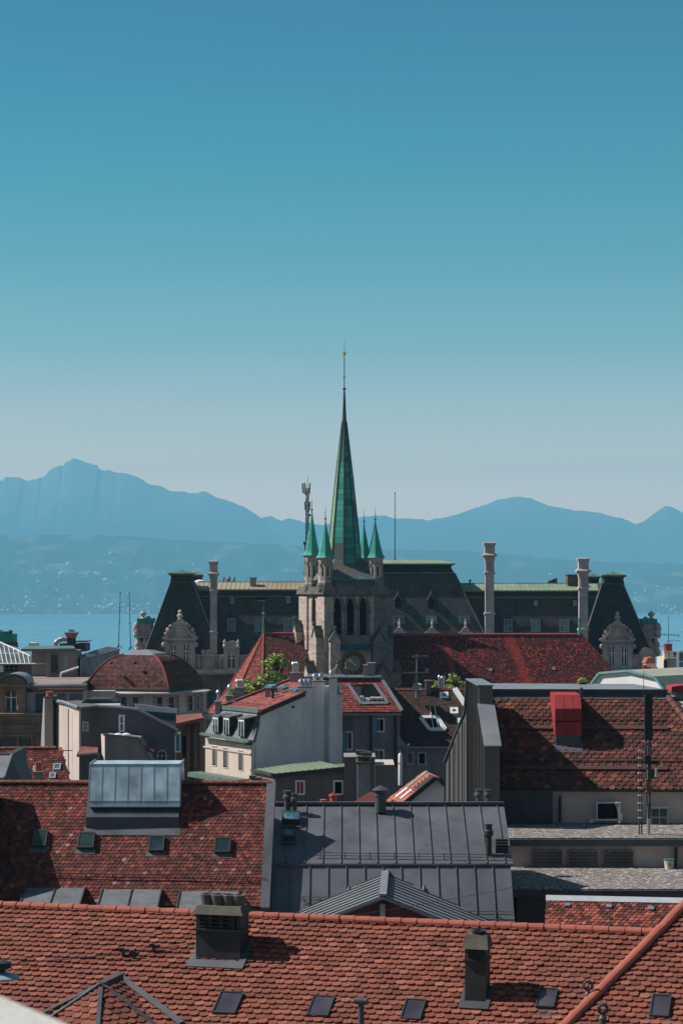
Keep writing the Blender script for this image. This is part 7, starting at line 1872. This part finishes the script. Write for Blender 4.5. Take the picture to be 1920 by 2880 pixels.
# little red things at the foot
rp_ = thing('red_chimney', 'short red clay chimney with a pot in front of the annexe', 'chimney', PF(1004, 1012, 120))
g = MB(); c = PF(1004, 1012, 120); z = lambda y: ZZ(cf(0, y)[1], 120); g.lathe((c.x, c.y), [(.2, z(1040)), (.2, z(965)), (.26, z(960)), (.26, z(948)), (.16, z(945))], 10); g.build('shaft', m_redpot, rp_)
g = MB(); g.lathe((c.x, c.y), [(.12, z(946)), (.12, z(938)), (.05, z(934))], 8); g.build('cowl', m_red, rp_)
r2 = MB(); c = PF(932, 1012, 120); r2.lathe((c.x, c.y), [(.2, z(1040)), (.2, z(995)), (.15, z(990)), (.22, z(984)), (.1, z(980))], 10); meshthing(r2, 'red_vent', m_redpot, 'tiny red vent pot left of the short red chimney', 'vent', c)
Hd = Pl(P(985, 2275, 122), 0, 30); g = MB(); q = [Hd.hit(*cf(1100, 1030)), Hd.hit(*cf(1300, 1030)), Hd.hit(*cf(1292, 928)), Hd.hit(*cf(1262, 930))]
hh = thing('hidden_red_house', 'sliver of orange red roof behind the square chimney', 'house', (q[0].x, q[0].y, gz(122)))
slab(g, Hd, q, .15); g.build('roof', m_wingroof, hh); g = MB(); g.prism([Vector((p.x, p.y + .2, p.z - .25)) for p in q], (0, 0, -20)); g.build('wall', m_mauve, hh)

# ---------------- brown roofed house
def c8(x, y): return 1080 + x / 3.733, 1860 + y / 3.733
B = Pl(P(*c8(450, 893), 166), 0, 47)
bh = thing('brown_roofed_house', 'brown tiled house with a white framed roof opening below the church roof', 'house', (B.O.x, B.O.y + 3, gz(166)))
ve, vr = B.uv(B.hit(*c8(450, 893)))[1], B.uv(B.hit(*c8(450, 303)))[1]
uu = lambda x, y: B.uv(B.hit(*c8(x, y)))[0]
q = [B.at(uu(140, 893), ve), B.at(uu(1000, 893), ve), B.at(uu(1000, 893), vr), B.at(uu(30, 303), vr)]
g = MB(); slab(g, B, q, .2); rf = g.build('roof', bpy.data.materials['roof_underlay'], bh)
tiles(B, q, 'roof_tiles', m_tile_brown, rf, .26, .22, .022, seed=51)
g = MB(); g.tube(q[3], q[2], .14, .14, 6)
for i in range(40): p = q[3].lerp(q[2], i / 40); g.ball(p + ZUP * .1, .1, 6)
g.build('ridge', m_ridge_old, rf)
body(bh, B, q, gz(166) - 1, m_oldgrey)
g = MB(); g.bar(q[0] + Vector((0, -.15, -.15)), q[1] + Vector((0, -.15, -.15)), ZUP, .25, .16); g.build('gutter', m_concrete, rf)
for x0, x1, y0, y1 in ((240, 308, 950, 1087), (350, 440, 950, 1090)): pwin(bh, *(c8(x0, 0)[0], c8(x1, 0)[0]), c8(0, y0)[1], c8(0, y1)[1], 166.25, nx=2 if x0 < 300 else 1, ny=1, fr=.12, frame=m_frame, glass=m_dark)
for x0, x1, y0, y1 in ((580, 672, 328, 392), (690, 775, 490, 555), (770, 850, 603, 655)): roof_window(bh, B, *(c8(x0, 0)[0], c8(x1, 0)[0]), c8(0, y0)[1], c8(0, y1)[1], up=.12, apron=.2, fr=.2, frame=m_framewhite, glass=m_glassblue if y0 < 400 else m_glassroof)
hp = [B.hit(*c8(x, y)) for x, y in ((380, 598), (556, 592), (640, 722), (474, 726))]
g = MB()
for a, b in ((0, 1), (1, 2), (2, 3), (3, 0)): g.bar(hp[a] + B.n * .03, hp[b] + B.n * .03, B.n, .3, .16)
ro = g.build('roof_opening', m_white, bh)
g = MB(); g.prism([p + B.n * .05 for p in hp], B.n * .02); g.build('opening_recess', m_dark, ro)
c = (hp[0] + hp[1] + hp[2] + hp[3]) / 4; g = MB(); a_, b_ = hp[3].lerp(hp[0], .1), hp[2].lerp(hp[1], .1)
for t in (0.3, .62): p = a_.lerp(b_, t); g.bar(p + B.n * .08, p + B.n * .08 + ZUP * 1.7 + Vector((-.25, 1.3, 0)), B.n, .06, .06)
g.prism([hp[1] + B.n * .1, hp[2] + B.n * .1, hp[2].lerp(hp[3], .28) + B.n * .1], B.n * .05); g.build('opening_frame', m_white, ro)
stack(bh, *(c8(333, 0)[0], c8(396, 0)[0]), c8(0, 312)[1], c8(0, 385)[1], 168.0, .9, m_concrete, pots=(.5,), cowl=True, potr=.2, poth=.5, potmat=m_white)
stack(bh, *(c8(436, 0)[0], c8(496, 0)[0]), c8(0, 216)[1], c8(0, 350)[1], 169.5, 1.0, m_mauve)
for x, y0, y1, r in ((577, 145, 290, .10), (612, 150, 280, .16)):
    g = MB(); Y = 172.0; g.tube(P(*c8(x, y1 + 15), Y), P(*c8(x, y0 + 22), Y), r, r, 10); cx, _ = c8(x, 0); g.lathe((XX(cx, Y), Y), [(r * 1.5, ZZ(c8(0, y0 + 22)[1], Y)), (r * 1.2, ZZ(c8(0, y0 + 8)[1], Y)), (.05, ZZ(c8(0, y0)[1], Y))], 10); g.build('flue', m_steel, bh, True)
g = MB(); a, b = B.hit(*c8(738, 300)), B.hit(*c8(850, 470)); g.bar(a + B.n * .02, b + B.n * .02, B.n, .4, .25); g.build('verge_coping', m_white, rf)
g = MB(); g.add([P(*c8(140, 760), 159), P(*c8(235, 885), 159), P(*c8(140, 885), 159), P(*c8(140, 760), 161), P(*c8(235, 885), 161), P(*c8(140, 885), 161)], [(0, 1, 2), (3, 5, 4), (0, 3, 4, 1)]); g.bar(P(*c8(236, 880), 159), P(*c8(205, 1110), 161), UX, .3, .2); g.build('side_canopy', wall_mat('blue_grey_panel', (.27, .31, .33)), bh)
fl = thing('steel_flue', 'bright white metal flue pipe standing beside the brown roofed house wall', 'flue', P(*c8(170, 1165), 155))
g = MB(); Y = 155.0; x = XX(c8(168, 0)[0], Y); z = lambda y: ZZ(c8(0, y)[1], Y); g.lathe((x, Y), [(.15, z(1300)), (.15, z(978)), (.1, z(968)), (.05, z(962))], 14); g.build('flue_pipe', m_white, fl, True)
g = MB(); g.lathe((x, Y), [(.17, z(1075)), (.17, z(1065))], 14); g.tube((x, Y, z(965)), (x, Y, z(932)), .04, .03, 6); g.build('collar', m_steel, fl)
tv = thing('tv_mast', 'tall television antenna mast with dish on the brown roofed house', 'antenna', P(*c8(350, 300), 167.5))
Y = 167.5; g = MB(); g.tube(P(1170, 1942, Y), P(1172, 1840, Y), .06, .05, 6); g.tube(P(1158, 1935, Y), P(1171, 1895, Y), .03, .03, 4); g.tube(P(1184, 1935, Y), P(1171, 1895, Y), .03, .03, 4); g.build('pole', m_zincpale, tv)
g = MB(); g.tube(P(1160, 1846, Y - .3), P(1203, 1844, Y + .5), .05, .05, 5)
for k in range(9): g.tube(P(1162 + k * 5, 1843, Y), P(1162 + k * 5, 1849, Y), .03, .03, 4)
g.build('aerial_boom', m_zincpale, tv); g = MB(); g.tube(P(1137, 1892, Y - .4), P(1206, 1891, Y + .4), .05, .05, 5)
for k in range(9): g.tube(P(1140 + k * 8, 1889, Y), P(1140 + k * 8, 1895, Y), .03, .03, 4)
g.build('aerial_boom', m_zincpale, tv)
g = MB(); dcn = P(1170, 1932, Y - .5); n_ = 16; vs = [dcn + Vector((math.cos(2 * math.pi * i / n_) * .3 * r, -.0 + (r ** 2) * -.06, math.sin(2 * math.pi * i / n_) * .33 * r)) for r in (.05, .5, 1.0) for i in range(n_)]
vs = [dcn + Vector((math.cos(2 * math.pi * i / n_) * r, -.22 * r * r, math.sin(2 * math.pi * i / n_) * r * 1.08)) for r in (.03, .16, .3) for i in range(n_)]
fs = [(j * n_ + i, j * n_ + (i + 1) % n_, (j + 1) * n_ + (i + 1) % n_, (j + 1) * n_ + i) for j in range(2) for i in range(n_)]; g.add(vs, fs); g.add([v + Vector((0, .03, 0)) for v in vs], fs); g.build('dish', m_greysteel, tv, True)
# small bright orange roofed house
def orng(x, y, Y): return P(*c8(x, y), Y)
oh = thing('orange_roofed_house', 'small white gabled house with bright orange roof', 'house', (orng(400, 1500, 128).x, 128, gz(128)))
a, b = orng(418, 1165, 130), orng(552, 1208, 126); e0, e1 = orng(30, 1460, 130), orng(185, 1512, 126); ri = orng(640, 1298, 126)
g = MB(); g.prism([e0, e1, b, a], (0, 0, -.15)); rf = g.build('roof', bpy.data.materials['roof_underlay'], oh)
p = pl3(e0, e1, a); m_or = tile_mat('bright_orange_tiles', [(0, (.42, .12, .075)), (1, (.52, .17, .11))], soil_amt=.1, patch=.1)
tiles(p, [e0, e1, b, a], 'roof_tiles', m_or, rf, .22, .26, .02, seed=61)
g = MB(); g.prism([b, ri, ri + (a - b), a], (0, 0, -.15)); g.build('rear_roof', m_or, oh)
g = MB(); g.prism([b - ZUP * .2 + Vector((0, .25, 0)), ri - ZUP * .2 + Vector((0, .25, 0)), Vector((ri.x, ri.y + .25, gz(126))), Vector((e1.x, e1.y + .25, gz(126))), e1 - ZUP * .2 + Vector((0, .25, 0))], (0, 3, 0)); g.build('gable_wall', m_whitewall, oh)
g = MB(); g.bar(b + Vector((0, -.05, -.2)), e1 + Vector((0, -.05, -.2)), ZUP, .15, .28); g.bar(b + Vector((0, -.05, -.2)), ri + Vector((0, -.05, -.2)), ZUP, .15, .28); g.build('verge_board', m_tar, rf)
for x, y, w, h in ((355, 1250, .35, 1.6), (190, 1388, .35, .9), (240, 1405, .35, .9)): c = p.hit(*c8(x, y)); g = MB(); g.obox(c, p.u, p.v, p.n, w, h, .04, .12); g.build('roof_window', m_framegreen if h > 1 else m_framewhite, oh)
# white gabled house at right with green roof
wh = thing('white_gable_house', 'white gable wall edged in green copper at right below the palace', 'house', (XX(1765, 210), 212, gz(210)))
Y = 208.0
def c5(x, y): return 1480 + x / 3.564, 1500 + y / 3.564
out = [(665, 1510), (740, 1410), (1020, 1385), (1290, 1450), (1372, 1565)]
pts = [P(*c5(x, y), Y - (x - 665) / 707 * 6.5) for x, y in out]; pts += [Vector((pts[-1].x, pts[-1].y, gz(Y))), Vector((pts[0].x, pts[0].y, gz(Y)))]
g = MB(); g.prism(pts, (6.6, 6.8, 0)); g.build('gable_wall', m_whitewall, wh)
g = MB()
for a, b in zip(pts[:4], pts[1:5]): g.bar(a + Vector((-.1, -.1, .0)), b + Vector((-.1, -.1, .0)), ZUP, .3, .2)
ro = g.build('verge', wall_mat('light_copper', (.22, .40, .34), .2), wh)
g = MB()
for a_, b_ in zip(pts[:4], pts[1:5]): g.prism([a_ + ZUP * .05, b_ + ZUP * .05, b_ + Vector((6.7, 6.9, .05)), a_ + Vector((6.7, 6.9, .05))], (0, 0, .12))
g.prism([P(*c5(1290, 1452), Y + .2), P(*c5(1600, 1452), Y + 2), P(*c5(1600, 1400), Y + 9), P(*c5(1030, 1385), Y + 9)], (0, 0, .15)); g.build('roof', wall_mat('faded_green_sheet', (.40, .42, .32), .2, .4, .7, .3, .06, .04, dirt=(.9, .75, .6)), wh)
Rr = Pl(P(*c5(1480, 1560), Y + .3), 0, 50); q = [Rr.hit(*c5(1370, 1570)), Rr.hit(*c5(1640, 1570)), Rr.hit(*c5(1640, 1455)), Rr.hit(*c5(1300, 1455))]; g = MB(); slab(g, Rr, q, .3); g.build('lower_roof', m_tile_brown_far if 'm_tile_brown_far' in globals() else small_tile_mat('far_brown_tiles', (.09, .04, .034), (.12, .06, .05), (.06, .03, .028)), wh)
g = MB(); g.box(q[0].x, q[1].x, Y + .6, Y + 9, gz(Y), q[0].z - .2); g.build('wall', m_oldgrey, wh)
for x, y0 in ((1178, 1325), (1220, 1338), (1290, 1345)):
    cx, cy = c5(x, y0); g = MB(); Y2 = Y + 3; kz_ = 22 / 3.564 * Y2 / F
    g.lathe((XX(cx, Y2), Y2), [(kz_ * .8, ZZ(cy + 26, Y2)), (kz_ * .8, ZZ(cy + 16, Y2)), (kz_ * 1.05, ZZ(cy + 14, Y2)), (kz_ * .7, ZZ(cy + 9, Y2)), (kz_ * 1.1, ZZ(cy + 5, Y2)), (kz_ * 1.1, ZZ(cy, Y2)), (kz_ * .3, ZZ(cy - 2, Y2))], 12)
    g.build('red_vent', m_red, wh, True)
st2 = thing('brick_chimney', 'small roofed brick chimney above the red vents beside the palace', 'chimney', P(*c5(1243, 1330), Y + 6))
g = MB(); Y2 = Y + 6; g.pbox(*(c5(1195, 0)[0], c5(1292, 0)[0]), c5(0, 1300)[1], c5(0, 1390)[1], Y2, 2); g.build('shaft', m_beige, st2)
g = MB(); g.prism([P(*c5(1186, 1306), Y2 - .2), P(*c5(1210, 1250), Y2 - .2), P(*c5(1260, 1244), Y2 - .2), P(*c5(1300, 1300), Y2 - .2)], (0, 2.4, 0)); g.build('cap', simple('orange_ridge_tiles', (.45, .135, .085)), st2)
# cream attic house behind at the right edge
YE = 260.0
ce = thing('cream_attic_house', 'cream attic with dark door and red chimney pots at the right edge', 'house', (XX(1890, YE), YE + 4, gz(YE)))
pts = [P(*c5(x, y), YE) for x, y in ((1312, 1400), (1378, 1250), (1700, 1240), (1700, 1400))]; pts[0].z = pts[3].z = gz(YE)
g = MB(); g.prism(pts, (0, 6, 0)); g.build('wall', m_cream, ce)
g = MB(); g.pbox(*(c5(1372, 0)[0], c5(1410, 0)[0]), c5(0, 1270)[1], c5(0, 1375)[1], YE - .05, .1); g.build('door', m_tar, ce)
stack(ce, *(c5(1378, 0)[0], c5(1470, 0)[0]), c5(0, 1190)[1], c5(0, 1250)[1], YE + 1, 1.5, m_cream, pots=(.35, .65), poth=.9, potr=.4, potmat=m_red)
g = MB(); g.pbox(*(c5(1425, 0)[0], c5(1560, 0)[0]), c5(0, 1195)[1], c5(0, 1228)[1], YE + 2.6, 3); g.build('roof_box', m_tar, ce)
g = MB(); g.pbox(*(c5(1515, 0)[0], c5(1700, 0)[0]), c5(0, 1180)[1], c5(0, 1380)[1], YE - 3, 1.5); o = g.build('conservatory', m_glassblue, ce); g = MB()
for x in (1515, 1565): g.pbox(*(c5(x, 0)[0], c5(x + 14, 0)[0]), c5(0, 1180)[1], c5(0, 1380)[1], YE - 3.1, .1)
g.pbox(*(c5(1530, 0)[0], c5(1700, 0)[0]), c5(0, 1176)[1], c5(0, 1196)[1], YE - 3.15, .1); g.pbox(*(c5(1530, 0)[0], c5(1700, 0)[0]), c5(0, 1280)[1], c5(0, 1292)[1], YE - 3.15, .1); g.build('frame', m_white, o)
g = MB(); g.tube(P(1880, 1895, YE - 5), P(1878, 1735, YE - 5), .06, .03, 5); g.tube(P(1856, 1785, YE - 5), P(1908, 1787, YE - 5), .05, .05, 4); g.tube(P(1907, 1784, YE - 5), P(1907, 1792, YE - 5), .04, .04, 4); g.tube(P(1872, 1803, YE - 5), P(1912, 1802, YE - 5), .04, .04, 4); g.tube(P(1855, 1820, YE - 5), P(1874, 1815, YE - 5), .04, .04, 4)
for k in range(5): g.tube(P(1860 + k * 9, 1781, YE - 5), P(1860 + k * 9, 1789, YE - 5), .03, .03, 4)
meshthing(g, 'tv_antenna', m_iron, 'dark television antenna with long crossbars at the right edge against the lake', 'antenna', P(1880, 1895, YE - 5))
# red hood at the right edge and a lightning rod
g = MB(); Yx = 112.0; g.prism([P(1888, 1932, Yx), P(1912, 1928, Yx), P(1960, 1928, Yx), P(1960, 1952, Yx), P(1915, 1948, Yx), P(1886, 1945, Yx)], (0, 2, 0)); rh_ = thing('roof_hood', 'bright red metal roof hood at the right edge behind the hip tiles', 'hood', P(1920, 1950, Yx)); g.build('hood', m_red, rh_)
g = MB(); g.box(XX(1900, Yx), XX(1950, Yx), Yx + .3, Yx + 1.7, gz(Yx), ZZ(1946, Yx)); g.build('shaft', m_concrete, rh_)
g = MB(); g.tube(P(1809, 1962, 101), P(1808.5, 1886, 101), .02, .012, 5); meshthing(g, 'lightning_rod', m_iron, 'thin lightning rod rising from the flat zinc top beside the black aerial', 'rod', P(1809, 1962, 101))
g = MB(); c = P(1633, 1962, 101.5); g.tube(c, c + ZUP * .35, .09, .09, 8); g.lathe((c.x, c.y), [(.06, c.z + .35), (.11, c.z + .4), (.05, c.z + .5)], 8); meshthing(g, 'vent_stub', m_iron, 'small black vent stub on the roof edge right of the red dormer', 'vent', c)

# ---------------- greenery
def leaf_mat(name, a, b):
    t = NT(name); col = t.ramp(t.attr('tint'), [(0, a), (1, b)])
    t.b.inputs['Subsurface Weight'].default_value = 0
    return t.done(col, .6, 0, .25)
m_leaf = leaf_mat('tree_leaves', (.20, .27, .05), (.50, .52, .17)); m_bark = simple('bark', (.09, .065, .045), .9)
def tree(name, label, cat, base, crown, n, size, group=None, seed=1):
    """trunk with limbs into each lobe; leaves are small bent faces scattered through the lobes"""
    r = random.Random(seed); root = thing(name, label, cat, base, group)
    g = MB(); top = Vector((sum(c.x for c, _ in crown), sum(c.y for c, _ in crown), sum(c.z for c, _ in crown))) / len(crown)
    bs = Vector(base); R = max(.08, (top.z - bs.z) * .03); fork = bs.lerp(top, .55); g.tube(bs, fork, R, R * .6, 8)
    for c, _ in crown: g.tube(fork, fork.lerp(c, .5) + Vector((0, 0, .2)), R * .45, R * .25, 6); g.tube(fork.lerp(c, .5) + Vector((0, 0, .2)), c, R * .25, R * .1, 5)
    g.build('trunk', m_bark, root)
    V, Fc, TN = [], [], []
    tot = sum(rad ** 2 for _, rad in crown)
    for c, rad in crown:
        for k in range(int(n * rad ** 2 / tot)):
            d = Vector((r.gauss(0, 1), r.gauss(0, 1), r.gauss(0, 1))).normalized(); d *= rad * (r.random() ** .45) * r.uniform(.85, 1.12)
            d.z *= .85
            if mno.noise((c + d) * (1.3 / size * .12)) < -.02: continue
            p = c + d; u = Vector((r.gauss(0, 1), r.gauss(0, 1), r.gauss(0, 1) * .6)).normalized(); w = u.orthogonal().normalized(); s = size * r.uniform(.6, 1.3); b = len(V); fold = u.cross(w) * (s * .25)
            V += [(p - u * s - bs)[:], (p + w * s * .5 + fold - bs)[:], (p + u * s - bs)[:], (p - w * s * .5 + fold - bs)[:]]; Fc += [(b, b + 1, b + 2), (b, b + 2, b + 3)]
            TN += [r.random()] * 4
    me = bpy.data.meshes.new('crown'); me.from_pydata(V, [], Fc); me.materials.append(m_leaf); at = me.attributes.new('tint', 'FLOAT', 'POINT'); at.data.foreach_set('value', TN)
    o = bpy.data.objects.new('crown', me); COL.objects.link(o); o.parent = root
    return root
Yt = 215.0
lobes = [((775, 1866), 1.0), ((752, 1880), .95), ((790, 1884), .95), ((800, 1905), .8), ((738, 1898), .9), ((765, 1905), 1.1), ((725, 1912), .9), ((700, 1925), .75), ((682, 1938), .75), ((745, 1925), 1.0), ((780, 1930), .9), ((712, 1940), .9), ((668, 1948), .6), ((780, 1852), .6), ((795, 1868), .6), ((650, 1960), .6)]
tree('broadleaf_tree', 'sunlit green broadleaf tree between the chancel roof and the red roof', 'tree', (XX(745, Yt), Yt, gz(Yt)), [(P(x, y, Yt + random.uniform(-.8, .8)), r * 1.08) for (x, y), r in lobes], 8500, .22, seed=3)
Yt = 195.0
tree('bushy_tree', 'light green pointed treetop above the ridge of the brown roofed house', 'tree', (XX(1278, Yt), Yt, gz(Yt)), [(P(x, y, Yt + random.uniform(-.4, .4)), r) for x, y, r in ((1272, 1902, .42), (1278, 1912, .6), (1290, 1918, .5), (1265, 1922, .6), (1285, 1930, .75), (1300, 1928, .45), (1270, 1936, .6), (1298, 1938, .5), (1256, 1936, .4))], 2600, .11, seed=5)
tree('small_bush', 'small round green bush left of the steel flues on the brown ridge', 'bush', (XX(1222, Yt), Yt, gz(Yt)), [(P(x, y, Yt), r) for x, y, r in ((1222, 1924, .42), (1217, 1933, .45), (1230, 1932, .4))], 800, .1, seed=7)
Yt = 110.0
tree('potted_plant', 'little flowering plant with yellow green leaves on the flat zinc roof edge', 'plant', (XX(1636, Yt), Yt, gz(Yt)), [(P(x, y, Yt), r) for x, y, r in ((1637, 1914, .2), (1630, 1917, .17), (1645, 1916, .16))], 260, .06, seed=9)

# ---------------- cables, street lamp and the parapet
def cable(name, label, pts, sag, r=.012, mat=None, n=24):
    g = MB(); P_ = []
    for a, b in zip(pts[:-1], pts[1:]):
        for i in range(n + 1):
            t = i / n; p = Vector(a).lerp(Vector(b), t); p.z -= sag * 4 * t * (1 - t); P_.append(p)
    g.path(P_, r, 5); return meshthing(g, name, mat or m_iron, label, 'cable', pts[0])
def FGo(px, py, h): p = FG.hit(px, py); return p + ZUP * h
a = FGo(50, 2736, .2); b = FGo(345, 2708, .2); c = FGo(540, 2682, .2)
cable('overhead_wire', 'black overhead wire with clamps crossing the left part of the orange roof', [a, b, c], .03, .009)
d_, e_, f_ = FGo(690, 2638, .08), FGo(888, 2606, .1), P(1449, 2494, 60)
cable('overhead_wire', 'thin wire running from the four pot chimney up across the zinc roof', [d_, e_, f_], .03, .007)
for x, y in ((348, 2676), (378, 2684), (434, 2664)):
    g = MB(); p = FGo(x, y + 29, .2); g.prism([p + Vector(v) for v in ((-.09, 0, .05), (-.03, 0, .06), (.04, 0, .02), (.1, 0, .05), (.09, 0, -.01), (.03, 0, -.03), (.02, 0, -.1), (-.03, 0, -.1), (-.04, 0, -.02), (-.1, 0, 0))], (0, .05, 0))
    meshthing(g, 'wire_clamp', m_iron, {348: 'left of the two black wire clamps hanging close together over the orange roof', 378: 'right, lower of the two black wire clamps hanging close together over the orange roof', 434: 'single black wire clamp nearest the four pot chimney'}[x], 'clamp', p, 'clamps on the overhead wire')
sl = thing('street_lamp', 'blue grey street lamp head hanging from the wire at the left edge', 'street lamp', P(10, 2750, 34))
Y = 34.0
g = MB(); g.lathe((XX(5, Y), Y), [(.05, ZZ(2700, Y)), (.16, ZZ(2706, Y)), (.16, ZZ(2722, Y)), (.06, ZZ(2728, Y)), (.06, ZZ(2736, Y))], 12); g.build('housing', m_iron, sl)
g = MB(); g.lathe((XX(12, Y), Y), [(.05, ZZ(2734, Y)), (.17, ZZ(2740, Y)), (.26, ZZ(2748, Y)), (.25, ZZ(2752, Y)), (.1, ZZ(2758, Y))], 16); g.build('lamp_shade', simple('blue_grey_paint', (.22, .32, .36), .4), sl, True)
g = MB(); pp = [Vector((-1.35, 4.6, H - .55)), Vector((-.457, 2.79, H - .55)), Vector((-.344, 2.61, H - .55)), Vector((-.06, 2.1, H - .55)), Vector((-.55, 1.9, H - .55)), Vector((-1.9, 4.3, H - .55))]
g.prism(pp, (0, 0, -.14)); ct = Vector((-.9, 3.0, 0)); g.prism([Vector((p.x + (ct.x - p.x) * .12, p.y + (ct.y - p.y) * .04, H - .69)) for p in pp], (0, 0, -.95))
meshthing(g, 'parapet', m_parapet, 'pale blurred stone parapet corner at the lower left edge', 'parapet', (-.9, 3.0, H - 1.64))
g = MB(); g.box(-8, 8, -8, 5.2, H - 2.1, H - 1.64); tag(g.build('terrace', m_parapet), kind='structure')
g = MB(); g.box(-8, 8, -8, 5.0, 124, H - 2.1); meshthing(g, 'terrace_wall', m_brownstone, 'stone retaining wall below the viewing terrace', 'wall', (0, 5, 124))
cam.data.dof.use_dof = True
cam.data.dof.focus_distance = 200
cam.data.dof.aperture_fstop = 10.0
